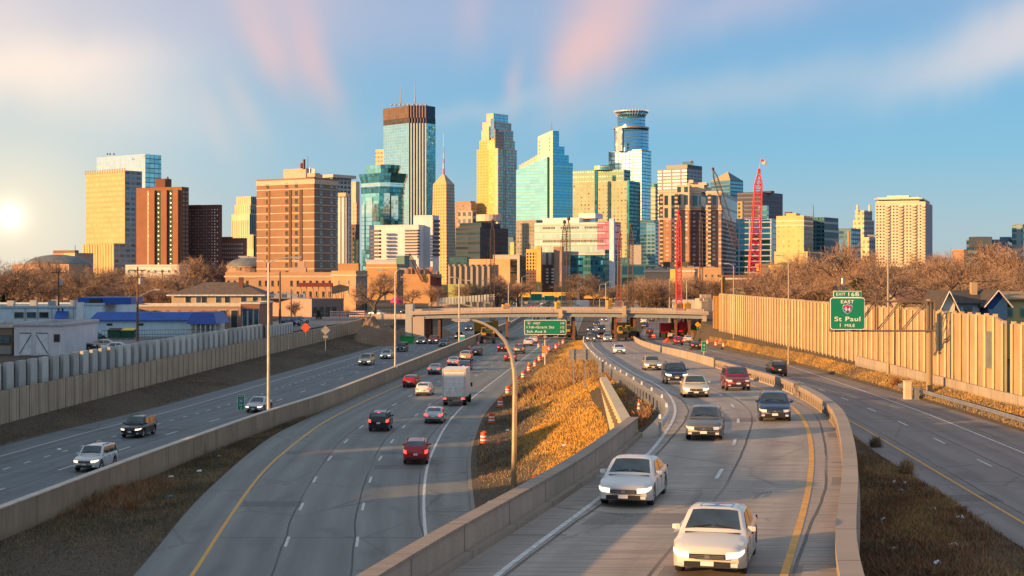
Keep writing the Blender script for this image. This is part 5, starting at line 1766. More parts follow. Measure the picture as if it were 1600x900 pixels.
def car_proto(kind):
 k = KIND[kind]
 L, W, H = k['L'], k['W'], k['H']
 hw, y0, y1 = W / 2, -k['L'] / 2, k['L'] / 2
 root = thing('car', 'prototype', 'car', world_space=False)
 def width(y):
  a = min(1, (y - y0) / .75)
  b = min(1, (y1 - y) / .6)
  f = (1 - .17 * (1 - a) ** 2.2) * (1 - .13 * (1 - b) ** 2.2)
  return hw * f
 def top(y):
  if y < k['yc']:
   q = (y - y0) / (k['yc'] - y0)
   return k['zn'] + (k['zc'] - k['zn']) * (q ** .62)
  if y > k['yd']:
   q = (y - k['yd']) / max(.05, (y1 - k['yd']))
   return k['zd'] + (k['zt'] - k['zd']) * q
  q = (y - k['yc']) / (k['yd'] - k['yc'])
  return k['zc'] + (k['zd'] - k['zc']) * q
 def low(y):
  z = k['low']
  if y - y0 < .3:
   z += .06 * (1 - (y - y0) / .3)
  if y1 - y < .3:
   z += .10 * (1 - (y1 - y) / .3)
  return z
 def bow(x, y):
  f0, f1 = max(0, 1 - (y - y0) / .9), max(0, 1 - (y1 - y) / .7)
  return (x / hw) ** 2 * (.17 * f0 - .12 * f1)
 ys = sorted(set(list(np.linspace(y0, y1, 46)) + [y0 + .04, y0 + .1, y1 - .04, y1 - .1]))
 rings = []
 for y in ys:
  w, t_, lo = width(y), top(y), low(y)
  e = max(0, 1 - (y - y0) / .12) + max(0, 1 - (y1 - y) / .12)
  t_ -= .07 * e * e
  lo2 = lo
  for wy in (k['wf'], k['wr']):
   R_ = k['r'] + .07
   if abs(y - wy) < R_:
    lo2 = max(lo2, k['r'] + math.sqrt(R_ * R_ - (y - wy) ** 2))
  ins = .10
  half = [(w - ins - .03, lo2), (w - .01, lo2 + .02), (w + .0, max(lo2 + .05, (lo + t_) * .5)), (w - .015, max(lo2 + .07, t_ - .13)), (w - .06, max(lo2 + .08, t_ - .035)), (w * .72, t_ + .0), (w * .35, t_ + .025)]
  ring = [(x, y, z) for x, z in half] + [(-x, y, z) for x, z in reversed(half)]
  rings.append([(x, yy + bow(x, yy), z) for x, yy, z in ring])
 mb_ = MB()
 mb_.loft(rings, closed=True, cap0=True, cap1=True)
 # cabin shell
 yc, yf, yr, yd = k['yc'] - .05, k['yf'], k['yr'], k['yd'] + .04
 bl = k['belt']
 wt = hw * (.74 if kind in ('sedan', 'hatch') else .80)
 def roof(y):
  if y <= yf:
   q = (y - yc) / (yf - yc)
   z0 = top(yc) - .01
   return z0 + (H - .03 - z0) * (q ** .92)
  if y >= yr:
   q = (y - yr) / (yd - yr)
   z0 = top(k['yd']) - .01
   return z0 + (H - .05 - z0) * (1 - q ** 1.25)
  q = (y - yf) / (yr - yf)
  return H - .03 + .03 * math.sin(math.pi * min(1, q * 1.1)) - .02 * q
 def cab_half(y, z):
  """half width of the cabin at height z"""
  f = (z - bl) / (H - bl)
  base = width(y) - .07
  return base + (wt - base) * max(0, f)
 rings = []
 for y in sorted(set(list(np.linspace(yc, yf, 7)) + list(np.linspace(yf, yr, 10)) + list(np.linspace(yr, yd, 6)))):
  zr = roof(y)
  b0 = min(bl - .06, zr - .03)
  zs = max(b0 + .01, zr - .07)
  half = [(cab_half(y, b0), b0), (cab_half(y, zs), zs), (cab_half(y, zr) - .07, zr - .01), (cab_half(y, zr) * .5, zr + .02)]
  rings.append([(x, y, z) for x, z in half] + [(-x, y, z) for x, z in reversed(half)])
 mb_.loft(rings, closed=True, cap0=True, cap1=True)
 body = mb_.build('body', PAINT['white'], root, True)
 body.data.set_sharp_from_angle(angle=R(50))
 # glass
 def slope_glass(ya, yb, n, name, marg):
  g = MB()
  rr = []
  for i in range(n + 1):
   y = ya + (yb - ya) * i / n
   z = roof(y) + .028
   h = cab_half(y, z) - marg
   rr.append([(h * s, y, z - .014 * abs(s) ** 3 - (.012 if abs(s) == 1 else 0)) for s in (-1, -.6, 0, .6, 1)])
  g.loft(rr)
  return g.build(name, M_CGL, root, True)
 s_ = (yf - yc)
 slope_glass(yc + .16 * s_, yf - .06 * s_, 5, 'windshield', .115)
 s_ = (yd - yr)
 slope_glass(yr + .10 * s_, yr + (.66 if kind != 'sedan' else .80) * s_, 5, 'rear_window', .12)
 zb, ztp = bl + .02, H - .115
 pils = [yc + .40 * (yf - yc) + .10] + list(k['pil']) + [yr + (.35 if kind == 'sedan' else .25) * (yd - yr)]
 if kind == 'sedan':
  pils[-1] = yr + .42 * (yd - yr)
 for sgn in (1, -1):
  for i in range(len(pils) - 1):
   a, b = pils[i] + (.05 if i else 0), pils[i + 1] - .04
   ta = a if i else yf + .05
   tb = b if i < len(pils) - 2 else (yr - .02 if kind == 'sedan' else b - .10)
   P = [(a, zb), (b, zb), (tb, ztp), (max(ta, a), ztp)]
   pts = [(sgn * (cab_half(y, z) + .014), y, z) for y, z in P]
   g = MB()
   g.quad(pts if sgn > 0 else pts[::-1])
   g.build('side_window', M_CGL, root)
  # mirror
  g = MB()
  c = (sgn * (hw + .05), k['yf'] - .42, bl + .05)
  g.loft([[(c[0] - .10, c[1] + dy, c[2] + dz) for dy, dz in ((-.05, -.06), (.05, -.06), (.05, .06), (-.05, .06))],
    [(c[0], c[1] + dy, c[2] + dz) for dy, dz in ((-.07, -.06), (.06, -.06), (.06, .06), (-.05, .06))],
    [(c[0] + .09, c[1] + dy, c[2] + dz) for dy, dz in ((-.05, -.05), (.05, -.05), (.05, .05), (-.04, .05))]] if sgn > 0 else
               [[(c[0] - .09, c[1] + dy, c[2] + dz) for dy, dz in ((-.05, -.05), (.05, -.05), (.05, .05), (-.04, .05))],
    [(c[0], c[1] + dy, c[2] + dz) for dy, dz in ((-.07, -.06), (.06, -.06), (.06, .06), (-.05, .06))],
    [(c[0] + .10, c[1] + dy, c[2] + dz) for dy, dz in ((-.05, -.06), (.05, -.06), (.05, .06), (-.05, .06))]], closed=True, cap0=True, cap1=True)
  g.box((sgn * (hw - .0), c[1], c[2] - .05), (.14, .05, .04))
  g.build('mirror', PAINT['white'], root)
  # door handles
  for hy in (k['pil'][0] - .22, k['pil'][0] + .75):
   g = MB()
   g.box((sgn * (width(hy) + .006), hy, bl - .17), (.03, .18, .035))
   g.build('door_handle', M_TRIM, root)
  # lights following the outline of nose and tail
  def lamp(ye, sg2, z0, z1, xin, back, name, mt):
   path_ = [(xin, ye - sg2 * .02), (width(ye + sg2 * .0) - .02, ye - sg2 * .015)]
   for q in (.35, .7, 1.0):
    yy = ye + sg2 * back * q
    path_.append((width(yy) + .012, yy))
   g_ = MB()
   ra = [(sgn * x, y, z0 + (.03 * i)) for i, (x, y) in enumerate(path_)]
   rb_ = [(sgn * x - sgn * .0, y + sg2 * .03, z1 + .012 * i) for i, (x, y) in enumerate(path_)]
   rr_ = [ra, rb_]
   rr_ = [[(x, y + bow(x, y) - sg2 * .012, z) for x, y, z in q_] for q_ in rr_]
   if sgn * sg2 < 0:
    rr_ = rr_[::-1]
   g_.loft(rr_)
   return g_.build(name, mt, root)
  hz = k['zn']
  lamp(y0, 1, hz - .19, hz - .045, hw * .50, .32, 'headlight', M_HLO)
  tz = k['zt']
  if kind in ('suv', 'minivan'):
   lamp(y1, -1, tz - .24, tz + .03, hw * .72, .16, 'tail_light', M_TLO)
  else:
   lamp(y1, -1, tz - .24, tz - .06, hw * .55, .26, 'tail_light', M_TLO)
 # front and rear details
 def patch(name, x0, x1, z0, z1, y, mt, th=.03):
  g_ = MB()
  g_.box(((x0 + x1) / 2, y, (z0 + z1) / 2), (x1 - x0, th, z1 - z0))
  return g_.build(name, mt, root)
 hz = k['zn']
 patch('grille', -hw * .48, hw * .48, hz - .20, hz - .08, y0 - .005, M_TRIM)
 patch('lower_grille', -hw * .62, hw * .62, k['low'] + .08, k['low'] + .22, y0 - .005, M_TRIM)
 patch('front_plate', -.16, .16, hz - .36, hz - .24, y0 - .02, M_PLATE)
 patch('rear_plate', -.16, .16, k['zt'] - .34, k['zt'] - .20, y1 + .02, M_PLATE)
 patch('rear_bumper', -hw * .80, hw * .80, k['low'] + .12, k['low'] + .26, y1 + .005, M_TRIM)
 g = MB()
 g.box((0, yr + .02, roof(yr) + .01), (.26, .05, .03))
 g.build('brake_light', M_TLO, root)
 if kind in ('suv', 'minivan'):
  for sgn in (1, -1):
   g = MB()
   g.box((sgn * (wt - .10), (yf + yr) / 2, H + .035), (.04, (yr - yf) * .9, .035))
   for q in (-.4, 0, .4):
    g.box((sgn * (wt - .10), (yf + yr) / 2 + q * (yr - yf), H + .0), (.04, .08, .06))
   g.build('roof_rail', M_TRIM, root)
 # wipers, bonnet seams, fog lamps, door seams
 for sgn in (1, -1):
  g = MB()
  g.tube((sgn * hw * .55, yc + .12, roof(yc + .12) + .05), (sgn * hw * .05, yc + .22, roof(yc + .22) + .05), .014, .010, 4)
  g.build('wiper', M_TRIM, root)
  g = MB()
  g.box((sgn * hw * .70, y0 + .012, k['low'] + .15), (.20, .05, .09))
  g.build('fog_lamp', M_HLO, root)
  for yy in (yc + .42, k['pil'][0], k['pil'][0] + .98):
   g = MB()
   for z0_, z1_ in ((k['low'] + .16, (k['low'] + bl) / 2), ((k['low'] + bl) / 2, bl - .14)):
    g.tube((sgn * (width(yy) - .004), yy, z0_), (sgn * (width(yy) - .004), yy, z1_), .007, .007, 4)
   g.build('door_seam', M_TRIM, root)
 g = MB()
 g.box((0, yc + .03, top(yc) + .012), (hw * 1.5, .10, .03))
 g.build('cowl', M_TRIM, root)
 g = MB()
 for z_ in (hz - .115, hz - .15, hz - .18):
  g.box((0, y0 - .024, z_), (hw * .9, .02, .012))
 g.box((0, y0 - .026, hz - .14), (.12, .02, .08))
 g.build('grille_bar', M_RIM, root)
 # wheels
 for sx in (1, -1):
  for wy in (k['wf'], k['wr']):
   r = k['r']
   cx = sx * (hw - .14)
   n = 20
   def ring(rad, x):
    return [(cx + x, wy + rad * math.cos(2 * math.pi * i / n), r + rad * math.sin(2 * math.pi * i / n)) for i in range(n)]
   g = MB()
   g.loft([ring(r * .62, -.10), ring(r * .93, -.11), ring(r, -.08), ring(r, .08), ring(r * .93, .11), ring(r * .62, .10)][::1 if sx > 0 else 1], closed=True)
   wheel = g.build('wheel', M_TYRE, root, True)
   g = MB()
   out = .10 * sx
   g.loft([ring(r * .64, out), ring(r * .56, out * .75)], closed=True)
   for i in range(5):
    a = 2 * math.pi * i / 5 + .3
    p = (cx + out * .85, wy, r)
    q = (cx + out * .85, wy + r * .6 * math.cos(a), r + r * .6 * math.sin(a))
    g.tube(p, q, .05, .035, 4)
   g.box((cx + out * .2, wy, r), (.04, r * .8, r * .8))
   g.build('rim', M_RIM, wheel)
 index_kids(root)
 return root
PROTO = {k_: car_proto(k_) for k_ in KIND}
GROUPS = {'on1': 'oncoming cars on the left carriageway', 'aw2': 'cars driving away on the middle carriageway', 'on3': 'oncoming cars on the ramp', 'aw4': 'cars driving away on the right carriageway',
          'park': 'cars parked beside the shops'}
def set_car(c, colour, head=False, tail=False, brake=False):
 for ch in c.children:
  n = ch.name.split('.')[0]
  m_ = None
  if n in ('body', 'mirror'):
   m_ = PAINT[colour]
  elif n == 'headlight' and head:
   m_ = M_HL
  elif n == 'tail_light' and tail:
   m_ = M_TL
  elif n == 'brake_light' and brake:
   m_ = M_TL
  if m_:
   ch.material_slots[0].link = 'OBJECT'
   ch.material_slots[0].material = m_
USED_CATS = {'sedan': ('sedan', 'sedan car'), 'hatch': ('hatchback', 'hatchback'), 'suv': ('suv', 'suv'), 'minivan': ('minivan', 'minivan')}
def put_car(kind, colour, x, y, road, label, lit=1, scale=1.0):
 name, cat = USED_CATS[kind]
 if road == 'park':
  gx, gy, gz = ground_at(x, y, 4.0)
  rz = lit
 else:
  prof, f = {'on1': (zero, M1), 'aw2': (zero, Y2), 'on3': (z3, WL3), 'aw4': (z4, Y4)}[road]
  gx, gy = on_profile(x, y, prof)
  gz = prof(gy) + .015
  rz = -math.atan((f(gy + 2) - f(gy - 2)) / 4.0)
  if road.startswith('aw'):
   rz += math.pi
 c = copy_tree(PROTO[kind])
 c.name = name
 c.location = (gx, gy, gz)
 if road == 'park':
  c.rotation_euler = (0, 0, rz)
 else:
  sl_ = (prof(gy + 2) - prof(gy - 2)) / 4.0
  c.rotation_euler = (math.atan(sl_) * (1 if road.startswith('on') else -1), 0, rz)
 tag(c, label, cat, GROUPS[road])
 if c.children:
  if road == 'park':
   set_car(c, colour)
  elif road.startswith('on'):
   set_car(c, colour, head=bool(lit))
  else:
   set_car(c, colour, tail=bool(lit), brake=lit == 2)
 return c
CARS = [
 ('suv', 'white', 150, 732, 'on1', 'white wagon nearest on the left carriageway, headlights on, beside the tall median wall', 1),
 ('suv', 'black', 217, 681, 'on1', 'black suv with glowing amber headlights behind the white wagon on the left carriageway', 1),
 ('sedan', 'silver', 405, 642, 'on1', 'pale silver sedan half behind the lamp post near the small green mile sign', 1),
 ('minivan', 'beige', 573, 570, 'on1', 'beige minivan with headlights on, left of the white sedan on the left carriageway', 1),
 ('sedan', 'silver', 605, 560, 'on1', 'silver white sedan with headlights on between the beige minivan and the black suv', 1),
 ('suv', 'black', 628, 549, 'on1', 'black suv with lights off just right of the second lamp post', 0),
 ('sedan', 'grey', 659, 537, 'on1', 'dark sedan with lit headlights, left of a pair near the bridge on the left carriageway', 1),
 ('suv', 'maroon', 678, 537, 'on1', 'dark maroon suv with lit headlights, right of a pair near the bridge', 1),
 ('sedan', 'teal', 694, 541, 'on1', 'unlit dark teal sedan just left of the turquoise portable toilet', 0),
 ('hatch', 'grey', 718, 529, 'on1', 'grey hatchback with lit headlights behind the thin lamp post near the bridge', 1),
 ('sedan', 'navy', 733, 516, 'on1', 'navy sedan with lit headlights under the bridge on the left carriageway', 1),
 ('suv', 'red', 651, 721, 'aw2', 'bright red suv nearest on the middle carriageway with tail lights lit', 1),
 ('suv', 'black', 595, 671, 'aw2', 'black suv with brake lights on the middle carriageway left of the silver sedan', 2),
 ('sedan', 'silver', 680, 659, 'aw2', 'silver sedan braking just behind the dirty white box truck', 2),
 ('hatch', 'white', 664, 617, 'aw2', 'white hatchback with brake lights left of the box truck', 2),
 ('hatch', 'red', 643, 604, 'aw2', 'red hatchback beside the yellow line left of the white hatchback', 0),
 ('sedan', 'bluegrey', 681, 584, 'aw2', 'dark blue grey sedan ahead of the red hatchback', 1),
 ('sedan', 'silver', 710, 572, 'aw2', 'silver sedan ahead of the blue grey sedan near the median wall', 1),
 ('sedan', 'navy', 727, 578, 'aw2', 'navy sedan just ahead of the dirty white box truck', 0),
 ('suv', 'beige', 729, 564, 'aw2', 'bronze suv between the silver sedan and a black sedan near the median drums', 1),
 ('sedan', 'black', 745, 555, 'aw2', 'black sedan beside the orange drums at the median', 0),
 ('sedan', 'black', 786, 549, 'aw2', 'black sedan just left of the big curved lamp post arm', 1),
 ('suv', 'grey', 812, 552, 'aw2', 'grey suv with bright brake light near the green direction sign', 2),
 ('sedan', 'maroon', 798, 564, 'aw2', 'dark maroon sedan crossed by the big curved lamp post', 1),
 ('sedan', 'white', 826, 540, 'aw2', 'white sedan with pink tail lights just under the green direction sign', 2),
 ('sedan', 'white', 834, 536, 'aw2', 'white sedan ahead of another white sedan just under the green direction sign', 1),
 ('sedan', 'red', 842, 528, 'aw2', 'small dark red sedan partly hidden behind the green direction sign', 1),
 ('sedan', 'navy', 838, 500, 'aw2', 'small navy sedan under the bridge above the green direction sign', 0),
 ('sedan', 'grey', 855, 499, 'aw2', 'small grey sedan under the bridge right of the small navy sedan', 0),
 ('suv', 'maroon', 864, 497, 'aw2', 'dark red suv under the bridge beside the pier', 1),
 ('sedan', 'white', 846, 483, 'aw2', 'far white sedan beyond the bridge, lower of a pair', 0),
 ('suv', 'white', 846, 478, 'aw2', 'far white suv beyond the bridge, upper of a pair', 0),
 ('sedan', 'red', 833, 482, 'aw2', 'far red sedan beyond the bridge left of the white pair', 1),
 ('sedan', 'black', 856, 480, 'aw2', 'far black sedan beyond the bridge right of the white pair', 0),
 ('sedan', 'silver', 800, 483, 'on1', 'far silver sedan beyond the bridge on the left carriageway', 1),
 ('suv', 'grey', 805, 476, 'on1', 'far grey suv with lit headlights high up on the left carriageway', 1),
 ('sedan', 'pearl', 1120, 879, 'on3', 'large pale sedan nearest the camera on the ramp, bonnet lit gold by the sun', 1),
 ('sedan', 'white', 991, 779, 'on3', 'white sedan second nearest on the ramp beside the left parapet', 1),
 ('hatch', 'grey', 1102, 683, 'on3', 'dark grey hatchback in the left lane of the ramp at the end of the parapet', 0),
 ('hatch', 'navy', 1209, 655, 'on3', 'navy blue hatchback in the right lane of the ramp beside the railing', 0),
 ('suv', 'maroon', 1149, 609, 'on3', 'maroon suv in the right lane of the ramp ahead of the gold sedan', 0),
 ('sedan', 'gold', 1085, 619, 'on3', 'champagne gold sedan on the ramp with headlights lit', 1),
 ('suv', 'navy', 1054, 599, 'on3', 'dark navy suv on the ramp left of and behind the champagne sedan', 1),
 ('sedan', 'beige', 1018, 578, 'on3', 'tan sedan on the ramp behind the navy suv', 1),
 ('sedan', 'pearl', 967, 553, 'on3', 'cream white sedan with lights on, alone on the far ramp', 1),
 ('suv', 'grey', 923, 534, 'on3', 'grey suv with lights on, leading the cluster at the far bend of the ramp', 1),
 ('sedan', 'black', 930, 527, 'on3', 'black sedan just behind the grey suv in the far ramp cluster', 1),
 ('sedan', 'red', 940, 529, 'on3', 'red sedan with orange lit lamps in the middle of the far ramp cluster', 1),
 ('suv', 'silver', 949, 534, 'on3', 'silver suv on the right of the far ramp cluster', 1),
 ('sedan', 'navy', 923, 518, 'on3', 'navy sedan with lit headlights before the bridge, left of a pair on the far ramp', 1),
 ('suv', 'black', 940, 518, 'on3', 'black suv with lit headlights before the bridge, right of a pair on the far ramp', 1),
 ('sedan', 'black', 932, 509, 'on3', 'unlit black sedan under the bridge on the far ramp', 0),
 ('sedan', 'grey', 944, 502, 'on3', 'grey sedan with lit headlights furthest under the bridge on the far ramp', 1),
 ('suv', 'black', 1213, 587, 'aw4', 'dark suv driving away alone on the right carriageway', 0),
 ('sedan', 'black', 1086, 546, 'aw4', 'black sedan with lit tail lights on the right carriageway behind the small green sign', 1),
 ('suv', 'maroon', 1059, 539, 'aw4', 'maroon suv with brake lights on the right carriageway near the red cones', 2),
 ('sedan', 'pearl', 1075, 535, 'aw4', 'cream sedan on the right carriageway beside the construction drums', 0),
 ('sedan', 'white', 1049, 528, 'aw4', 'white sedan on the right carriageway before the bridge pier', 0),
 ('sedan', 'maroon', 1015, 521, 'aw4', 'dark red sedan on the right carriageway just behind the orange barricade', 0),
 ('suv', 'navy', 1008, 513, 'aw4', 'navy suv on the right carriageway under the bridge', 0),
 ('suv', 'white', 1006, 506, 'aw4', 'white suv furthest under the bridge on the right carriageway', 0),
 ('sedan', 'grey', 1018, 502, 'aw4', 'grey sedan furthest right under the bridge on the right carriageway', 0),
 ('suv', 'black', 121, 549, 'park', 'black suv parked nearest the noise wall beside the white garage', 1.9),
 ('sedan', 'beige', 166, 547, 'park', 'tan sedan parked beside the black suv near the dumpsters', 1.75),
 ('hatch', 'teal', 145, 533, 'park', 'dark teal hatchback parked in front of the white workshop', 2.6),
 ('sedan', 'grey', 131, 541, 'park', 'grey sedan parked between the black suv and the workshop', 2.2),
 ('sedan', 'silver', 185, 552, 'park', 'silver car roof just showing over the noise panels', 1.7),
 ('suv', 'navy', 455, 509, 'park', 'dark blue suv at the kerb of the street behind the retaining wall', .9),
 ('sedan', 'teal', 468, 505, 'park', 'teal sedan at the kerb right of the dark blue suv', .9),
 ('sedan', 'white', 505, 487, 'park', 'white car in the street between the shops and the striped barricades', 2.2),
 ('sedan', 'silver', 590, 494, 'park', 'silver sedan in the side street by the bare tree', 1.2),
 ('sedan', 'navy', 622, 490, 'park', 'navy car under the pink awning', .8),
 ('sedan', 'black', 1554, 500, 'park', 'dark car roof showing above the right noise wall beside the blue gabled house', 1.6),
]
for i_, a in enumerate(CARS):
 c_ = put_car(*a)
 if 'nearest the camera' in a[5]:
  m_ = MB()
  m_.loft([[(s_, y_, KIND['sedan']['H'] + .012 - .02 * abs(s_)) for s_ in (-.42, -.2, 0, .2, .42)] for y_ in (-.12, .2, .5)])
  o_ = m_.build('sunroof', M_CGL)
  o_.parent = c_
  c_.scale = (1.03, 1.0, 1.04)
def drop(root):
 for c in list(root.children):
  drop(c)
 if root in WS:
  WS.remove(root)
 bpy.data.objects.remove(root)
for p_ in PROTO.values():
 drop(p_)
def truck(x, y, prof, f, away, label, rz=None, L=7.0, dirty=True):
 gx, gy = on_profile(x, y, prof)
 t_ = thing('box_truck', label, 'truck', (0, 0, 0), world_space=False)
 W, H0, H1 = 2.5, .95, 3.95
 m, tt, b = principled('truck_box_side' if not dirty else 'dirty_truck_box')
 tc = tt.n('ShaderNodeTexCoord').outputs['Object']
 sx, sy, sz = tt.sep(tc)
 n_ = tt.noise(tt.comb(tt.m('MULTIPLY', sx, 3.0), tt.m('MULTIPLY', sy, 3.0), tt.m('MULTIPLY', sz, .8)), 1.2, 5, .7)
 g = tt.m('MULTIPLY', tt.rng(n_, .38, .62), tt.rng(sz, 3.6, 1.2, .1, .95))
 tt.put(b.inputs['Base Color'], tt.mix(tt.m('MULTIPLY', g, .6 if dirty else .2), (.82, .80, .77), (.26, .24, .22)))
 b.inputs['Roughness'].default_value = .55
 # front towards -Y
 mm = MB()
 mm.box((0, .6, (H0 + H1) / 2), (W, L - 2.2, H1 - H0))
 mm.build('cargo_box', m, t_)
 ye = .6 + (L - 2.2) / 2
 mm = MB()
 for sx_ in (-1, 1):
  mm.box((sx_ * (W / 2 - .05), ye + .03, (H0 + H1) / 2), (.12, .08, H1 - H0))
 mm.box((0, ye + .03, H1 - .14), (W - .24, .08, .28))
 mm.build('door_frame', plain('truck_frame', (.55, .50, .44), .5), t_)
 mm = MB()
 mm.box((0, ye + .02, (H0 + H1) / 2 - .1), (W - .3, .04, H1 - H0 - .4))
 for k in range(5):
  mm.box((0, ye + .05, H0 + .5 + k * .5), (W - .35, .03, .03))
 mm.build('roller_door', m, t_)
 mm = MB()
 mm.box((0, ye + .1, H0 - .14), (W, .3, .22))
 mm.box((0, ye + .2, .52), (W * .8, .1, .12))
 mm.box((-.6, ye + .15, .72), (.1, .1, .4))
 mm.box((.6, ye + .15, .72), (.1, .1, .4))
 mm.build('rear_bumper', plain('rusty_bumper', (.22, .15, .12), .7), t_)
 for sx_ in (-1, 1):
  mm = MB()
  mm.box((sx_ * (W / 2 - .28), ye + .27, H0 - .14), (.34, .06, .18))
  mm.build('tail_light', M_TL, t_)
 mm = MB()
 mm.box((0, ye - L / 2, .75), (.9, L - .8, .25))
 mm.build('chassis', M_TRIM, t_)
 yf = .6 - (L - 2.2) / 2
 mm = MB()
 prof_ = [(yf - .1, .6), (yf - .1, 2.35), (yf - .9, 2.35), (yf - 1.45, 1.55), (yf - 1.95, 1.4), (yf - 2.0, .6)]
 mm.loft([[(-1.05, a_, b_) for a_, b_ in prof_], [(1.05, a_, b_) for a_, b_ in prof_]], closed=True, cap0=True, cap1=True)
 mm.build('cab', PAINT['white'], t_)
 mm = MB()
 mm.quad([(-.9, yf - 1.40, 1.64), (.9, yf - 1.40, 1.64), (.85, yf - .96, 2.26), (-.85, yf - .96, 2.26)])
 mm.build('windshield', M_CGL, t_)
 for sx_ in (-1, 1):
  for wy, rr_ in ((ye - 1.3, .46), (yf - 1.1, .44)):
   mm = MB()
   n = 18
   cx = sx_ * (W / 2 - .22)
   rg = lambda rad, x_: [(cx + x_, wy + rad * math.cos(2 * math.pi * i / n), rr_ + rad * math.sin(2 * math.pi * i / n)) for i in range(n)]
   mm.loft([rg(rr_, -.2), rg(rr_, .2)], closed=True, cap0=True, cap1=True)
   w_ = mm.build('wheel', M_TYRE, t_, False)
   mm = MB()
   mm.loft([rg(rr_ * .55, .21 * sx_), rg(rr_ * .3, .17 * sx_)], closed=True, cap1=True)
   mm.build('rim', M_RIM, w_)
  mm = MB()
  mm.box((sx_ * 1.3, yf - 1.1, 1.9), (.2, .1, .45))
  mm.build('mirror', M_TRIM, t_)
  mm = MB()
  mm.box((sx_ * .8, yf - 2.0, .85), (.4, .05, .2))
  mm.build('headlight', M_HLO, t_)
 t_.location = (gx, gy, prof(gy) + .015)
 a = -math.atan((f(gy + 2) - f(gy - 2)) / 4.0) + (math.pi if away else 0)
 t_.rotation_euler = (0, 0, a if rz is None else rz)
 return t_
truck(714, 631, zero, Y2, True, 'dirty white box truck with red tail lights in the right lane of the middle carriageway')
truck(909, 484, zero, Y2, False, 'far white box truck beyond the bridge seen obliquely', rz=-.95, dirty=False)
# ------------------------------------------------------------------ helpers that place on the terrain
def on_ground(x, y, d0=55.0, d1=420.0):
 d = d0
 while d < d1:
  z = CH + (HY - y) * d / F
  X_ = (x - 800) / F * d
  if z <= surf_height(X_, d):
   return (X_, d, z)
  d += .5
 return ((x - 800) / F * d1, d1, 0)
ORANGE = plain('safety_orange', (.75, .10, .02), .5, var=.12)
REFW = plain('reflective_white', (.80, .80, .80), .4, var=.08)
SGREEN = plain('sign_green', (.004, .22, .12), .4, var=.06, scale=.6)
SWHITE = plain('sign_white', (.82, .84, .82), .4, var=.05)
SBLUE = plain('sign_blue', (.02, .09, .36), .4, var=.05)
SRED = plain('sign_red', (.55, .04, .05), .4, var=.05)
SBACK = plain('sign_back_aluminium', (.36, .35, .33), .5, .5, var=.2)
M_POLE = plain('lamp_post_steel', (.50, .48, .45), .4, .45, var=.15)
M_WOOD = plain('utility_pole_wood', (.16, .10, .065), .9, var=.35)
YEQ = plain('machine_yellow', (.42, .24, .03), .5, var=.25)
M_TRACK = plain('track_steel', (.04, .035, .03), .8)
RCR = plain('crane_red', (.62, .02, .04), .45, var=.15)
BCR = plain('crane_dark', (.075, .05, .05), .6, var=.3)
def text_mesh(body, size, mat, name='lettering', spacing=1.0, shear=0.0, bold=0.0, fit=None):
 """lettering in the xz plane facing -Y, origin at its left baseline"""
 cu = bpy.data.curves.new('lettering_curve', 'FONT')
 cu.body = body
 cu.size = size
 cu.space_character = spacing
 cu.extrude = .01
 cu.offset = min(bold, .012) * .35
 o = bpy.data.objects.new('tmp', cu)
 COL.objects.link(o)
 bpy.context.view_layer.update()
 me = bpy.data.meshes.new_from_object(o)
 me.name = name
 bpy.data.objects.remove(o)
 xs = [v.co.x for v in me.vertices]
 w = (max(xs) - min(xs)) if xs else 1
 k = fit / w if fit else 1.0
 x0 = min(xs)
 for v in me.vertices:
  v.co = Vector(((v.co.x - x0) * k, -v.co.z, v.co.y))
 me.materials.clear()
 me.materials.append(mat)
 return me, w * k
def letters(parent, body, x, z, size, y=-.06, mat=None, align='L', fit=None, bold=.006, name='lettering', spacing=1.08):
 me, w = text_mesh(body, size, mat or SWHITE, name, spacing, bold=bold * size / .3, fit=fit)
 o = bpy.data.objects.new(name, me)
 if align == 'C':
  x -= w / 2
 elif align == 'R':
  x -= w
 o.location = (x, y, z)
 COL.objects.link(o)
 o.parent = parent
 return o
def rounded(w, h, r, n=5):
 P = []
 for cx, cz, a0 in ((w / 2 - r, h / 2 - r, 0), (-w / 2 + r, h / 2 - r, 90), (-w / 2 + r, -h / 2 + r, 180), (w / 2 - r, -h / 2 + r, 270)):
  for i in range(n + 1):
   a = R(a0 + 90 * i / n)
   P.append((cx + r * math.cos(a), cz + r * math.sin(a)))
 return P
def plate(parent, w, h, mat, x=0, z=0, y=0.0, th=.04, r=.12, name='sign_panel'):
 m_ = MB()
 P = rounded(w, h, r)
 fr = [(px + x, y - th / 2, pz + z) for px, pz in P]
 bk = [(px + x, y + th / 2, pz + z) for px, pz in P]
 m_.loft([bk, fr], closed=True, cap0=True, cap1=True)
 return m_.build(name, mat, parent)
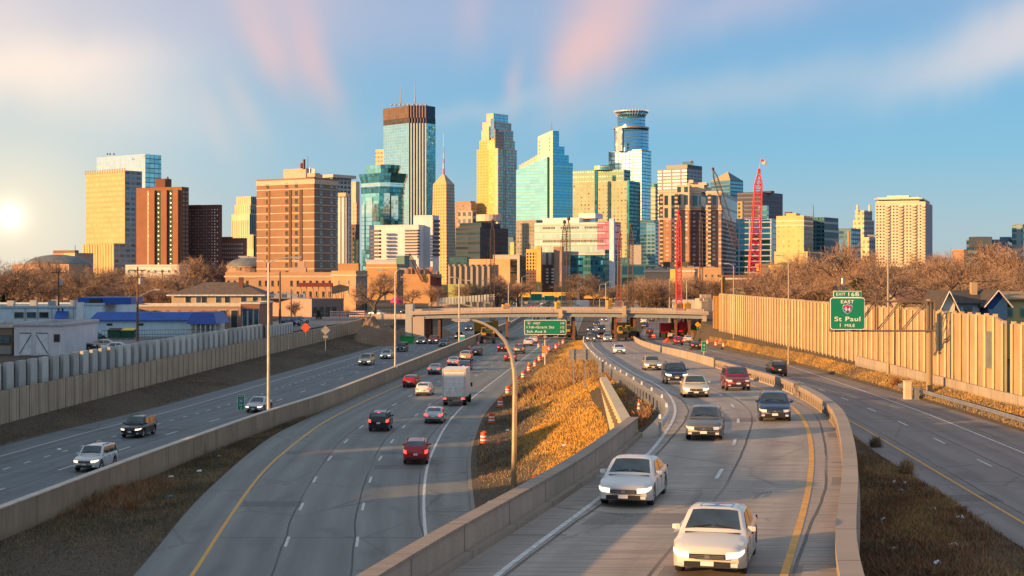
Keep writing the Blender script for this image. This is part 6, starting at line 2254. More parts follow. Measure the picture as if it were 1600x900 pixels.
def shield(parent, x, z, s, num, y=-.05, name='route_shield'):
 out = [(-.5, .32), (-.42, .47), (-.2, .43), (0, .5), (.2, .43), (.42, .47), (.5, .32), (.5, .05), (.38, -.25), (0, -.52), (-.38, -.25), (-.5, .05)]
 def poly(k, dz, mt, yy, cut=None):
  m_ = MB()
  pts = out if cut is None else ([p for p in out if p[1] > cut] + [(.5, cut), (-.5, cut)])
  pts = [(px * s * k + x, yy, (pz + dz) * s * k + z) for px, pz in pts]
  m_.f.append(tuple(range(len(pts))))
  m_.v = pts
  m_.mi.append(0)
  m_.uv.append([(0, 0)] * len(pts))
  return m_, mt
 a, mt = poly(1.0, 0, SWHITE, y)
 sh = a.build(name, mt, parent)
 a, mt = poly(.92, 0, SBLUE, y - .008)
 a.build('shield_field', mt, sh)
 m_ = MB()
 m_.quad([(x - .44 * s, y - .016, z + .24 * s), (x + .44 * s, y - .016, z + .24 * s), (x + .42 * s, y - .016, z + .38 * s), (x - .42 * s, y - .016, z + .38 * s)])
 m_.build('shield_band', SRED, sh)
 if num:
  letters(sh, num, x, z - .24 * s, .62 * s, y - .02, align='C', bold=.01, name='number')
 return sh
# ------------------------------------------------------------------ green direction sign over the middle carriageway
D = 232.0
p = at_depth(852, 511.5, D)
t_ = thing('direction_sign', 'wide green overhead sign with three lines of white text on a single post', 'road sign', (p[0], D, p[2]), world_space=False)
W_, H_ = 6.35, 2.25
plate(t_, W_, H_, SWHITE, r=.22, y=0)
plate(t_, W_ - .16, H_ - .16, SGREEN, r=.18, y=-.025, name='sign_face')
shield(t_, -2.45, .62, .52, '94', y=-.055)
letters(t_, 'WEST', -1.85, .48, .40, bold=.02)
letters(t_, '11th-Grant Sts', -2.8, -.14, .52, fit=4.15, bold=.02)
letters(t_, '5th Ave S', -2.8, -.80, .52, fit=2.9, bold=.02)
for k, fr_ in enumerate(('1/4', '1/2', '3/4')):
 letters(t_, fr_, 2.85, .48 - .63 * k, .46, align='R', bold=.02)
m_ = MB()
for x_ in (-1.9, 0.0, 1.9):
 m_.box((x_, .14, 0), (.12, .1, H_ + .8))
m_.box((0, .24, .5), (W_ - .3, .2, .2))
m_.box((0, .24, -.5), (W_ - .3, .2, .2))
m_.box((0, -.3, -H_ / 2 - .36), (W_ - .1, .5, .05))
m_.build('bracket', M_GALV, t_)
for x_ in (-1.5, 0, 1.5):
 m_ = MB()
 m_.box((x_, -.5, -H_ / 2 - .30), (.6, .22, .14))
 m_.build('sign_lamp', M_POLE, t_)
m_ = MB()
zb_ = -(p[2]) + .15
m_.tube((0, .5, zb_), (0, .5, 1.0), .17, .14, 10)
m_.build('post', M_POLE, t_)
m_ = MB()
m_.box((-.12, .28, -H_ / 2 - 2.15), (.75, .2, 1.0))
m_.build('orange_panel', plain('dull_orange_panel', (.55, .28, .08), .7), t_)
# ------------------------------------------------------------------ exit sign on its cantilever truss
D = 140.0
po = at_depth(1452, 607, D)
base = (po[0], D, surf_height(po[0], D))
t_ = thing('sign_gantry', 'steel cantilever truss gantry on a thick post before the right noise wall', 'sign gantry', base)
zt_, zb_ = zy(471, D), zy(517, D)
XX = lambda x: (x - 800) / F * D
m_ = MB()
m_.tube((po[0], D, base[2] - .3), (po[0], D, zt_ + .2), .30, .25, 14)
m_.build('post', M_RNP, t_)
m_ = MB()
m_.lathe((po[0], D, base[2] - .1), [(.55, 0), (.55, .25), (.35, .32)], 12)
m_.build('post_foot', M_BAR2, t_)
for dy in (-.35, .35):
 for z_, nm in ((zt_, 'top_chord'), (zb_, 'bottom_chord')):
  m_ = MB()
  m_.tube((XX(1297), D + dy, z_), (XX(1460), D + dy, z_), .085, .085, 6)
  m_.build(nm, plain('brown_truss', (.20, .15, .11), .6, .3), t_)
m_ = MB()
m_2 = plain('brown_truss', (.2, .15, .11))
for dy in (-.35, .35):
 for x_ in (1298, 1333, 1369, 1407, 1447, 1459):
  m_.tube((XX(x_), D + dy, zb_), (XX(x_), D + dy, zt_), .06, .06, 5)
 for a_, c_ in ((1298, 1333), (1333, 1369), (1371, 1407), (1409, 1447)):
  m_.tube((XX(a_), D + dy, zb_), (XX(c_), D + dy, zt_), .055, .055, 5)
for x_ in (1298, 1333, 1369, 1407, 1447, 1459):
 for z_ in (zt_, zb_):
  m_.tube((XX(x_), D - .35, z_), (XX(x_), D + .35, z_), .05, .05, 5)
m_.build('lattice', m_2, t_)
p = at_depth(1324, 490, D - .7)
s_ = thing('exit_sign', 'big green exit sign reading East St Paul with tab above, hung on the cantilever truss', 'road sign', (p[0], D - .7, p[2]), world_space=False)
W_, H_ = 3.14, 2.92
plate(s_, W_, H_, SWHITE, r=.24)
plate(s_, W_ - .13, H_ - .13, SGREEN, r=.19, y=-.025, name='sign_face')
TW = 2.56
tab = plate(s_, TW, .60, SWHITE, z=H_ / 2 + .30, r=.12, name='exit_tab', y=.003)
plate(tab, TW - .1, .50, SGREEN, z=H_ / 2 + .30, r=.09, y=-.022, name='tab_face')
letters(tab, 'EXIT', -1.02, H_ / 2 + .18, .36, bold=.012, fit=.84)
letters(tab, '16B', .08, H_ / 2 + .13, .50, bold=.012, fit=.98)
letters(s_, 'EAST', 0, .93, .42, align='C', bold=.014, fit=1.18)
shield(s_, 0, .40, .86, '94', y=-.055)
letters(s_, 'St Paul', 0, -.68, .58, align='C', bold=.014, fit=2.34)
letters(s_, '1', -.68, -1.20, .46, bold=.014)
letters(s_, 'MILE', -.24, -1.20, .36, bold=.012, fit=.90)
m_ = MB()
for x_ in (-1.2, 0, 1.2):
 m_.box((x_, .16, -.1), (.1, .22, H_ + .2))
m_.box((0, .1, -1.2), (2.6, .06, .1))
m_.build('bracket', M_GALV, s_)
m_ = MB()
m_.box((0, -.35, -H_ / 2 - .16), (.5, .3, .14))
m_.build('sign_lamp', M_POLE, s_)
# small green marker signs
def marker(x, yt, yb, ypost, d, w, label, txt=True):
 zt_, zb_ = zy(yt, d), zy(yb, d)
 X_ = (x - 800) / F * d
 t = thing('mile_marker', label, 'road sign', (X_, d, (zt_ + zb_) / 2), world_space=False)
 plate(t, w, zt_ - zb_, SWHITE, r=.05, th=.03)
 plate(t, w - .05, zt_ - zb_ - .05, SGREEN, r=.04, y=-.015, th=.02, name='sign_face')
 h = zt_ - zb_
 if txt:
  letters(t, 'MILE', 0, h * .5 - h * .17, h * .14, y=-.035, align='C', bold=.006)
  sh = shield(t, 0, h * .10, h * .26, '35', y=-.035)
  letters(t, '16', 0, -h * .22, h * .19, y=-.035, align='C')
  letters(t, '3', 0, -h * .44, h * .19, y=-.035, align='C')
 else:
  letters(t, '16', 0, h * .02, h * .24, y=-.035, align='C')
  letters(t, '4', 0, -h * .34, h * .24, y=-.035, align='C')
 m_ = MB()
 m_.tube((0, .05, zy(ypost, d) - (zt_ + zb_) / 2), (0, .05, h / 2 - .05), .035, .035, 6)
 m_.build('post', M_GALV, t)
marker(376.5, 616, 641, 664, 131, .60, 'narrow green mile marker on the tall median wall beside the silver sedan')
marker(1100, 533, 549, 566, 196, .62, 'small green marker sign on the barrier between ramp and right carriageway', False)
def sign_back(xs, yt, yb, x0, x1, ybot, label):
 g = on_ground((x0 + x1) / 2, ybot)
 d = g[1]
 t = thing('sign', label, 'road sign', ((x0 + x1) / 2 * 0 + g[0], d, g[2]))
 m_ = MB()
 a, b_ = (x0 - 800) / F * d, (x1 - 800) / F * d
 m_.box(((a + b_) / 2, d + .08, (zy(yt, d) + zy(yb, d)) / 2), (b_ - a, .04, zy(yt, d) - zy(yb, d)))
 m_.box(((a + b_) / 2, d + .04, (zy(yt, d) * .7 + zy(yb, d) * .3)), (b_ - a, .05, .05))
 m_.box(((a + b_) / 2, d + .04, (zy(yt, d) * .3 + zy(yb, d) * .7)), (b_ - a, .05, .05))
 m_.build('sign_panel', SBACK, t)
 for x in xs:
  X_ = (x - 800) / F * d
  m_ = MB()
  m_.box((X_, d, (surf_height(X_, d) - .3 + zy(yt - 1, d)) / 2), (.11, .09, zy(yt - 1, d) - surf_height(X_, d) + .3))
  m_.build('post', M_GALV, t)
sign_back((896, 914.5), 545.5, 562, 889, 922.5, 615, 'grey back of a wide sign on two posts on the grass embankment')
sign_back((939.5,), 565, 582, 935, 944, 597, 'grey back of a small narrow sign on one post beside the guard rail')
def diamond(x, y, half, d, ybase, mat, label, sub=None, back=False, arrow=False):
 c = at_depth(x, y, d)
 t = thing('warning_sign', label, 'road sign', c, world_space=False)
 s = half / F * d
 m_ = MB()
 P = [(s, 0), (0, s), (-s, 0), (0, -s)]
 m_.loft([[(a, .02, b) for a, b in P], [(a, -.02, b) for a, b in P]], closed=True, cap0=True, cap1=True)
 m_.build('sign_panel', mat, t)
 if arrow:
  m_ = MB()
  m_.box((0, -.03, -.1 * s), (.16 * s, .01, .6 * s))
  m_.box((.12 * s, -.03, .2 * s), (.4 * s, .01, .14 * s))
  m_.build('arrow', M_DARK, t)
 if sub:
  m_ = MB()
  m_.box((0, 0, -s * 1.35), (s * 1.0, .04, s * .5))
  m_.build('sub_plate', sub, t)
 m_ = MB()
 m_.box((0, .05, (zy(ybase, d) - c[2]) / 2), (.07, .07, c[2] - zy(ybase, d)))
 m_.build('post', M_GALV, t)
diamond(477.5, 512, 7.5, 240, 530, ORANGE, 'orange diamond warning sign standing on the street behind the retaining wall')
diamond(508.5, 516, 7.5, 215, 548, SBACK, 'grey back of a diamond sign on the dark slope below the retaining wall', SBACK)
diamond(1090, 507, 4.4, 300, 522, plain('warning_yellow', (.75, .42, .02), .5), 'yellow diamond warning sign with an arrow right of the bridge', SGREEN, arrow=True)
for x_, y_ in ((998, 484), (1018, 484), (1044, 484)):
 c = at_depth(x_, y_, 420)
 o = plate(None, .9, .9, plain('warning_yellow', (.75, .42, .02), .5), r=.05)
 o.name = 'chevron_sign'
 o.location = (c[0], 420, c[2])
 tag(o, {998: 'leftmost', 1018: 'middle', 1044: 'rightmost'}[x_] + ' of three small yellow chevron signs above the bridge deck', 'road sign', 'yellow chevron signs beyond the bridge')
for (x0, x1, y0, y1, lb) in ((829.5, 847, 459, 470, 'left of three far green overhead signs before the yellow overpass'), (850.5, 866.5, 462, 470, 'middle of three far green overhead signs before the yellow overpass'),
                             (873, 885, 462, 470, 'right of three far green overhead signs before the yellow overpass')):
 d = 640
 c = at_depth((x0 + x1) / 2, (y0 + y1) / 2, d)
 t = thing('overhead_sign', lb, 'road sign', c, 'far green signs', world_space=False)
 w, h = (x1 - x0) / F * d, (y1 - y0) / F * d
 plate(t, w, h, SWHITE, r=.15)
 plate(t, w - .2, h - .2, SGREEN, r=.12, y=-.03, name='sign_face')
 m_ = MB()
 m_.box((-w * .3, .2, -h / 2 - 1.2), (.25, .2, h + 4))
 m_.box((w * .3, .2, -h / 2 - 1.2), (.25, .2, h + 4))
 m_.build('post', M_GALV, t)
# ------------------------------------------------------------------ traffic drums, cone, barricades
def drum_proto():
 t = thing('traffic_drum', 'p', 'traffic drum', world_space=False)
 m_ = MB()
 m_.lathe((0, 0, .08), [(.30, 0, 0), (.29, .22, 1), (.285, .36, 0), (.275, .50, 1), (.27, .64, 0), (.26, .86, 0), (.22, .92, 0)], 14)
 m_.box((0, 0, .95 + .08), (.22, .05, .10))
 m_.build('drum', [ORANGE, REFW], t)
 m_ = MB()
 m_.lathe((0, 0, 0), [(.42, 0), (.42, .05), (.33, .10)], 14)
 m_.build('rubber_base', M_BLACK, t)
 index_kids(t)
 return t
dp = drum_proto()
DR = [(756, 694, 'nearest of the line of orange drums along the grass edge'), (768, 662, 'second nearest orange drum along the grass edge'), (781.5, 637, 'third nearest orange drum along the grass edge'),
      (793.5, 617, 'orange drum just left of the big curved lamp post'), (807.5, 602, 'orange drum just right of the big curved lamp post'), (817.5, 592, 'orange drum second to the right of the big curved lamp post'),
      (826.5, 581, 'orange drum with a yellow lamp on its top halfway along the line'), (836, 574, 'orange drum between the halfway drum and the direction sign post'), (843, 565, 'orange drum immediately left of the direction sign post'),
      (849.5, 559, 'orange drum at the foot of the direction sign post'), (854.5, 554.5, 'orange drum immediately right of the direction sign post'), (858, 549, 'orange drum second to the right of the direction sign post'),
      (869, 546, 'orange drum third to the right of the direction sign post'), (875, 541, 'second furthest orange drum of the line at the tip of the grass'), (880, 538, 'furthest orange drum of the line at the tip of the grass'),
      (732.5, 546, 'left orange drum of three beside the median wall'), (746.5, 540, 'middle orange drum of three beside the median wall'), (757, 537, 'right orange drum of three beside the median wall'),
      (842, 544, 'orange drum standing alone below the green direction sign'), (1106, 538, 'orange drum behind the small green marker sign on the right'), (1119, 541, 'orange drum on the right shoulder, middle of three'), (1131, 543, 'orange drum furthest right on the right shoulder'),
      (1003, 540, 'orange drum against the end of the pale barrier blocks')]
for x, y, lb in DR:
 g = on_ground(x, y)
 c = copy_tree(dp)
 c.name = 'traffic_drum'
 c.location = (g[0], g[1], g[2] - .02)
 tag(c, lb, 'traffic drum', 'orange and white traffic drums')
 if 'yellow lamp' in lb:
  m_ = MB()
  m_.lathe((0, 0, 1.1), [(.05, 0), (.13, .06), (.13, .22), (.05, .28)], 10)
  o = m_.build('warning_lamp', plain('amber_lamp', (.8, .4, .02), .4), None)
  o.parent = c
drop(dp)
g = on_ground(975, 633)
t = thing('traffic_cone', 'tall orange traffic cone with white collar on the earth behind the guard rail', 'traffic cone', (7.6, 92, surf_height(7.6, 92)), world_space=False)
m_ = MB()
m_.lathe((0, 0, .04), [(.17, 0, 0), (.12, .35, 1), (.09, .55, 0), (.075, .68, 1), (.06, .8, 0), (.03, 1.05, 0)], 12)
m_.build('cone', [ORANGE, REFW], t)
m_ = MB()
m_.box((0, 0, .02), (.42, .42, .05))
m_.build('base', M_BLACK, t)
def barricade(x, y, d, w, label, rows=3):
 c = at_depth(x, y, d)
 t = thing('barricade', label, 'barricade', c, 'striped barricades', world_space=False)
 m, tt, b = principled('striped_board')
 tc = tt.n('ShaderNodeTexCoord').outputs['Object']
 sx, sy, sz = tt.sep(tc)
 st_ = tt.m('GREATER_THAN', tt.m('FRACT', tt.m('MULTIPLY', tt.m('ADD', sx, sz), 2.2)), .5)
 tt.put(b.inputs['Base Color'], tt.mix(st_, (.78, .76, .74), (.62, .08, .04)))
 for k in range(rows):
  m_ = MB()
  m_.box((0, 0, .5 + k * .5), (w, .05, .25))
  m_.build('board', m, t)
 for s in (-1, 1):
  m_ = MB()
  m_.box((s * w * .42, .06, .85), (.08, .08, 1.7))
  m_.box((s * w * .42, .06, .04), (.08, 1.2, .08))
  m_.build('leg', M_GALV, t)
barricade(523, 497.5, 345, 2.3, 'striped barricade, leftmost of four across the street')
barricade(536, 497.5, 345, 1.7, 'striped barricade, second from the left across the street')
barricade(552, 497, 340, 1.8, 'striped barricade, third from the left across the street')
barricade(564, 497, 340, 1.6, 'striped barricade, rightmost of four across the street')
g = on_ground(1018, 528)
t = thing('barricade', 'low orange plastic barrier behind the pale barrier blocks', 'barricade', g, world_space=False)
m_ = MB()
m_.box((0, 0, .5), (1.7, .5, 1.0), taper=.75)
m_.build('shell', ORANGE, t)
m_ = MB()
m_.box((0, -.27, .62), (1.5, .04, .16))
m_.build('stripe', REFW, t)
g = on_ground(1043, 535)
t = thing('road_cover', 'red orange folded tarpaulin cone beside the maroon suv on the right carriageway', 'tarpaulin', g, world_space=False)
m_ = MB()
m_.lathe((0, 0, 0), [(1.15, 0), (.7, .4), (.3, .75), (.03, .95)], 7)
m_.build('cover', plain('red_orange_tarp', (.75, .08, .03), .7, bump=.3), t)
# ------------------------------------------------------------------ lamp posts
def lamp_head(parent, p, ang, L=.9, mat=None):
 m_ = MB()
 co, si = math.cos(ang), math.sin(ang)
 a = (p[0] - co * L / 2, p[1] - si * L / 2, p[2])
 m_.box(p, (L, .32, .14), ang)
 o = m_.build('lamp_head', mat or M_POLE, parent)
 m_ = MB()
 m_.box((p[0], p[1], p[2] - .09), (L * .7, .24, .05), ang)
 m_.build('lens', plain('lamp_lens', (.7, .68, .6), .3), o)
def curved_arm(p0, p1, rise, n=8):
 P = []
 for i in range(n + 1):
  q = i / n
  P.append((p0[0] + (p1[0] - p0[0]) * q, p0[1] + (p1[1] - p0[1]) * q, p0[2] + (p1[2] - p0[2]) * (1 - (1 - q) ** 2.2)))
 return P
def lamp_post(base, ztop, arms, label, r=.12, r1=.07, mat=None, group='lamp posts along the highway', armr=.05):
 t = thing('lamp_post', label, 'lamp post', base, group)
 m_ = MB()
 m_.tube(base, (base[0], base[1], ztop), r, r1, 10)
 m_.build('pole', mat or M_POLE, t)
 m_ = MB()
 m_.box((base[0], base[1], base[2] + .2), (r * 3.4, r * 3.4, .45))
 m_.build('base_box', mat or M_POLE, t)
 for (dx, dz, drop_) in arms:
  p0 = (base[0], base[1], ztop - drop_)
  p1 = (base[0] + dx, base[1], ztop - drop_ + dz)
  m_ = MB()
  m_.path(curved_arm(p0, p1, dz), armr, 6)
  m_.build('arm', mat or M_POLE, t)
  lamp_head(t, (p1[0] + .35 * (1 if dx > 0 else -1), p1[1], p1[2]), 0, mat=mat)
 return t
def lp(x, ybase, ytop, d, arms, label, zbase=None, **kw):
 X_ = (x - 800) / F * d
 zb__ = zy(ybase, d) if zbase is None else zbase
 return lamp_post((X_, d, zb__), zy(ytop, d), [(a * d / F, b * d / F, c * d / F) for a, b, c in arms], label, **kw)
lp(419.5, 655, 411, 141, [(-33, 10, 0), (38, 9, 0)], 'tall twin armed lamp post on the median wall in front of the tall brick tower', r=.17, r1=.09)
lp(617.5, 577, 428, 206, [(-20, 6, 0), (8, 8, 0)], 'tall twin armed lamp post on the median wall in front of the orange brick block', r=.16, r1=.09)
lp(717.5, 541, 436, 292, [(-10, 3, 0), (11, -2, 0), (-24, 1, 60)], 'tall pale lamp post on the median wall near the bridge with a lower left arm', r=.2, r1=.13)
# the big curved one
g = on_ground(802, 776)
g = (g[0], g[1], surf_height(g[0], g[1]))
d = g[1]
t = thing('lamp_post', 'large gold lit lamp post with a long curved arm, standing behind the parapet', 'lamp post', g, 'lamp posts along the highway')
pts = [(802.5, 776), (803.5, 700), (804, 640), (804.5, 600), (803.5, 580), (799.5, 556), (789, 532), (773, 515), (755, 505), (742, 501), (728, 499)]
P = [at_depth(x, y, d) for x, y in pts]
P[0] = (P[0][0], d, g[2] - .2)
m_ = MB()
rad = [.17, .16, .15, .145, .14, .13, .115, .10, .085, .075, .065]
rings = []
for i, p_ in enumerate(P):
 a_ = Vector(P[max(0, i - 1)])
 c_ = Vector(P[min(len(P) - 1, i + 1)])
 ax = (c_ - a_).normalized()
 u_ = Vector((0, 1, 0))
 w_ = ax.cross(u_).normalized()
 rings.append([tuple(Vector(p_) + u_ * (rad[i] * math.cos(2 * math.pi * k / 12)) + w_ * (rad[i] * math.sin(2 * math.pi * k / 12))) for k in range(12)])
m_.loft(rings, closed=True, cap0=True, cap1=True)
m_.build('pole', plain('satin_pole', (.62, .50, .34), .32, .55, var=.12), t, True)
lamp_head(t, (P[-1][0] - .3, d, P[-1][2] - .02), 0, 1.1)
m_ = MB()
m_.lathe((g[0], g[1], g[2] - .1), [(.34, 0), (.34, .3), (.2, .36)], 12)
m_.build('base_box', M_GALV, t)
for (x, yb, yt, d, lb) in ((1387.5, 583, 375, 160, 'tall plain lamp post in front of the right noise wall beside the exit sign truss'), (1232, 545, 405, 205, 'tall plain lamp post halfway along the right noise wall'), (1149, 527, 416, 268, 'thin lamp post near the far end of the right noise wall')):
 X_ = (x - 800) / F * d
 X_ = min(X_, W2(d) - .6)
 t = thing('lamp_post', lb, 'lamp post', (X_, d, surf_height(X_, d)), 'lamp posts along the highway')
 m_ = MB()
 m_.tube((X_, d, surf_height(X_, d) - .2), (X_, d, zy(yt, d)), .13, .07, 10)
 m_.build('pole', plain('satin_pole', (.62, .50, .34)), t)
 p0 = (X_, d, zy(yt, d))
 p1 = (X_ - 1.6 * (1 if x > 1300 else .8), d + .4, zy(yt, d) + .5)
 m_ = MB()
 m_.path(curved_arm(p0, p1, .5), .045, 6)
 m_.build('arm', M_POLE, t)
 lamp_head(t, p1, 0, .8)
# far lamp posts beyond the bridge
FAR = [(794.5, 503, 441, 470, 1, 'on the left edge beyond the bridge deck'), (807, 478, 438, 640, 1, 'nearest left of the far green signs'), (815.5, 474, 433, 690, -1, 'just left of the far green signs, tall twin armed'),
       (845, 460, 438, 820, 1, 'above the far green signs'), (863, 459, 437, 860, 1, 'behind the right part of the yellow overpass'), (903, 474, 444, 640, -1, 'curved, left of the dark tree clump'),
       (895.5, 460, 441, 800, -1, 'at the left side of the dark tree clump'), (946.5, 485, 442, 560, -1, 'curved, right of the dark tree clump'), (937, 470, 446, 700, -1, 'between the dark tree clump and the curved right one'),
       (911, 460, 444, 850, 1, 'short one in front of the dark tree clump'), (760, 470, 440, 600, 1, 'left of the yellow overpass end'), (1073, 500, 438, 420, -1, 'right of the slim red crane'), (1046, 488, 436, 460, -1, 'left of the slim red crane'),
       (1258, 450, 398, 520, 1, 'thin one above the church spires')]
for x, yb, yt, d, sg, lb in FAR:
 lamp_post(((x - 800) / F * d, d, 0.0 if yb > 462 else 3.0), zy(yt, d), [(sg * -8 * d / F, 2 * d / F, 0)], 'far lamp post ' + lb, r=.2, r1=.12, group='far lamp posts', armr=.09)
# ------------------------------------------------------------------ utility poles on the left
def utility(x, ybase, ytop, d, label, arms=1, lamp=None, trans=False, rr=.2):
 X_ = (x - 800) / F * d
 base = (X_, d, 4.0)
 t = thing('utility_pole', label, 'utility pole', base, 'wooden utility poles')
 m_ = MB()
 m_.tube((X_, d, 3.9), (X_, d, zy(ytop, d)), rr, rr * .6, 8)
 m_.build('pole', M_WOOD, t)
 for k in range(arms):
  m_ = MB()
  z = zy(ytop, d) - .5 - k * 1.1
  m_.box((X_, d - .15, z), (2.6, .12, .14), .25)
  m_.build('crossarm', M_WOOD, t)
  for s in (-1.1, -.5, .5, 1.1):
   m_ = MB()
   m_.lathe((X_ + s * math.cos(.25), d - .15 + s * math.sin(.25), z + .07), [(.05, 0), (.07, .08), (.03, .2)], 6)
   m_.build('insulator', M_WHT, t)
 if trans:
  m_ = MB()
  m_.lathe((X_ + .45, d - .1, zy(ytop, d) - 2.6), [(.28, 0), (.28, .9), (.1, 1.0)], 10, capb=True)
  m_.build('transformer', M_GALV, t)
 if lamp:
  m_ = MB()
  z = zy(ytop, d) - lamp[1]
  m_.path([(X_, d, z), (X_ + lamp[0] * .6, d - .3, z + .9), (X_ + lamp[0], d - .5, z + 1.2)], .05, 5)
  m_.build('arm', M_GALV, t)
  lamp_head(t, (X_ + lamp[0] + .2, d - .5, z + 1.2), 0, .8)
 return t
utility(215, 530, 417, 232, 'wooden utility pole with crossarms in front of the blue roofed shop', 2, (2.9, 4.6), True)
utility(91.5, 500, 421, 262, 'wooden utility pole with round bells before the white workshop', 1, None, True)
utility(253.5, 475, 421, 400, 'thin wooden utility pole left of the hip roofed house', 1, None)
utility(67, 470, 424, 430, 'thin pale utility pole before the large dome building', 1, None)
utility(437.5, 512, 424, 300, 'plain brown wooden pole beside the twin armed lamp post before the institute', 0, None, rr=.26)
utility(455, 505, 452, 330, 'short pale pole with lamp head before the low brick shops', 0, (1.2, .8))
utility(1312, 470, 418, 240, 'dark wooden utility pole with transformer behind the exit sign', 1, None, True)
utility(147, 470, 427, 420, 'yellowish thin pole with lamp among bare trees on the left', 0, (-2.2, 1.2))
def wire(p, q, sag, label):
 m_ = MB()
 P = []
 for i in range(13):
  s = i / 12.0
  P.append((p[0] + (q[0] - p[0]) * s, p[1] + (q[1] - p[1]) * s, p[2] + (q[2] - p[2]) * s - sag * 4 * s * (1 - s)))
 m_.path(P, .022, 4)
 tag(m_.build('power_line', M_DARK), label, 'power line')
a_ = at_depth(215, 421, 232)
b__ = at_depth(91.5, 425, 262)
wire(b__, a_, 1.2, 'thin overhead wire between the two nearest wooden utility poles on the left')
wire(a_, at_depth(437.5, 428, 300), 1.4, 'thin overhead wire from the transformer pole to the plain brown pole')
# ------------------------------------------------------------------ bridge
D = 335.0
bt = thing('bridge', 'low concrete road bridge on brown steel columns crossing all carriageways', 'bridge', (XX(870) * D / 140.0, D, 0))
BX = lambda x: (x - 800) / F * D
M_BRC = concrete('bridge_concrete', (.50, .42, .36), 9, .25)
M_GIR = plain('girder_paint', (.28, .33, .37), .6, var=.15)
def sweep(x0, x1, z0, z1, y0, y1, mat, name, bow=.5):
 m_ = MB()
 n = 24
 rings, uvs = [], []
 for i in range(n + 1):
  q = i / n
  x = BX(x0 + (x1 - x0) * q)
  dz = bow * 4 * q * (1 - q) - bow
  rings.append([(x, y0, z0 + dz), (x, y0, z1 + dz), (x, y1, z1 + dz), (x, y1, z0 + dz)])
  uvs.append([(x, 0), (x, 1), (x, 8), (x, 9)])
 m_.loft(rings, closed=True, cap0=True, cap1=True, uvs=uvs)
 m_.build(name, mat, bt)
sweep(645, 1105, 5.25, 5.9, D + .3, D + 9.7, M_GIR, 'girder')
sweep(645, 1105, 5.0, 5.26, D + .1, D + .5, M_GIR, 'bottom_flange')
sweep(643, 1107, 5.9, 6.15, D - .3, D + 10.2, M_BRC, 'deck')
sweep(643, 1107, 6.15, 6.72, D - .25, D + .1, M_BRC, 'parapet')
m_ = MB()
m_.box((0, 0, .25), (.1, .1, .5))
pme_ = m_.mesh('railing_post', M_GALV)
for i in range(90):
 q = (i + .5) / 90
 o = bpy.data.objects.new('railing_post', pme_)
 o.location = (BX(645 + 460 * q), D - .05, 6.7 + .5 * 4 * q * (1 - q) - .5)
 link(o, bt)
sweep(643, 1107, 7.1, 7.17, D - .1, D + .0, M_GALV, 'handrail')
sweep(643, 1107, 6.15, 7.0, D + 9.8, D + 10.1, M_BRC, 'parapet')
M_RUST = plain('rusty_steel', (.16, .075, .045), .8, var=.3)
for x in (666, 671, 686, 792, 897, 962, 992, 1057, 1078):
 for dy in (1.2, 8.5):
  m_ = MB()
  m_.box((BX(x), D + dy, 2.6), (.55, .55, 5.3))
  m_.build('column', M_RUST, bt)
m_ = MB()
m_.box((BX(639), D + 4, 3.6), (1.6, 8, 8.2))
m_.build('pier', concrete('pier_concrete', (.40, .42, .42), 0, .2), bt)
m_ = MB()
m_.box((BX(653), D + 3, 2.4), (2.7, 6, 5.2))
m_.build('abutment', M_BRC, bt)
m_ = MB()
m_.box((BX(1101), D + 3, 2.8), (.9, 6, 5.6))
m_.build('pier', M_BRC, bt)
for x, y0, y1 in ((875.5, 484, 497), (975, 478, 494)):
 m_ = MB()
 m_.box((BX(x), D - .6, (zy(y0, D) + zy(y1, D)) / 2), (.8, .5, zy(y0, D) - zy(y1, D)))
 m_.build('sign_stub', M_RNP, bt)
# approach wall of the side street and earth mound
m_ = MB()
m_.box((BX(600), D + 6, 4.9), (11.5, .4, 1.2))
tag(m_.build('parapet_wall', M_BRC), 'pale concrete street parapet left of the bridge pier', 'wall')
def mound(name, x, d, w, dep, h, mat, label, cat, z=0.0, seed=1):
 r_ = np.random.default_rng(seed)
 m_ = MB()
 n = 22
 rings = []
 X_ = (x - 800) / F * d
 for j in range(n + 1):
  ring = []
  for i in range(n + 1):
   u_, v_ = i / n * 2 - 1, j / n * 2 - 1
   rr_ = min(1, math.sqrt(u_ * u_ + v_ * v_))
   hh = h * (1 - rr_ * rr_) ** .8 * (1 + .35 * math.sin(u_ * 5 + seed) * math.cos(v_ * 4)) + (r_.random() - .5) * .25 * h * (1 - rr_)
   ring.append((X_ + u_ * w / 2, d + v_ * dep / 2, z + hh - .15))
  rings.append(ring)
 m_.loft(rings)
 o = m_.build(name, mat)
 tag(o, label, cat)
 return o
M_DIRT = soil_mat('bare_dirt', (.17, .115, .075), (.22, .15, .09), (.26, .18, .12), 1.6)
mound('earth_mound', 589, 318, 10.5, 26, 4.3, M_DIRT, 'brown heap of bare earth against the retaining wall end left of the bridge', 'earth mound', .2, 3)
mound('earth_mound', 660, 360, 16, 22, 2.0, M_DIRT, 'low earth heap under the left span of the bridge', 'earth mound', 0, 5)
mound('earth_mound', 1092, 350, 12, 20, 4.6, M_DIRT, 'grey brown earth slope under the right end of the bridge', 'earth mound', 0, 8)
mound('earth_mound', 800, 520, 30, 60, 4.6, soil_mat('orange_earth', (.40, .20, .09), (.48, .26, .12), (.42, .24, .13)), 'orange lit earth bank beyond the bridge on the left', 'earth mound', 0, 9).location = (-21, 0, 0)
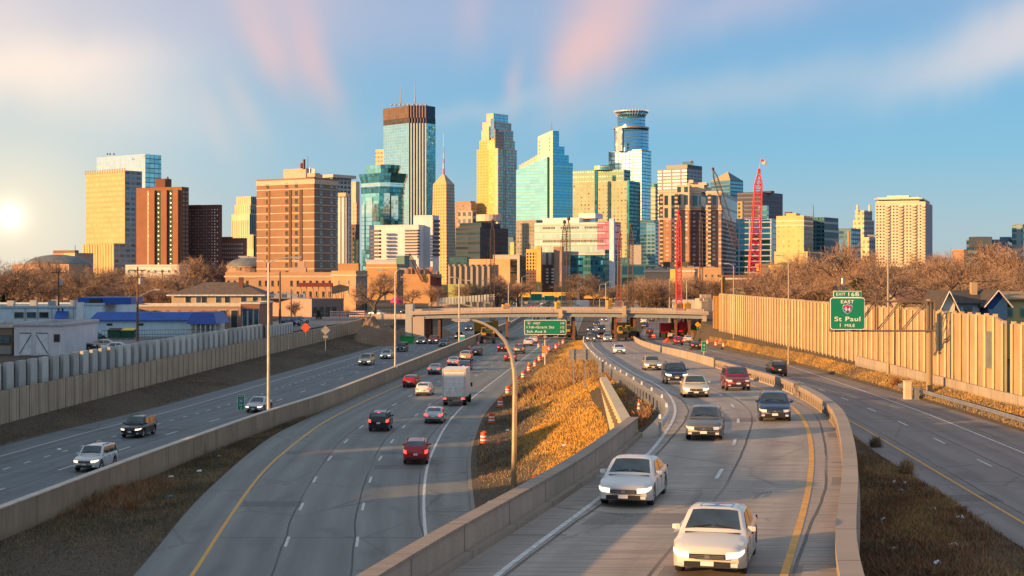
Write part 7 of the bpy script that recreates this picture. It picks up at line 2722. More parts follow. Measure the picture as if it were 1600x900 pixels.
# yellow lit overpass far away
D2 = 760.0
t = thing('overpass', 'far overpass with a yellow sunlit side beam', 'bridge', ((870 - 800) / F * D2, D2, 0))
for x0, x1, z0, z1, mt, nm in ((768, 905, 3.6, 6.0, plain('sunlit_beam_yellow', (.80, .50, .10), .6), 'side_beam'), (905, 962, 2.9, 5.0, plain('sunlit_beam_yellow', (.8, .5, .1)), 'side_beam'), (700, 768, 3.6, 5.6, M_BRC, 'side_beam')):
 m_ = MB()
 m_.box((((x0 + x1) / 2 - 800) / F * D2, D2, (z0 + z1) / 2), ((x1 - x0) / F * D2 - .05, 1.0, z1 - z0))
 m_.build(nm, mt, t)
m_ = MB()
m_.box(((830 - 800) / F * D2, D2 + 8, 5.2), (260 / F * D2, 14, .8))
m_.build('deck', M_BRC, t)
for x in (775, 822, 868, 906, 960):
 m_ = MB()
 m_.box(((x - 800) / F * D2, D2 + 6, 2.4), (1.6, 1.6, 5))
 m_.build('column', M_BRC, t)
# ------------------------------------------------------------------ cranes
def lattice(m_, p, q, w0, w1, r=.12, bays=20, n=4):
 p, q = Vector(p), Vector(q)
 ax = (q - p).normalized()
 u_ = ax.cross(Vector((0, 1, 0))).normalized()
 v_ = ax.cross(u_).normalized()
 L = (q - p).length
 def corner(t, k):
  w = (w0 + (w1 - w0) * t) / 2
  if t > .9:
   w *= max(.25, (1 - t) / .1)
  if t < .04:
   w *= .5 + t / .08
  s = [(-1, -1), (1, -1), (1, 1), (-1, 1)][k]
  return p + ax * (L * t) + u_ * (w * s[0]) + v_ * (w * s[1])
 for k in range(4):
  for i in range(bays):
   m_.tube(corner(i / bays, k), corner((i + 1) / bays, k), r, r, n, cap=False)
 for i in range(bays):
  for k in range(4):
   a_, c_ = (k, (k + 1) % 4) if i % 2 else ((k + 1) % 4, k)
   m_.tube(corner(i / bays, a_), corner((i + 1) / bays, c_), r * .6, r * .6, 3, cap=False)
  for k in range(4):
   m_.tube(corner(i / bays, k), corner(i / bays, (k + 1) % 4), r * .6, r * .6, 3, cap=False)
def crane(x0, y0, x1, y1, d, w0, w1, mat, label, r=.12, bays=20, flag=False, base=True, z0=None, body=None):
 p, q = at_depth(x0, y0, d), at_depth(x1, y1, d)
 if z0 is not None:
  p = (p[0], p[1], z0)
 zg = 4.0 if z0 is None else z0 - 1.5
 t = thing('crawler_crane', label, 'crane', (p[0], p[1], zg), 'construction cranes')
 m_ = MB()
 lattice(m_, p, q, w0, w1, r, bays)
 m_.build('boom', mat, t)
 m_ = MB()
 m_.lathe((q[0], q[1], q[2]), [(.2, -.4), (.45, 0), (.2, .5)], 8)
 m_.build('boom_head', mat, t)
 m_ = MB()
 m_.tube(q, (p[0] - 3.4, p[1] + 3, p[2] + 3), .035, .035, 3)
 m_.tube((q[0] + .4, q[1], q[2]), (q[0] + .5, q[1] - .5, p[2] + 9), .03, .03, 3)
 m_.build('cable', M_DARK, t)
 if base:
  bm_ = body or mat
  m_ = MB()
  m_.box((p[0] - 1.6, p[1] + 1, zg + 2.3), (5.2, 3.2, 2.1))
  m_.build('machinery_house', bm_, t)
  m_ = MB()
  m_.box((p[0] + .6, p[1] - 1.2, zg + 2.6), (1.5, 1.2, 2.3))
  m_.build('cab', bm_, t)
  for s in (-1, 1):
   m_ = MB()
   m_.box((p[0] - 1, p[1] + 1 + s * 2.1, zg + .6), (6.2, .9, 1.2))
   m_.build('crawler_track', M_TRACK, t)
 if flag:
  m_ = MB()
  m_.tube(q, (q[0] + .5, q[1], q[2] + 3.2), .06, .05, 5)
  m_.build('flag_pole', M_WHT, t)
  m_ = MB()
  ff = (q[0] + .5, q[1], q[2] + 3.1)
  m_.loft([[(ff[0] + .25 * i, ff[1] + .12 * math.sin(i), ff[2] - .12 * i) for i in range(8)], [(ff[0] + .25 * i, ff[1] + .12 * math.sin(i + 1), ff[2] - 1.0 - .16 * i) for i in range(8)]])
  fl = m_.build('flag', M_WHT, t)
  m_ = MB()
  m_.quad([(ff[0] + .1, ff[1] - .14, ff[2] - .1), (ff[0] + .8, ff[1] - .14, ff[2] - .3), (ff[0] + .8, ff[1] - .14, ff[2] - .8), (ff[0] + .1, ff[1] - .14, ff[2] - .6)])
  m_.build('flag_canton', SRED, fl)
crane(1177, 462, 1186, 266, 420, 3.4, 1.6, RCR, 'big bright red lattice crane with a small flag behind the right noise wall', .13, 26, True)
crane(1061, 500, 1060.5, 332, 345, 1.3, .9, RCR, 'slim red lattice crane rising from below the right part of the bridge', .09, 34, False, True, 1.5)
crane(769.5, 505, 769.5, 346, 352, 1.1, .9, BCR, 'dark slender lattice mast above the yellow machine left of the bridge centre', .07, 44, False, True, 1.5, YEQ)
crane(881, 497, 882, 347, 350, 1.1, .9, BCR, 'dark lattice mast left of a pair before the wide glass building', .07, 44, False, True, 1.5, YEQ)
crane(887.5, 497, 888.5, 342, 356, .8, .7, BCR, 'dark lattice mast right of a pair before the wide glass building', .06, 44, False, False, 1.5)
crane(967, 480, 968.5, 366, 420, 1.1, .9, plain('crane_brown_red', (.24, .06, .05), .6), 'short red brown lattice mast by the white fin of the wide glass building', .08, 34, False, False, 1.0)
crane(984, 500, 986, 352, 350, 1.2, 1.0, BCR, 'dark rusty lattice mast right of the short red brown one', .07, 42, False, True, 1.5, YEQ)
crane(1152, 388, 1114, 264, 470, 1.6, 1.3, BCR, 'black leaning lattice boom in front of the brick residential block', .08, 22, False, False)
crane(1096, 470, 1095, 335, 440, .9, .8, BCR, 'thin dark lattice mast between the slim red crane and the leaning black boom', .06, 34, False, False)
crane(662, 440, 640, 398, 560, 1.2, .9, BCR, 'small dark boom leaning over the scaffolded orange brick building', .12, 12, False, False)
# yellow machines under the bridge
def machine(x, y, d, label, s=1.0, boom=False):
 g = ground_at(x, y, 0)
 X_, Y_ = (x - 800) / F * d, d
 t = thing('construction_machine', label, 'excavator', (X_, Y_, 0), 'yellow construction machines')
 for q in (-1, 1):
  m_ = MB()
  m_.loft([[(X_ + q * 1.1 * s - .3 * s, Y_ + yy, zz) for yy, zz in ((-2.0, .35), (-1.7, .85), (1.7, .85), (2.0, .35), (1.7, 0), (-1.7, 0))],
                 [(X_ + q * 1.1 * s + .3 * s, Y_ + yy, zz) for yy, zz in ((-2.0, .35), (-1.7, .85), (1.7, .85), (2.0, .35), (1.7, 0), (-1.7, 0))]], closed=True, cap0=True, cap1=True)
  m_.build('crawler_track', M_TRACK, t)
 m_ = MB()
 m_.box((X_, Y_ + .6, 1.5), (2.6 * s, 3.4, 1.1))
 m_.build('counterweight', M_DARK, t)
 m_ = MB()
 m_.box((X_, Y_ + .6, 2.4), (2.5 * s, 3.0, .9), taper=.92)
 m_.build('engine_cover', YEQ, t)
 m_ = MB()
 m_.box((X_ - .7 * s, Y_ - 1.0, 2.5), (1.0, 1.4, 1.6), taper=.9)
 c_ = m_.build('cab', YEQ, t)
 m_ = MB()
 m_.box((X_ - .7 * s, Y_ - 1.72, 2.7), (.75, .05, .9))
 m_.build('window', M_CGL, c_)
 if boom:
  m_ = MB()
  m_.path([(X_ + .4, Y_ - .6, 2.2), (X_ + 1.0, Y_ - 1.5, 4.6), (X_ + 1.9, Y_ - 2.4, 3.4), (X_ + 2.1, Y_ - 2.6, 1.2)], .2, 6)
  m_.build('boom', YEQ, t)
machine(762, 530, 318, 'yellow machine with black counterweight between the carriageways left of the big curved arm', 1.15, False)
machine(892, 522, 338, 'yellow machine partly behind the green direction sign right edge', 1.0, False)
machine(973, 535, 328, 'yellow drilling machine left of a pair between ramp and right carriageway', .9)
machine(985, 535, 332, 'yellow drilling machine right of a pair between ramp and right carriageway', .9, False)
D = 322
for x, y, lb in ((1096, 486, 'pale concrete block stack left of the timber pier above the bridge end'), (1103, 489, 'pale concrete block stack nearest the timber pier above the bridge end')):
 c = at_depth(x, y, 352)
 m_ = MB()
 m_.box((c[0], 352, 7.2), (2.2, 2, 3.2), .4)
 m_.box((c[0] + .4, 352, 9.2), (1.3, 1.2, 1.0), .2)
 tag(m_.build('block_stack', M_BRC), lb, 'block stack')
for x, y, w, h, c, lb in ((1084, 489, 1.6, 1.0, (.55, .30, .06), 'stack of orange boards on the right end of the bridge'), (1112, 492, 1.8, 1.4, (.40, .33, .26), 'pile of pale rubble between bridge end and timber pier'), (1070, 488, 1.2, .9, (.30, .18, .10), 'brown crate stack on the bridge deck right of the slim red crane'),
                          (874, 486, 1.0, 1.2, (.50, .36, .05), 'yellow tool box on the bridge deck above the green direction sign'), (985, 489, 1.3, 1.3, (.16, .12, .09), 'dark tool crate on the bridge deck by the rusty lattice mast'), (790, 488, 1.6, .8, (.62, .34, .14), 'orange lit board stack on the left half of the bridge deck'),
                          (958, 489, 1.0, 1.6, (.45, .25, .05), 'yellow generator on the bridge deck left of the chevron signs')):
 c_ = at_depth(x, y, D + 2)
 m_ = MB()
 m_.box((c_[0], D + 15, 6.7 + h * .6), (w, 1.2, h * 1.2), .3)
 m_.box((c_[0] + .3, D + 15, 6.75 + h * 1.3), (w * .5, .8, h * .3), .1)
 tag(m_.build('material_stack', plain('stack_%d' % x, c, .8, var=.3)), lb, 'material stack')
# green container and turquoise booth
t = thing('skip_container', 'bright green skip container below the bridge pier on the left', 'skip', (BX(633) + .2, 318, 0), world_space=False)
m_ = MB()
m_.loft([[(-1.6, -.9, 0), (1.6, -.9, 0), (1.6, .9, 0), (-1.6, .9, 0)], [(-2.1, -1.1, 1.3), (2.1, -1.1, 1.3), (2.1, 1.1, 1.3), (-2.1, 1.1, 1.3)]], closed=True, cap0=True)
m_.build('tub', plain('bright_green_paint', (.02, .45, .08), .5), t)
m_ = MB()
m_.box((0, -1.1, 1.32), (4.3, .12, .12))
m_.box((0, 1.1, 1.32), (4.3, .12, .12))
m_.build('rim', plain('dark_green_paint', (.01, .25, .05), .5), t)
g = ground_at(709.5, 541, 0)
t = thing('portable_toilet', 'turquoise portable toilet beside the median wall near the third lamp post', 'portable toilet', (M1(g[1]) - 1.4, g[1], 0), world_space=False)
TQ = plain('turquoise_plastic', (.02, .42, .40), .5)
m_ = MB()
m_.box((0, 0, 1.0), (1.05, 1.05, 2.0))
m_.build('cabin', TQ, t)
m_ = MB()
m_.box((0, 0, 2.08), (1.15, 1.15, .2), taper=.7)
m_.build('roof', REFW, t)
m_ = MB()
m_.box((0, -.54, .98), (.7, .03, 1.75))
m_.build('door', plain('turquoise_door', (.02, .33, .34), .5), t)
# roadside cabinets by the exit sign
for (x, y, w, h, mt, lb) in ((1418, 601, 11, 28, plain('cabinet_beige', (.62, .52, .38), .6), 'tall beige roadside cabinet left of the exit sign post'), (1431.5, 600, 7, 17, M_GALV, 'small grey roadside cabinet between the beige cabinet and the exit sign post')):
 d = 138.0
 X_ = (x - 800) / F * d
 z0 = surf_height(X_, d)
 t = thing('utility_cabinet', lb, 'cabinet', (X_, d, z0), world_space=False)
 ww_, hh_ = w / F * d, h / F * d
 m_ = MB()
 m_.box((0, 0, hh_ / 2 + .05), (ww_, .6, hh_))
 m_.build('housing', mt, t)
 m_ = MB()
 m_.box((0, -.02, hh_ + .08), (ww_ + .1, .72, .07))
 m_.build('cap', mt, t)
 m_ = MB()
 m_.box((0, -.31, hh_ / 2 + .05), (ww_ * .8, .02, hh_ * .8))
 m_.build('door', mt, t)
 m_ = MB()
 m_.box((0, 0, .0), (ww_ + .3, .9, .12))
 m_.build('plinth', M_BRC, t)
# station numbers sprayed on the median wall
for d_, s_txt, lb in ((101.0, '26', 'pale red spray painted number on the nearest stretch of the tall median wall'), (128.5, '28', 'pale red spray painted number on the median wall before the mile marker')):
 me, w = text_mesh('\n'.join(s_txt), .34, plain('faded_red_spray', (.52, .24, .17), .8), 'number', bold=.01)
 o = bpy.data.objects.new('painted_number', me)
 sl = (M1(d_ + 1) - M1(d_ - 1)) / 2
 o.location = (M1(d_) + .228, d_, 1.25)
 o.rotation_euler = (0, 0, math.pi / 2 - math.atan(sl))
 COL.objects.link(o)
 tag(o, lb, 'number')
# ------------------------------------------------------------------ near buildings on the left
def slab(name, label, cat, x0, x1, d, ztop, depth, mat, th=0.0, zb=3.6, roofmat=None, para=.35):
 """box building with its front facing the camera; x0,x1 photo columns at depth d"""
 X0, X1 = (x0 - 800) / F * d, (x1 - 800) / F * d
 P = [(X0, d), (X1, d), (X1, d + depth), (X0, d + depth)]
 if th:
  c = (X0, d)
  P = [(c[0] + (px - c[0]) * math.cos(th) - (py - c[1]) * math.sin(th), c[1] + (px - c[0]) * math.sin(th) + (py - c[1]) * math.cos(th)) for px, py in P]
 t = thing(name, label, cat, ((P[0][0] + P[1][0]) / 2, (P[0][1] + P[1][1]) / 2, zb))
 m_ = MB()
 m_.prism(P, zb, ztop, 0, 1)
 m_.build('wall', [mat, roofmat or M_ROOF], t)
 if para:
  m_ = MB()
  for i in range(4):
   a, b_ = P[i], P[(i + 1) % 4]
   L = math.hypot(b_[0] - a[0], b_[1] - a[1])
   an = math.atan2(b_[1] - a[1], b_[0] - a[0])
   nx, ny = math.sin(an), -math.cos(an)
   m_.box(((a[0] + b_[0]) / 2 + nx * .02, (a[1] + b_[1]) / 2 + ny * .02, ztop + para / 2 + .003 * (i % 2)), (L + .2, .34, para), an)
  m_.build('parapet', M_FRAME_W if mat.name.startswith('brick') else mat, t)
 return t, P
def on_wall(t, P, k, q, z, w, h, mats, name, th=.12, out=.05, frame=None):
 a, b_ = P[k], P[(k + 1) % 4]
 an = math.atan2(b_[1] - a[1], b_[0] - a[0])
 nx, ny = math.sin(an), -math.cos(an)
 X_, Y_ = a[0] + (b_[0] - a[0]) * q, a[1] + (b_[1] - a[1]) * q
 m_ = MB()
 if frame:
  m_.box((X_ + nx * out * .5, Y_ + ny * out * .5, z), (w + .24, th, h + .24), an)
  o = m_.build(name, frame, t)
  m_ = MB()
  m_.box((X_ + nx * (out + .04), Y_ + ny * (out + .04), z), (w, th, h), an)
  m_.build('pane', mats, o)
  return o
 m_.box((X_ + nx * out, Y_ + ny * out, z), (w, th, h), an)
 return m_.build(name, mats, t)
M_WSHADE = concrete('workshop_shade_tint_wall', (.60, .76, .90), 0, .22)  # white walls with the blue of their shade mixed in
M_WGAR = concrete('garage_white_wall', (.66, .64, .68), 0, .3)
M_BLUE = plain('blue_metal_roof', (.015, .10, .42), .45, var=.2, scale=.5)
t, P = slab('garage', 'white painted brick garage with two barn style doors at the left edge of the frame', 'garage', 22, 98, 190, zy(509, 190), 16, M_WGAR)
z4_ = 4.0
on_wall(t, P, 0, .24, z4_ + 1.45, 1.45, 2.7, plain('white_barn_door', (.70, .72, .76), .6), 'door')
on_wall(t, P, 0, .58, z4_ + 1.45, 1.45, 2.7, plain('white_barn_door', (.70, .72, .76)), 'door')
for q in (.24, .58):
 m_ = MB()
 X_ = P[0][0] + (P[1][0] - P[0][0]) * q
 s = 1 if q < .5 else -1
 m_.tube((X_ - .7 * s, P[0][1] - .14, z4_ + .3), (X_ + .7 * s, P[0][1] - .14, z4_ + 2.6), .05, .05, 4)
 m_.tube((X_ - .72, P[0][1] - .14, z4_ + 2.8), (X_ + .72, P[0][1] - .14, z4_ + 2.8), .05, .05, 4)
 m_.build('door_brace', M_DARK, t)
on_wall(t, P, 0, .88, z4_ + 2.2, .5, .7, M_PANE, 'window', frame=M_FRAME_D)
t, P = slab('brick_garage', 'tan brick garage end cropped by the left edge of the frame beside the white garage', 'garage', -60, 19, 192, zy(512, 192), 16, brick('brick_tan', (.32, .23, .15)))
on_wall(t, P, 0, .86, z4_ + 1.9, 1.3, .9, M_PANE2, 'window', frame=M_FRAME_D)
on_wall(t, P, 0, .86, z4_ + .6, 1.6, 1.0, brick('stone_base', (.4, .38, .34)), 'stone_base')
t, P = slab('workshop', 'large white workshop hall tinted shade-blue with flat dark roof behind the parked cars', 'workshop', -120, 122, 262, zy(481, 262), 34, M_WSHADE, roofmat=plain('teal_roof', (.05, .12, .15), .8))
on_wall(t, P, 0, .90, zy(501, 262), .25, 4.2, M_DARK, 'drain_pipe')
m_ = MB()
for i in range(6):
 m_.box((P[1][0] - 14 + i * 2.4, P[1][1] + 8 + (i % 3) * 5, zy(479, 262) + .4), (1.2, 1.0, 1.0))
 if i in (1, 4):
  m_.tube((P[1][0] - 14 + i * 2.4, P[1][1] + 2, zy(481, 262)), (P[1][0] - 14 + i * 2.4, P[1][1] + 2, zy(475, 262)), .12, .12, 6)
m_.box((P[1][0] - 8, P[1][1] + 12, zy(481, 262) + .06), (18, 12, .1))
m_.build('roof_vent', M_GALV, t)
for q_ in (.62, .70, .78):
 on_wall(t, P, 0, q_, zy(492, 262), 1.5, .9, M_PANE2, 'window', frame=M_FRAME_W)
for q_ in (.66, .74, .83, .97):
 on_wall(t, P, 0, q_, zy(500, 262), .10, 4.6, M_GALV, 'downspout')
on_wall(t, P, 0, .90, z4_ + 1.1, 1.1, 2.2, plain('grey_door', (.25, .27, .3), .6), 'door')
m_ = MB()
m_.loft([[(P[0][0] + (P[1][0] - P[0][0]) * q, P[0][1] - 1.6, z4_ + 2.6) for q in (.86, .94)], [(P[0][0] + (P[1][0] - P[0][0]) * q, P[0][1] + .02, z4_ + 3.9) for q in (.86, .94)]])
m_.build('awning', M_BLUE, t)
t, P = slab('workshop_annex', 'white workshop annex with a blue edged roof and a tall narrow white door tower', 'workshop', 121, 158, 256, zy(477, 256), 24, M_WSHADE)
on_wall(t, P, 0, .15, z4_ + 2.8, 1.1, 5.4, plain('white_door_tower', (.72, .76, .80), .6), 'door_tower', th=.9, out=.4)
on_wall(t, P, 0, .02, z4_ + 1.8, .8, 1.2, plain('white_vent_hood', (.7, .75, .8)), 'vent_hood', th=.6, out=1.0)
m_ = MB()
m_.box(((P[0][0] + P[1][0]) / 2 + 2, P[0][1] + 6, zy(477, 256) + .7), (9, 8, 1.2))
m_.build('blue_roof_edge', M_BLUE, t)
m_ = MB()
m_.box((P[1][0] - 1.4, P[0][1] + 2.0, zy(477, 256) + .3), (2.0, 1.4, 1.5))
m_.build('rooftop_unit', M_DARK, t)
# blue roofed shop
D = 250.0
t, P = slab('shop', 'long low white shop with a bright blue standing seam roof band', 'shop', 143, 300, D, zy(499, D), 14, M_WSHADE, para=0)
z0_, z1_ = zy(500, D), zy(488, D)
m_ = MB()
X0, X1 = P[0][0] - .3, P[1][0] + .2
m_.loft([[(X0, D - .5, z0_ - .15), (X1, D - .5, z0_ - .15)], [(X0, D - .5, z0_), (X1, D - .5, z0_)], [(X0 + .8, D + 1.6, z1_), (X1, D + 1.6, z1_)], [(X0 + .8, D + 3, z1_), (X1, D + 3, z1_)]])
m_.build('roof_band', M_BLUE, t)
m_ = MB()
k = X0 + .6
while k < X1:
 m_.tube((k, D - .52, z0_ + .03), (k + .3, D + 1.58, z1_ + .03), .035, .035, 4)
 k += .55
m_.build('roof_seam', M_BLUE, t)
on_wall(t, P, 0, .18, zy(507, D), .9, .35, M_PANE, 'window')
on_wall(t, P, 0, .49, zy(507, D), .9, .35, M_PANE, 'window')
on_wall(t, P, 0, .40, zy(501.5, D), .3, .2, REFW, 'wall_lamp')
D = 244.0
t, P = slab('corner_store', 'corner store with a deep blue mansard canopy over white posts', 'shop', 297, 333, D + 2.5, zy(500, D), 10, concrete('cream_shopfront', (.6, .56, .48), 0, .2), para=0)
m_ = MB()
X0, X1 = (297 - 800) / F * D, (341 - 800) / F * D
za, zb2_ = zy(506, D), zy(488, D)
m_.loft([[(X0 - .4, D - 1.2, za), (X1, D - 1.2, za), (X1 + .2, D + 9, za)], [(X0 + .2, D + .9, zb2_), (X1 - .9, D + .9, zb2_), (X1 - .9, D + 9, zb2_)]])
m_.quad([(X0 + .2, D + .9, zb2_), (X1 - .9, D + .9, zb2_), (X1 - .9, D + 9, zb2_), (X0 + .2, D + 9, zb2_)])
m_.quad([(X0 - .4, D - 1.2, za), (X0 + .2, D + .9, zb2_), (X0 + .2, D + 9, zb2_), (X0 - .4, D + 9, za)])
m_.build('mansard_canopy', plain('deep_blue_canopy', (.01, .055, .30), .5, var=.2), t)
for i in range(6):
 m_ = MB()
 m_.box((X0 + .3 + (X1 - X0 - .6) * i / 5, D - .8, 3.8 + (za - 3.8) / 2), (.22, .22, za - 3.8))
 m_.build('post', M_WHT, t)
# dumpsters
for (x, y, lid, lb) in ((180, 527, M_TRACK, 'dark green dumpster left of a pair by the blue roofed shop'), (201, 527, plain('yellow_lid', (.75, .55, .02), .5), 'dark green dumpster with a yellow lid, right of a pair by the blue roofed shop')):
 g = at_depth(x, y, 243)
 t = thing('dumpster', lb, 'dumpster', (g[0], 243, 4.0), 'dumpsters', world_space=False)
 GR = plain('dumpster_green', (.015, .10, .05), .6, var=.25)
 m_ = MB()
 m_.loft([[(-.95, -.7, .12), (.95, -.7, .12), (.95, .7, .12), (-.95, .7, .12)], [(-1.0, -.85, 1.25), (1.0, -.85, 1.25), (1.0, .85, 1.5), (-1.0, .85, 1.5)]], closed=True, cap0=True)
 m_.build('bin', GR, t)
 m_ = MB()
 m_.loft([[(-1.05, -.95, 1.27), (1.05, -.95, 1.27)], [(-1.05, .9, 1.62), (1.05, .9, 1.62)]])
 m_.build('lid', lid, t)
 for s in (-.7, .7):
  m_ = MB()
  m_.box((s, -.72, .08), (.15, .15, .16))
  m_.build('wheel', M_BLACK, t)
# brick shop behind
D = 286.0
brs = brick('brick_pinkish', (.42, .29, .22))
t, P = slab('brick_shop', 'low brown brick shop with white roof edge and arched dark windows behind the blue canopy', 'shop', 190, 376, D, zy(479, D), 16, brs)
for x in (348, 366):
 on_wall(t, P, 0, (x - 190) / 186.0, z4_ + 1.9, 1.1, 3.2, M_PANE, 'window', frame=M_WHT)
for i in range(9):
 on_wall(t, P, 0, .08 + .1 * i, zy(486, D), .5, .35, brick('brick_rust', (.4, .18, .09)), 'brick_inset', out=.0)
t, P = slab('corner_shop', 'red brick corner shop with tall white framed windows beside the short noise panels', 'shop', 376, 406, D - 8, zy(474, D), 15, brick('brick_red_corner', (.34, .17, .12)))
for i in range(3):
 on_wall(t, P, 0, .22 + .3 * i, z4_ + 2.2, .75, 3.6, M_PANE2, 'window', frame=M_WHT)
on_wall(t, P, 0, .5, zy(480, D), 3.4, 1.0, brick('brick_fascia', (.32, .16, .12)), 'fascia')
# hip roofed house
D = 330.0
t, P = slab('house', 'two storey tan house with a wide brown hip roof left of the lamp post', 'house', 268, 408, D, zy(460, D), 13, plain('tan_siding', (.46, .37, .27), .8, var=.1), para=0)
ze, zr_ = zy(460.5, D), zy(441, D)
X0, X1 = P[0][0] - .9, P[1][0] + .9
m_ = MB()
a, b_, c_, d_ = (X0, D - .9, ze), (X1, D - .9, ze), (X1, D + 14, ze), (X0, D + 14, ze)
r0, r1_ = (X0 + 7.0, D + 6.5, zr_), (X1 - 6.2, D + 6.5, zr_)
for f in ([a, b_, r1_, r0], [b_, c_, r1_], [c_, d_, r0, r1_], [d_, a, r0]):
 m_.quad(f)
roof_ = m_.build('hip_roof', plain('brown_shingles', (.135, .10, .075), .9, var=.25, scale=1.2), t)
m_ = MB()
m_.box(((X0 + X1) / 2, D - .88, ze - .12), (X1 - X0, .12, .3))
m_.box((X1 + .0, D + 6.5, ze - .12), (.12, 15, .3))
m_.build('eave_board', M_WHT, t)
m_ = MB()
m_.box((X1 - 5.8, D + 3.5, zr_ - .2), (.9, .9, 2.6))
m_.build('chimney', rbd, roof_)
for i, q in enumerate((.18, .30, .36, .52, .62, .80, .93)):
 on_wall(t, P, 0, q, zy(468, D), .9, 1.3, M_PANE2 if i % 2 else M_PANE, 'window', frame=M_FRAME_W)
# low shop row along the street
D = 372.0
b = Bld('shop_row', 'long low pink brick shop row with glazed corner facing the street behind the wall', 404, 487, 537, D, 34, zb=3.6)
b.block(467, None, brick('brick_pink_row', (.50, .34, .28)), brick('brick_shade_row', (.27, .21, .19)))
fR = b.face('R', 478, 499)
b.windows(fR, 5, 1, .6, .8, M_PANE2, M_FRAME_D, 1, sill=False, cells=lambda c, r: c < 4)
m_ = MB()
P = b.poly
for i in range(7):
 q = random.random()
 m_.box((P[0][0] - 3 - i * 1.6, P[0][1] + 5 + q * 3, zy(466, D) + .5), (1.2, 1.1, .9 + q))
m_.box((P[0][0] - 7.5, P[0][1] + 6, zy(467, D) + .1), (13, 5, .2))
m_.build('rooftop_unit', M_GALV, b.root)
b.done()
# red steel frame on the roof behind
t = thing('steel_frame', 'dark red steel canopy frame on posts between the institute and the shop row', 'steel frame', at_depth(493, 466, 430))
m_ = MB()
p = at_depth(493, 445, 430)
m_.box((p[0], 430, p[2]), (9.5, 3, 1.1))
m_.build('beam', plain('ox_red_steel', (.18, .035, .03), .7), t)
for i in range(6):
 m_ = MB()
 x = p[0] - 4.2 + i * 1.7
 m_.tube((x, 430, p[2] - .5), (x + .5 * (-1) ** i, 430, p[2] - 4.0), .12, .12, 5)
 m_.build('post', plain('orange_post', (.45, .22, .08), .7), t)
# awning
t = thing('awning_stand', 'pink awning over a shop door in the side street', 'awning', at_depth(619, 478, 380))
p = at_depth(619, 468, 380)
m_ = MB()
m_.lathe((p[0], 380, p[2] - .8), [(1.45, 0), (1.3, .7), (.7, 1.2), (.1, 1.35)], 14)
m_.build('canopy', plain('pink_canvas', (.62, .03, .16), .7), t)
m_ = MB()
for s in (-1.2, 1.2):
 m_.tube((p[0] + s, 380, 4), (p[0] + s, 380, p[2] - .8), .05, .05, 5)
m_.box((p[0], 380, p[2] - .8), (2.5, .08, .08))
m_.build('frame', M_DARK, t)
# street surface behind the retaining wall, and pavement
m_ = MB()
st = [(W1(d) - (1.2 if d < 300 else 1.0), W1(d) - (11 + max(0, (d - 262) * .10)), d) for d in np.arange(262, 372, 4)]
m_.loft([[(b_, d, 4.02), (a, d, 4.02)] for a, b_, d in st], uvs=[[(0, d), (10, d)] for a, b_, d in st])
struct(m_.build('street', road_mat('street_surface', (.14, .14, .145), seed=31.0)))
m_ = MB()
m_.quad([(-105, 196, 4.02), (-48.5, 196, 4.02), (-47, 248, 4.02), (-105, 248, 4.02)], 0, [(0, 0), (50, 0), (50, 50), (0, 50)])
struct(m_.build('parking_lot', road_mat('lot_surface', (.16, .155, .15), seed=41.0, lane=20)))
# wire fence in front of the shop
t = thing('wire_fence', 'dark wire mesh fence between the dumpsters and the noise wall', 'fence', (-60, 238, 4))
m_ = MB()
for i in range(46):
 x = -63 + i * .38
 m_.tube((x, 236 + i * .12, 4), (x, 236 + i * .12, 5.5), .022, .022, 3, cap=False)
for z in (4.1, 4.8, 5.5):
 m_.tube((-63, 236, z), (-45.9, 241.4, z), .03, .03, 4)
m_.build('mesh_panel', M_DARK, t)
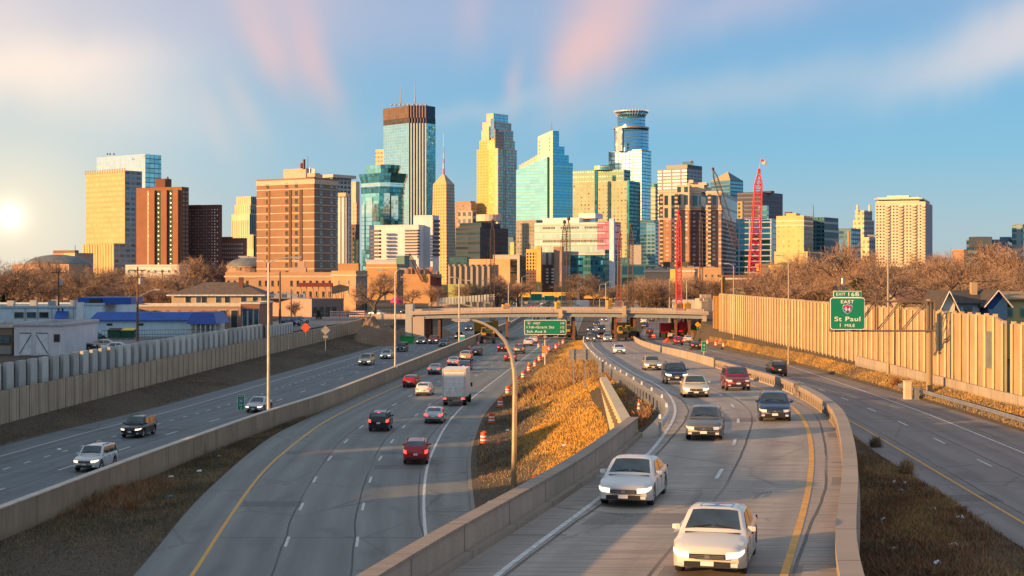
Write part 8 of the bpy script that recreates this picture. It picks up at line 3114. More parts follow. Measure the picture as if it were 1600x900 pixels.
# ------------------------------------------------------------------ right side: houses, church, blocks
D = 215.0
def gable(name, label, x0, x1, yeave, yridge, d, depth, wall, roof, along='x', zb=3.8, trim=None, cat='house'):
 X0, X1 = (x0 - 800) / F * d, (x1 - 800) / F * d
 ze_, zr = zy(yeave, d), zy(yridge, d)
 t = thing(name, label, cat, ((X0 + X1) / 2, d, zb))
 m_ = MB()
 m_.prism([(X0, d), (X1, d), (X1, d + depth), (X0, d + depth)], zb, ze_, 0, 0)
 if along == 'x':
  for X_, o in ((X0, 1), (X1, -1)):
   tri = [(X_, d, ze_), (X_, d + depth / 2, zr), (X_, d + depth, ze_)]
   m_.quad(tri if o > 0 else tri[::-1])
 else:
  m_.quad([(X0, d, ze_), (X1, d, ze_), ((X0 + X1) / 2, d, zr)])
  m_.quad([(X1, d + depth, ze_), (X0, d + depth, ze_), ((X0 + X1) / 2, d + depth, zr)])
 m_.build('wall', wall, t)
 o_ = .5
 th_ = .18
 m_ = MB()
 if along == 'x':
  for ya, yb__ in ((d - o_, d + depth / 2), (d + depth + o_, d + depth / 2)):
   k = (ze_ - zr) / (depth / 2)
   z_a = ze_ + (k * o_ if True else 0)
   m_.loft([[(X0 - o_, ya, z_a), (X1 + o_, ya, z_a), (X1 + o_, ya, z_a + th_), (X0 - o_, ya, z_a + th_)], [(X0 - o_, yb__, zr), (X1 + o_, yb__, zr), (X1 + o_, yb__, zr + th_), (X0 - o_, yb__, zr + th_)]], closed=True, cap0=True, cap1=True)
 else:
  xm = (X0 + X1) / 2
  k = (ze_ - zr) / (xm - X0)
  for xa in (X0 - o_, X1 + o_):
   z_a = ze_ + k * o_
   m_.loft([[(xa, d - o_, z_a), (xa, d + depth + o_, z_a), (xa, d + depth + o_, z_a + th_), (xa, d - o_, z_a + th_)], [(xm, d - o_, zr), (xm, d + depth + o_, zr), (xm, d + depth + o_, zr + th_), (xm, d - o_, zr + th_)]], closed=True, cap0=True, cap1=True)
  if trim:
   mt = MB()
   for xa in (X0 - o_, X1 + o_):
    mt.tube((xa, d - o_ - .05, ze_ + k * o_ + .05), (xm, d - o_ - .05, zr + .1), .07, .07, 4)
   mt.build('gable_trim', trim, t)
 m_.build('roof', roof, t)
 return t, (X0, X1, ze_, zr)
SH = plain('dark_shingles', (.065, .055, .05), .9, var=.3, scale=1.5)
SHR = plain('red_brown_shingles', (.17, .085, .055), .9, var=.3, scale=1.5)
t, q = gable('house', 'pale blue house with dark shingle roof and white gable behind the right noise wall', 1482, 1556, 474, 456, 178, 9, plain('pale_blue_siding', (.55, .62, .72), .7), SH, 'x')
m_ = MB()
m_.box((q[0] + 3.8, 181, q[3] + .3), (.7, .7, 1.6))
m_.build('chimney', brick('tan_chimney', (.5, .38, .25)), t)
for x in (1494, 1512, 1537):
 m_ = MB()
 m_.box(((x - 800) / F * 178, 177.95, zy(484, 178)), (1.0, .1, 1.3))
 m_.build('window', M_PANE2, t)
t, q = gable('house', 'house with a deep blue gable end and pale trim behind the right noise wall', 1543, 1574, 473, 455, 176, 12, plain('deep_blue_siding', (.01, .06, .20), .7), SH, 'y', trim=M_WHT)
t, q = gable('house', 'white sided house with steep front gable left of the pale blue house', 1472, 1492, 476, 456, 174, 8, plain('white_siding', (.66, .62, .55), .7), SH, 'y', trim=M_WHT)
t, q = gable('house', 'sunlit yellow stucco house with green windows at the right edge of the frame', 1566, 1640, 468, 458, 182, 10, brick('yellow_house', (.72, .52, .24)), plain('tan_shingles', (.32, .22, .13), .9, var=.3), 'x')
for x in (1577, 1600):
 m_ = MB()
 m_.box(((x - 800) / F * 182, 181.95, zy(488, 182)), (.9, .1, 1.1))
 o = m_.build('window', plain('green_frame', (.12, .40, .2), .6), t)
 m_ = MB()
 m_.box(((x - 800) / F * 182, 181.92, zy(488, 182)), (.65, .1, .85))
 m_.build('pane', M_PANE2, o)
t, q = gable('house', 'house with a broad red brown roof under the big bare tree', 1408, 1470, 472, 453, 230, 12, plain('tan_siding', (.46, .37, .27)), SHR, 'x')
t, q = gable('house', 'small dark roofed house with a lit yellow gable left of the exit sign', 1316, 1352, 462, 448, 260, 10, brick('yellow_house', (.72, .52, .24)), SH, 'x')
t, q = gable('house', 'low grey roofed house between the exit sign and the red brown roof', 1352, 1404, 466, 455, 285, 10, plain('tan_siding', (.46, .37, .27)), SH, 'x')
# church
D = 520.0
t = thing('church', 'white church with twin pointed spires seen over the right noise wall', 'church', (XX(1240) * D / 140.0, D, 4))
KX = lambda x, d: (x - 800) / F * d
wst = brick('white_church_stone', (.74, .66, .52))
for x, yt, w in ((1239, 427, 9), (1250.5, 428, 9), (1228, 436, 6)):
 m_ = MB()
 s = w / 2 / F * D
 cx = KX(x, D)
 m_.prism([(cx - s, D - s), (cx + s, D - s), (cx + s, D + s), (cx - s, D + s)], 4, zy(449, D))
 m_.build('tower', wst, t)
 m_ = MB()
 m_.prism([(cx - s * 1.1, D - s * 1.1), (cx + s * 1.1, D - s * 1.1), (cx + s * 1.1, D + s * 1.1), (cx - s * 1.1, D + s * 1.1)], zy(449, D), zy(yt, D), 0, 0, [(cx - .05, D - .05), (cx + .05, D - .05), (cx + .05, D + .05), (cx - .05, D + .05)])
 m_.build('spire', brick('yellow_spire', (.78, .62, .36)), t)
 for k in (-1, 1):
  m_ = MB()
  m_.box((cx + k * s * .4, D - s - .05, zy(456, D)), (.45, .1, 1.4))
  m_.build('window', M_PANE, t)
m_ = MB()
m_.prism([(KX(1222, D), D + 2), (KX(1262, D), D + 2), (KX(1262, D), D + 16), (KX(1222, D), D + 16)], 4, zy(455, D))
m_.build('nave', wst, t)
RB = [
 ('brick_building', 'grey brown flat block with yellow left edge behind the big red crane', 1183, 1222, 1224, 416, 620, 8, brick('greybrown', (.30, .24, .20)), None),
 ('brick_building', 'narrow sunlit yellow pier building with an orange panel left of the church', 1203, 1220, 1222, 418, 560, 8, brick('yellow_pier', (.80, .58, .2)), None),
 ('brick_building', 'low dark brown brick block with pale roof line left of the big red crane', 1126, 1180, 1184, 434, 520, 8, brick('choc_brick', (.22, .13, .10)), None),
 ('hall', 'low tan hall with flat white roof edge below the brick residential block', 1007, 1085, 1090, 423, 640, 10, brick('tan_hall', (.56, .38, .25)), None),
 ('hall', 'orange brown flat hall right of the slim red crane with roof equipment', 1060, 1127, 1132, 421, 700, 8, brick('orange_hall', (.58, .36, .20)), None),
 ('brick_building', 'long low brown building behind bare trees right of the church', 1190, 1400, 1410, 421, 700, 4, brick('brown_long', (.20, .14, .11)), None),
 ('office_building', 'low teal glass podium beside the foot of the wide glass building', 972, 1028, 1034, 416, 760, 10, V('teal_podium', (.05, .14, .17), (.06, .2, .26), 6, 7, .9, .8), None),
 ('shed', 'yellow posts and lit shed front right of the teal podium', 1047, 1055, 1056, 424, 600, 8, brick('yellow_shed', (.82, .60, .18)), None),
 ('wall_block', 'pale grey retaining block on the far right bank beyond the bridge', 1050, 1110, 1114, 466, 470, 6, concrete('pale_block', (.45, .45, .46), 0, .2), None),
 ('shed', 'small cream windowed shed right below the big red crane', 1141, 1165, 1167, 449, 480, 8, V('cream_shed', (.75, .58, .35), (.3, .2, .12), 2.4, 9, .4, .5, .1, .5), None),
 ('office_building', 'low pale building with a rust band among trees beyond the yellow overpass', 772, 815, 820, 444, 900, 8, V('rust_band', (.55, .40, .28), (.12, .1, .09), 4, 5, .6, .4), None),
 ('hall', 'pale roofed market hall with a yellow green front left of the pilastered building', 700, 740, 745, 444, 700, 8, brick('yellow_green_front', (.45, .50, .16)), None),
 ('hall', 'grey sheds with white roofs behind the pink awning', 572, 640, 650, 408, 900, 14, concrete('grey_sheds', (.42, .46, .50), 0, .15), None),
 ('brick_building', 'small dark teal block beside the scaffolded orange brick building', 619, 632, 640, 402, 800, 20, plain('teal_block2', (.04, .17, .17), .5), None),
]
for nm, lb, xl, xc, xr, yt, d, th, mL, mR in RB:
 b = Bld(nm, lb, xl, xc, xr, d, th)
 b.block(yt, None, mL, mR)
 if yt in (423, 434):
  b.bands([yt + .8], mat=M_WHT, h=.7, pr=.4, name='roof_edge')
 if yt == 416 and xl == 1183:
  b.block(416, None, brick('yellow_pier', (.8, .58, .2)), None, (1182, 1187, 1188), -1, name='lit_edge')
 if xl == 1203:
  b.block(422, 436, plain('orange_panel', (.65, .2, .04), .6), None, (1203.5, 1209, 1209.5), -.6, name='orange_panel', roof=False)
 if xl in (1126, 1060):
  b.windows(b.face('L', yt + 6, yt + 14), 7, 1, .3, .6, M_PANE)
 if xl in (1007, 1060):
  for i in range(5):
   m_ = MB()
   p = at_depth(xl + 8 + i * 11, yt - 2, d + 6)
   m_.box(p, (random.uniform(1, 3), 2, random.uniform(1, 2.4)))
   m_.build('rooftop_unit', M_GALV, b.root)
 b.done()
for x0, x1, y0, y1, lb in ((1127, 1133, 432, 466, 'tall orange timber sheet left of the right noise wall'),):
 m_ = MB()
 m_.box(at_depth((x0 + x1) / 2, (y0 + y1) / 2, 292), ((x1 - x0) / F * 292, .5, (y1 - y0) / F * 292))
 m_.box(at_depth((x0 + x1) / 2 - 2, (y0 + y1) / 2, 291.5), (.15, .5, (y1 - y0) / F * 292 + .5))
 tag(m_.build('timber_panel', plain('orange_timber', (.42, .22, .06))), lb, 'panel')
# noise panels beyond the bridge on the left
t = thing('noise_wall', 'greyish noise panels beyond the bridge on the left bank', 'noise wall', at_depth(700, 478, 520))
m_ = MB()
m_.box(at_depth(720, 480, 520), (22, .3, 3.6), rz=.10)
m_.build('wall', M_RET, t)
for i in range(20):
 p = at_depth(684 + i * 4.6, 472 - i * .35, 505 + i * 1.6)
 m_ = MB()
 m_.box((p[0], p[1], p[2]), (.75, .3, 2.6))
 m_.build('panel', M_PANEL, t)
# ------------------------------------------------------------------ trees
def bark(name, rgb):
 return plain(name, rgb, .9, var=.3, scale=1.5)
BARK = bark('bark', (.11, .080, .06))
TWIG = plain('twigs', (.33, .215, .145), .9, var=.35, scale=.25)
TWIG2 = plain('twigs_grey', (.26, .175, .125), .9, var=.35, scale=.25)
EVER = plain('evergreen_needles', (.05, .065, .025), .9, var=.5, scale=.5)
def grow(seed, h=10.0, spread=.62, trunkf=.22, levels=4, nt=2400, tl=.9, tw=.026, broad=1.0, multi=1):
 """bare winter tree: limbs as tubes, twigs as slivers. returns meshes (limbs, twigs), height h, base at origin"""
 r_ = random.Random(seed)
 m_ = MB()
 tips = []
 def seg(p, d, L, r, lev):
  n = 3 if lev < 2 else 2
  pts = [p]
  dd = d
  for i in range(n):
   j = Vector((r_.uniform(-1, 1), r_.uniform(-1, 1), r_.uniform(-.5, .8))) * (.16 + .05 * lev)
   dd = (dd + j).normalized()
   pts.append(pts[-1] + dd * (L / n))
  for i in range(n):
   ra = r * (1 - .45 * i / n)
   rb_ = r * (1 - .45 * (i + 1) / n)
   m_.tube(pts[i], pts[i + 1], ra, rb_, 6 if lev < 2 else 4 if lev < 3 else 3, cap=False)
  if lev >= levels:
   tips.append((pts[-1], dd, L))
   return
  if lev >= 2:
   tips.append((pts[-2], dd, L))
  k = r_.choice((3, 4)) if lev < 3 else 3
  for i in range(k):
   a = 2 * math.pi * (i + r_.random() * .8) / k
   up = Vector((0, 0, 1))
   u_ = dd.orthogonal().normalized()
   v_ = dd.cross(u_)
   sp = spread * r_.uniform(.6, 1.25)
   nd = (dd + (u_ * math.cos(a) + v_ * math.sin(a)) * sp + up * .16).normalized()
   nd = Vector((nd.x * broad, nd.y * broad, nd.z)).normalized()
   st = pts[-1] if i < 2 else pts[-2]
   seg(st, nd, L * r_.uniform(.66, .84), r * .56, lev + 1)
 for k in range(multi):
  d0 = Vector((r_.uniform(-.1, .1) + (k - (multi - 1) / 2) * .5, r_.uniform(-.1, .1), 1)).normalized()
  seg(Vector((0, 0, -.2)), d0, h * trunkf, h * .022 / math.sqrt(multi), 0)
 zmax = max(t_[0].z for t_ in tips)
 k = (h * .93) / zmax
 m_.v = [(x * k, y * k, z * k) for x, y, z in m_.v]
 limbs = m_.mesh('trunk', BARK, True)
 # twigs
 N = nt
 g = np.random.default_rng(seed)
 idx = g.integers(0, len(tips), N)
 base = np.array([t_[0][:] for t_ in tips])[idx] * k
 dr = np.array([t_[1][:] for t_ in tips])[idx]
 dirs = dr + g.normal(0, .62, (N, 3)) + np.array([0, 0, .22])
 dirs /= np.linalg.norm(dirs, axis=1)[:, None]
 base = base + g.normal(0, .045 * h, (N, 3)) * .6
 L = tl * g.uniform(.5, 1.3, N)[:, None] * h / 10.0
 side = np.cross(dirs, g.normal(0, 1, (N, 3)))
 side /= np.linalg.norm(side, axis=1)[:, None]
 w = tw * h / 10.0
 a = base - side * w
 b_ = base + side * w
 c_ = base + dirs * L
 # forked tip
 d2 = dirs + g.normal(0, .45, (N, 3))
 d2 /= np.linalg.norm(d2, axis=1)[:, None]
 mid = base + dirs * L * .45
 e_ = mid - side * w * .7
 f_ = mid + side * w * .7
 h_ = mid + d2 * L * .75
 V_ = np.stack([a, b_, c_, e_, f_, h_], 1).reshape(-1, 3)
 me = bpy.data.meshes.new('crown')
 me.vertices.add(len(V_))
 me.vertices.foreach_set('co', V_.ravel())
 nf = 2 * N
 me.loops.add(nf * 3)
 me.loops.foreach_set('vertex_index', np.arange(nf * 3))
 me.polygons.add(nf)
 me.polygons.foreach_set('loop_start', np.arange(nf) * 3)
 me.polygons.foreach_set('loop_total', np.full(nf, 3))
 me.update()
 return limbs, me
TREES = []
for sd, kw in ((3, dict()), (5, dict(spread=.75, trunkf=.2)), (8, dict(spread=.5, trunkf=.26)), (12, dict(spread=.85, trunkf=.17, broad=1.25, nt=3000)), (21, dict(spread=.9, trunkf=.16, multi=2, nt=3200, broad=1.2)),
               (30, dict(spread=.95, trunkf=.20, broad=1.5, nt=2600, levels=5, tl=.6, tw=.014))):
 a, b_ = grow(sd, **kw)
 b2 = b_.copy()
 b_.materials.append(TWIG)
 b2.materials.append(TWIG2)
 TREES.append((a, b_, b2))
def tree(k, X_, Y_, z, h, label, grey=False, group='bare winter trees', sx=1.0, name='bare_tree', cat='tree'):
 t = thing(name, label, cat, (X_, Y_, z), group, world_space=False)
 a, b_, b2 = TREES[k]
 for nm, me in (('trunk', a), ('crown', b2 if grey else b_)):
  o = bpy.data.objects.new(nm, me)
  COL.objects.link(o)
  o.parent = t
 t.scale = (h / 10 * sx, h / 10 * sx, h / 10)
 t.rotation_euler = (0, 0, random.uniform(0, 6.28))
 return t
def tpx(k, x, ytop, d, label, z=3.8, grey=False, sx=1.0):
 return tree(k, (x - 800) / F * d, d, z, zy(ytop, d) - z, label, grey, sx=sx)
# hand placed ones first
tpx(5, 1425, 384, 196, 'largest bare tree, wide dark limbs, right of the exit sign', sx=1.3)
tpx(3, 1300, 380, 330, 'tall rounded bare tree just left of the exit sign tab', sx=1.0)
tpx(3, 1536, 380, 330, 'rounded bare tree above the pale blue house')
tpx(4, 1592, 376, 300, 'bare tree cropped at the right edge above the yellow house')
tpx(1, 1484, 398, 300, 'bare tree between the broad cream tower and the white gabled house')
tpx(3, 1262, 398, 400, 'bare tree above the church spires')
tpx(0, 1351, 392, 350, 'bare tree in front of the narrow cream and black tower')
tpx(3, 312, 401, 470, 'big rounded orange lit bare tree beside the red brick slab', sx=1.15)
tpx(4, 20, 402, 330, 'large dark bare tree at the left edge of the frame', grey=True, sx=1.2)
tpx(2, 103, 404, 420, 'slender dark bare tree in front of the large dome', grey=True)
tpx(3, 587, 425, 350, 'dark bare tree in the side street before the orange brick block', grey=True)
tpx(1, 463, 470, 340, 'small bare street tree before the shop row')
tpx(4, 385, 471, 315, 'small bright bare bush tree beside the corner shop')
tpx(3, 786, 428, 640, 'orange lit bare tree cluster head left of the yellow stucco hotel')
tpx(4, 722, 442, 560, 'round bare tree at the left of the pilastered building')
tpx(4, 907, 425, 760, 'dark rounded bare tree clump before the wide glass building', z=2, grey=True, sx=1.6)
tpx(3, 830, 436, 700, 'small bare tree below the yellow stucco hotel', grey=True)
tpx(1, 672, 448, 470, 'small bare tree beside the red shuttered building')
random.seed(99)
# rows: (x0, x1, n, ytop range, d range, where, grey chance)
rows = [
 (0, 75, 4, (412, 430), (380, 520), 'at the far left below the large dome', .6), (150, 290, 8, (412, 430), (380, 560), 'in the thicket between the utility poles', .25), (60, 150, 5, (424, 440), (360, 460), 'low in the thicket left of the transformer pole', .4),
 (205, 275, 6, (440, 455), (330, 370), 'low behind the blue roofed shop', .7), (735, 815, 6, (436, 448), (560, 760), 'left of the far green signs', .1), (975, 1050, 9, (432, 446), (480, 640), 'in the pinkish grove right of the wide glass building', .05),
 (1020, 1100, 7, (434, 448), (420, 600), 'around the foot of the slim red crane', .4), (1085, 1125, 4, (430, 440), (420, 520), 'left of the tall orange timber sheet', .5),
 (1188, 1290, 7, (405, 430), (330, 480), 'in the grove behind the church', .1), (1290, 1400, 6, (398, 425), (300, 440), 'in the grove behind the exit sign', .1),
 (1440, 1600, 8, (396, 420), (260, 420), 'in the grove above the houses on the right', .15), (1230, 1330, 6, (430, 445), (260, 330), 'low behind the right noise wall near the church', .2), (1395, 1480, 5, (420, 440), (250, 330), 'low beside the red brown roof', .2),
 (1500, 1600, 5, (425, 440), (215, 260), 'low between the houses on the right', .3), (640, 700, 3, (440, 455), (480, 620), 'below the obelisk tower', .3), (880, 960, 4, (440, 452), (640, 800), 'along the yellow overpass', .4),
]
for x0, x1, n, (ya, yb__), (da, db_), where, gp in rows:
 L_ = []
 for i in range(n):
  x = x0 + (x1 - x0) * (i + .5) / n + random.uniform(-.4, .4) * (x1 - x0) / n
  L_.append((x, random.uniform(ya, yb__), random.uniform(da, db_), random.choice((0, 1, 3, 3, 4)), random.random() < gp))
 order = ['leftmost', 'second', 'third', 'fourth', 'fifth', 'sixth', 'seventh', 'eighth', 'ninth', 'tenth', 'eleventh', 'twelfth']
 for i, (x, y, d, k, g_) in enumerate(L_):
  nm = (order[i] if i == 0 else 'rightmost' if i == n - 1 else order[i] + ' from the left')
  X_ = KX(x, d)
  if W1(d) - 3 < X_ < W2(d) + 3:
   z = 1.5
  else:
   z = 3.8
  tpx(k, x, y, d, nm + ' bare tree ' + where, z, g_, sx=random.uniform(1.1, 1.5))
# evergreens
def conifer(X_, Y_, z, h, label):
 r_ = np.random.default_rng(int(abs(X_ * 7) + Y_))
 t = thing('evergreen_tree', label, 'tree', (X_, Y_, z), 'evergreen trees', world_space=False)
 m_ = MB()
 m_.tube((0, 0, -.3), (0, 0, h * .95), h * .03, .03, 6)
 m_.build('trunk', BARK, t)
 N = 1500
 q = r_.random(N) ** .8
 rad = (1 - q) * h * .30 * r_.uniform(.4, 1.0, N) + .1
 an = r_.uniform(0, 6.283, N)
 c = np.stack([rad * np.cos(an), rad * np.sin(an), .08 * h + q * h * .92], 1)
 o_ = np.stack([np.cos(an), np.sin(an), -.25 * np.ones(N)], 1) + r_.normal(0, .4, (N, 3))
 s_ = np.cross(o_, r_.normal(0, 1, (N, 3)))
 s_ /= np.linalg.norm(s_, axis=1)[:, None]
 L = h * .07
 V_ = np.stack([c - s_ * L * .25, c + s_ * L * .25, c + o_ * L], 1).reshape(-1, 3)
 m_ = MB()
 m_.v = [tuple(v) for v in V_]
 m_.f = [(3 * i, 3 * i + 1, 3 * i + 2) for i in range(N)]
 m_.mi = [0] * N
 m_.uv = [[(0, 0)] * 3] * N
 m_.build('crown', EVER, t)
for x, ytop, d, lb in ((1018, 445, 520, 'small evergreen left of three in the pinkish grove'), (1030, 447, 500, 'small evergreen in the middle of three in the pinkish grove'), (1042, 446, 540, 'small evergreen right of three in the pinkish grove'),
                       (498, 485, 352, 'dark clipped evergreen bush beside the shop row'), (8, 458, 330, 'dark evergreen at the left edge below the bare tree'), (1340, 434, 262, 'olive evergreen shrub beside the exit sign tab'), (1080, 452, 470, 'dark evergreen right of the slim red crane')):
 conifer(KX(x, d), d, 3.6 if x < 700 or x > 1100 else 1.5, zy(ytop, d) - (3.6 if x < 700 or x > 1100 else 1.5), lb)
# unseen houses, trees and warehouse added to the left to shade the carriageways
for (X_, Y_, w, dp_, h, lb) in ((-76, 19, 22, 17, 18.5, 'tan brick apartment house added unseen left of the view for shade, nearer one'), (-80, 62, 18, 14, 9.5, 'tan brick apartment house added unseen left of the view for shade, farther one')):
 t = thing('shade_caster_house', lb, 'building', (X_, Y_, 4))
 m_ = MB()
 m_.box((X_, Y_, 4 + h / 2), (w, dp_, h))
 m_.build('wall', brick('brick_tan', (.32, .23, .15)), t)
 m_ = MB()
 m_.box((X_, Y_, 4 + h + .2), (w + .6, dp_ + .6, .4))
 m_.build('roof', M_ROOF, t)
for i, (X_, Y_, h) in enumerate(((-62, 3, 14), (-60, 42, 8.5), (-58, 78, 8), (-66, 95, 8.5), (-61, -14, 15), (-59, 60, 8))):
 tree([3, 1, 4, 3, 0, 4][i], X_, Y_, 4, h, ['nearest', 'second', 'third', 'farthest', 'hindmost', 'middle'][i] + ' bare street tree added unseen left of the view for shade', sx=1.3)
for i, Y_ in enumerate((34, 58, 84, 108, 132)):  # row of unseen houses added as shade casters
 gable('house', ['nearest', 'second', 'third', 'fourth', 'farthest'][i] + ' of five plain houses added unseen left of the view to cast shade', 800 + F * -70 / Y_, 800 + F * -59 / Y_, zy(0, 1) and HY - (12.4 - CH) * F / Y_, HY - (15.6 - CH) * F / Y_, Y_ - 9, 17, plain('tan_siding', (.46, .37, .27)), SH, 'x')
t = thing('warehouse', 'long grey warehouse added unseen left of the view to shade the workshop lot', 'building', (-112, 190, 4))  # added out of view, keeps the sun off the garage and workshop
m_ = MB()
m_.box((-112, 190, 12), (18, 120, 16))
m_.build('wall', brick('grey_block', (.3, .3, .3)), t)
m_ = MB()
m_.box((-112, 190, 20.2), (18.6, 120.6, .4))
m_.build('roof', M_ROOF, t)
# ------------------------------------------------------------------ dry grass (uncountable)
def grass(name, n, sampler, hmin, hmax, cols, wid=.02, seed=1, clump=None):
 g = np.random.default_rng(seed)
 P = sampler(g, n)
 n = len(P)
 ang = g.uniform(0, 6.283, n)
 h = g.uniform(hmin, hmax, n) * (P[:, 3] if P.shape[1] > 3 else 1)
 lean = g.normal(0, .38, (n, 2)) * h[:, None]
 s_ = np.stack([np.cos(ang), np.sin(ang), np.zeros(n)], 1) * wid
 b0 = P[:, :3]
 tip = b0 + np.stack([lean[:, 0], lean[:, 1], h], 1)
 mid = b0 + np.stack([lean[:, 0] * .3, lean[:, 1] * .3, h * .55], 1)
 V_ = np.stack([b0 - s_, b0 + s_, mid + s_ * .8, tip, mid - s_ * .8], 1).reshape(-1, 3)
 me = bpy.data.meshes.new(name)
 me.vertices.add(len(V_))
 me.vertices.foreach_set('co', V_.ravel())
 me.loops.add(n * 5)
 me.loops.foreach_set('vertex_index', np.arange(n * 5))
 me.polygons.add(n)
 me.polygons.foreach_set('loop_start', np.arange(n) * 5)
 me.polygons.foreach_set('loop_total', np.full(n, 5))
 pv = .5 + .5 * np.sin(P[:, 0] * .9 + 1.6 * np.sin(P[:, 1] * .31)) * np.cos(P[:, 1] * .23 + np.sin(P[:, 0] * .5))
 me.polygons.foreach_set('material_index', np.clip(((pv * .7 + g.random(n) * .5 - .1) * len(cols)).astype(int), 0, len(cols) - 1))
 for c in cols:
  me.materials.append(c)
 me.update()
 o = bpy.data.objects.new(name, me)
 COL.objects.link(o)
 struct(o, 'stuff')
 return o
def patchy(X_, Y_, s=.09, ph=0.0):
 return .5 + .5 * math.sin(X_ * s * 3.1 + 1.7 * math.sin(Y_ * s + ph)) * math.cos(Y_ * s * 1.3 + ph + 1.3 * math.sin(X_ * s * 2.2))
def area(fa, fb, d0, d1, ph=0.0, off=.0, bias=1.0, hfun=None, thr=.0):
 cache = {}
 def f(g, n):
  out = []
  # more blades where the view is close
  dd = d0 + (d1 - d0) * g.random(n) ** bias
  qq = g.random(n)
  kk = g.random(n)
  for d, q, k in zip(dd, qq, kk):
   di = round(d * 2) / 2
   if di not in cache:
    cs = cross_section(di)
    cache[di] = (fa(di), fb(di), [c[0] for c in cs], [c[1] for c in cs])
   a, b_, cx, cz = cache[di]
   if b_ - a < .3:
    continue
   x = a + (b_ - a) * q
   pt = patchy(x, d, ph=ph)
   if k > .25 + pt:
    continue
   hs = (.45 + .8 * pt) * (hfun(x, d, q) if hfun else 1.0)
   out.append((x, d, float(np.interp(x, cx, cz)) - .02, hs))
  return np.array(out)
 return f
S1 = plain('straw', (.42, .29, .12), .9, var=.25, scale=.4)
S2 = plain('straw_brown', (.33, .23, .125), .9, var=.3, scale=.4)
S3 = plain('straw_dark', (.17, .13, .085), .9, var=.3, scale=.4)  # dark brown standing in for straw in shade
S4 = plain('straw_green', (.13, .13, .065), .9, var=.3, scale=.4)
S5 = plain('straw_gold', (.64, .38, .09), .9, var=.25, scale=.4)
S6 = plain('rusty_weed', (.30, .14, .065), .9, var=.3, scale=.4)
# triangle beside the median wall
grass('grass', 60000, area(lambda d: M1(d) + .35, lambda d: SH2(d) - .1, 60, 150, 0.3, bias=1.5, hfun=lambda x, d, q: 1.0), .06, .26, [S2, S3, S4, S3, S2], .018, 2)
grass('grass', 9000, area(lambda d: M1(d) + .4, lambda d: M1(d) + 3.8, 82, 106, 2.3, hfun=lambda x, d, q: max(.12, (1 - abs(d - 94) / 12.5) * (1 - q * .75))), .3, 1.15, [S6, S2, S6, S3], .016, 3)
# embankment below the ramp: gold blades as sunlit, dark ones as shaded ground
GLR = lambda d: L3(d) - 3.3 if d < 128 else L3(d) - .3
GLM = lambda d: E2(d) + (GLR(d) - E2(d)) * (.42 + .07 * math.sin(d * .21) + .05 * math.sin(d * .57))
S7 = plain('straw_amber', (.56, .30, .055), .9, var=.25, scale=.4)
grass('grass', 120000, area(GLM, GLR, 70, 330, 1.1, bias=1.6, hfun=lambda x, d, q: .7 + .9 * q), .07, .26, [S5, S7, S5, S1, S7], .024, 4)
grass('grass', 50000, area(lambda d: E2(d) + .5, lambda d: GLM(d) + .8, 70, 330, 2.1, bias=1.6), .06, .30, [S3, S3, S2, S4], .02, 14)
grass('grass', 14000, area(lambda d: max(E2(d) + 1, L3(d) - 2.4), lambda d: L3(d) - .5, 84, 200, 1.9), .2, .8, [S1, S2, S6], .02, 5)
grass('grass', 16000, area(lambda d: E2(d) + 3, lambda d: L3(d) - 1.5, 150, 215, 5.0), .4, 1.1, [S2, S1, S6], .025, 6)
# strip between ramp and right carriageway
grass('grass', 90000, area(lambda d: R3(d) + 1.0, lambda d: S4L(d) + .1, 44, 110, 2.9, bias=1.35), .08, .34, [S2, S3, S6, S2, S1], .02, 7)
# right bank
grass('grass', 70000, area(lambda d: S4R(d) + .5, lambda d: W2(d) - .9, 95, 300, 3.7, bias=1.3), .10, .32, [S5, S1, S2, S1], .02, 8)
# left bank
grass('grass', 45000, area(lambda d: W1(d) + .3, lambda d: R1L(d) - .3, 110, 350, 4.4, bias=1.3), .06, .22, [S3, S3, S2], .02, 9)
def bush(x, y, h, seed, label, mat, n=500, w=.8):
 g = on_ground(x, y)
 r_ = np.random.default_rng(seed)
 V_ = []
 t = thing('dry_shrub', label, 'shrub', g, 'dry shrubs', world_space=False)
 m_ = MB()
 for i in range(n):
  a = r_.uniform(0, 6.28)
  e = r_.uniform(.2, 1.5)
  L = h * r_.uniform(.5, 1.0)
  p0 = Vector((r_.normal(0, .15 * w), r_.normal(0, .15 * w), 0))
  p1 = p0 + Vector((math.cos(a) * math.cos(e) * w, math.sin(a) * math.cos(e) * w, math.sin(e))) * L * .6
  p2 = p1 + Vector((r_.normal(0, .2), r_.normal(0, .2), .35)) * L * .6
  s = Vector((math.cos(a + 1.57), math.sin(a + 1.57), 0)) * .014
  m_.quad([tuple(p0 - s), tuple(p0 + s), tuple(p1 + s * .8), tuple(p1 - s * .8)])
  m_.quad([tuple(p1 - s * .8), tuple(p1 + s * .8), tuple(p2)])
 m_.build('stems', mat, t)
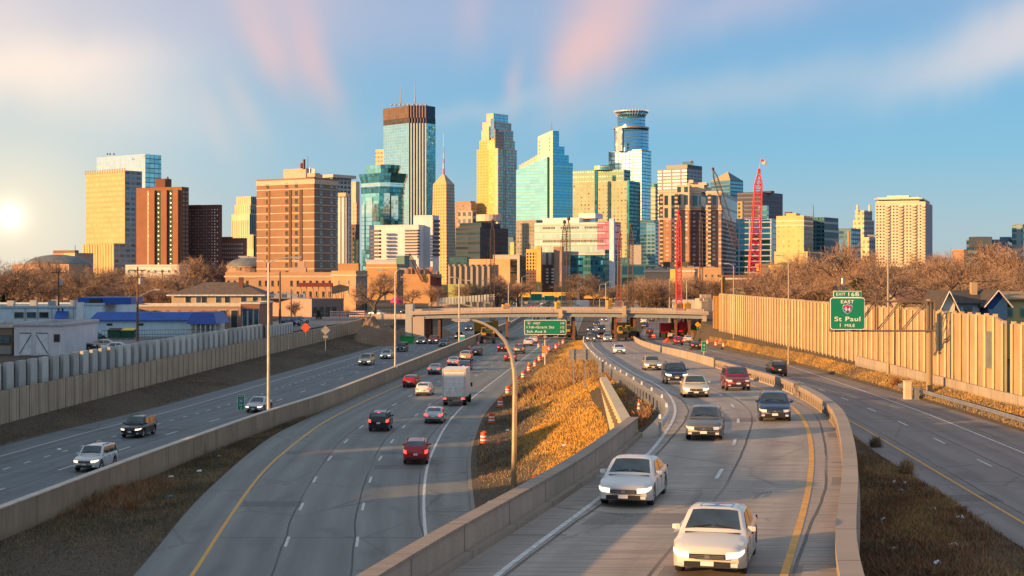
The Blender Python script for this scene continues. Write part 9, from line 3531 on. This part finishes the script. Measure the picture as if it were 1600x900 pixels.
for x, y, h, sd, lb, mt in ((312, 712, 1.6, 1, 'bare grey shrub against the tall median wall near the lamp post', S3), (205, 800, 1.0, 2, 'rusty weed tuft in the middle of the left grass triangle', S6), (1368, 700, 1.1, 3, 'dark shrub at the narrow end of the right grass strip', S3),
       (1416, 742, 1.3, 4, 'upright bare weed shrub beside the right carriageway shoulder', S2), (1456, 780, .9, 5, 'low bare weed shrub further along the right carriageway shoulder', S2), (968, 622, 1.0, 6, 'golden dry shrub beside the top of the wing wall', S5),
       (925, 600, .9, 7, 'golden weed shrub on the embankment before the small sign back', S5), (850, 640, .8, 8, 'brown weed shrub on the embankment slope', S2), (1399, 603, 1.3, 9, 'pink lit bare shrub left of the beige cabinet', S6)):
 bush(x, y, h, sd, lb, mt)
# litter
LIT = [(92, 704, 0), (267, 747, 1), (342, 715, 0), (311, 738, 0), (265, 778, 2), (1397, 756, 0), (1414, 758, 0), (1408, 769, 2), (1489, 855, 0), (1464, 883, 0), (1394, 862, 1), (1500, 812, 0), (882, 698, 0), (793, 674, 0), (765, 787, 0), (835, 747, 3), (1483, 612, 0), (778, 694, 3), (1459, 798, 0), (1380, 815, 0)]
LITM = [plain('litter_white', (.75, .76, .78), .6), plain('litter_tan', (.6, .5, .38), .7), plain('litter_blue', (.12, .22, .42), .6), plain('litter_red', (.6, .05, .04), .6)]
for i, (x, y, c) in enumerate(LIT):
 g = on_ground(x, y)
 m_ = MB()
 s = random.uniform(.10, .22)
 m_.loft([[(-s, -s * .6, .02), (s, -s * .5, .05), (s * 1.2, s * .5, .02)], [(-s * .8, .0, .12), (s * .6, .1, .16), (s, s * .6, .1)], [(-s, s * .7, .03), (s * .3, s * .9, .06), (s, s, .02)]])
 o = m_.build('litter', LITM[c])
 o.location = (g[0], g[1], g[2] + .03)
 where = 'left grass triangle' if x < 400 else 'embankment below the ramp' if x < 1000 else 'grass strip right of the ramp'
 tag(o, ['white', 'tan', 'blue', 'red'][c] + ' scrap of litter lying on the ' + where, 'litter', 'scraps of litter')
# ------------------------------------------------------------------ done: tidy helper flags
for o in WS:
 del o['_w']
for o in SC.objects:
 if o.get('label') and len(o['label'].split()) > 16:
  print('LONG', o.name, len(o['label'].split()), o['label'])
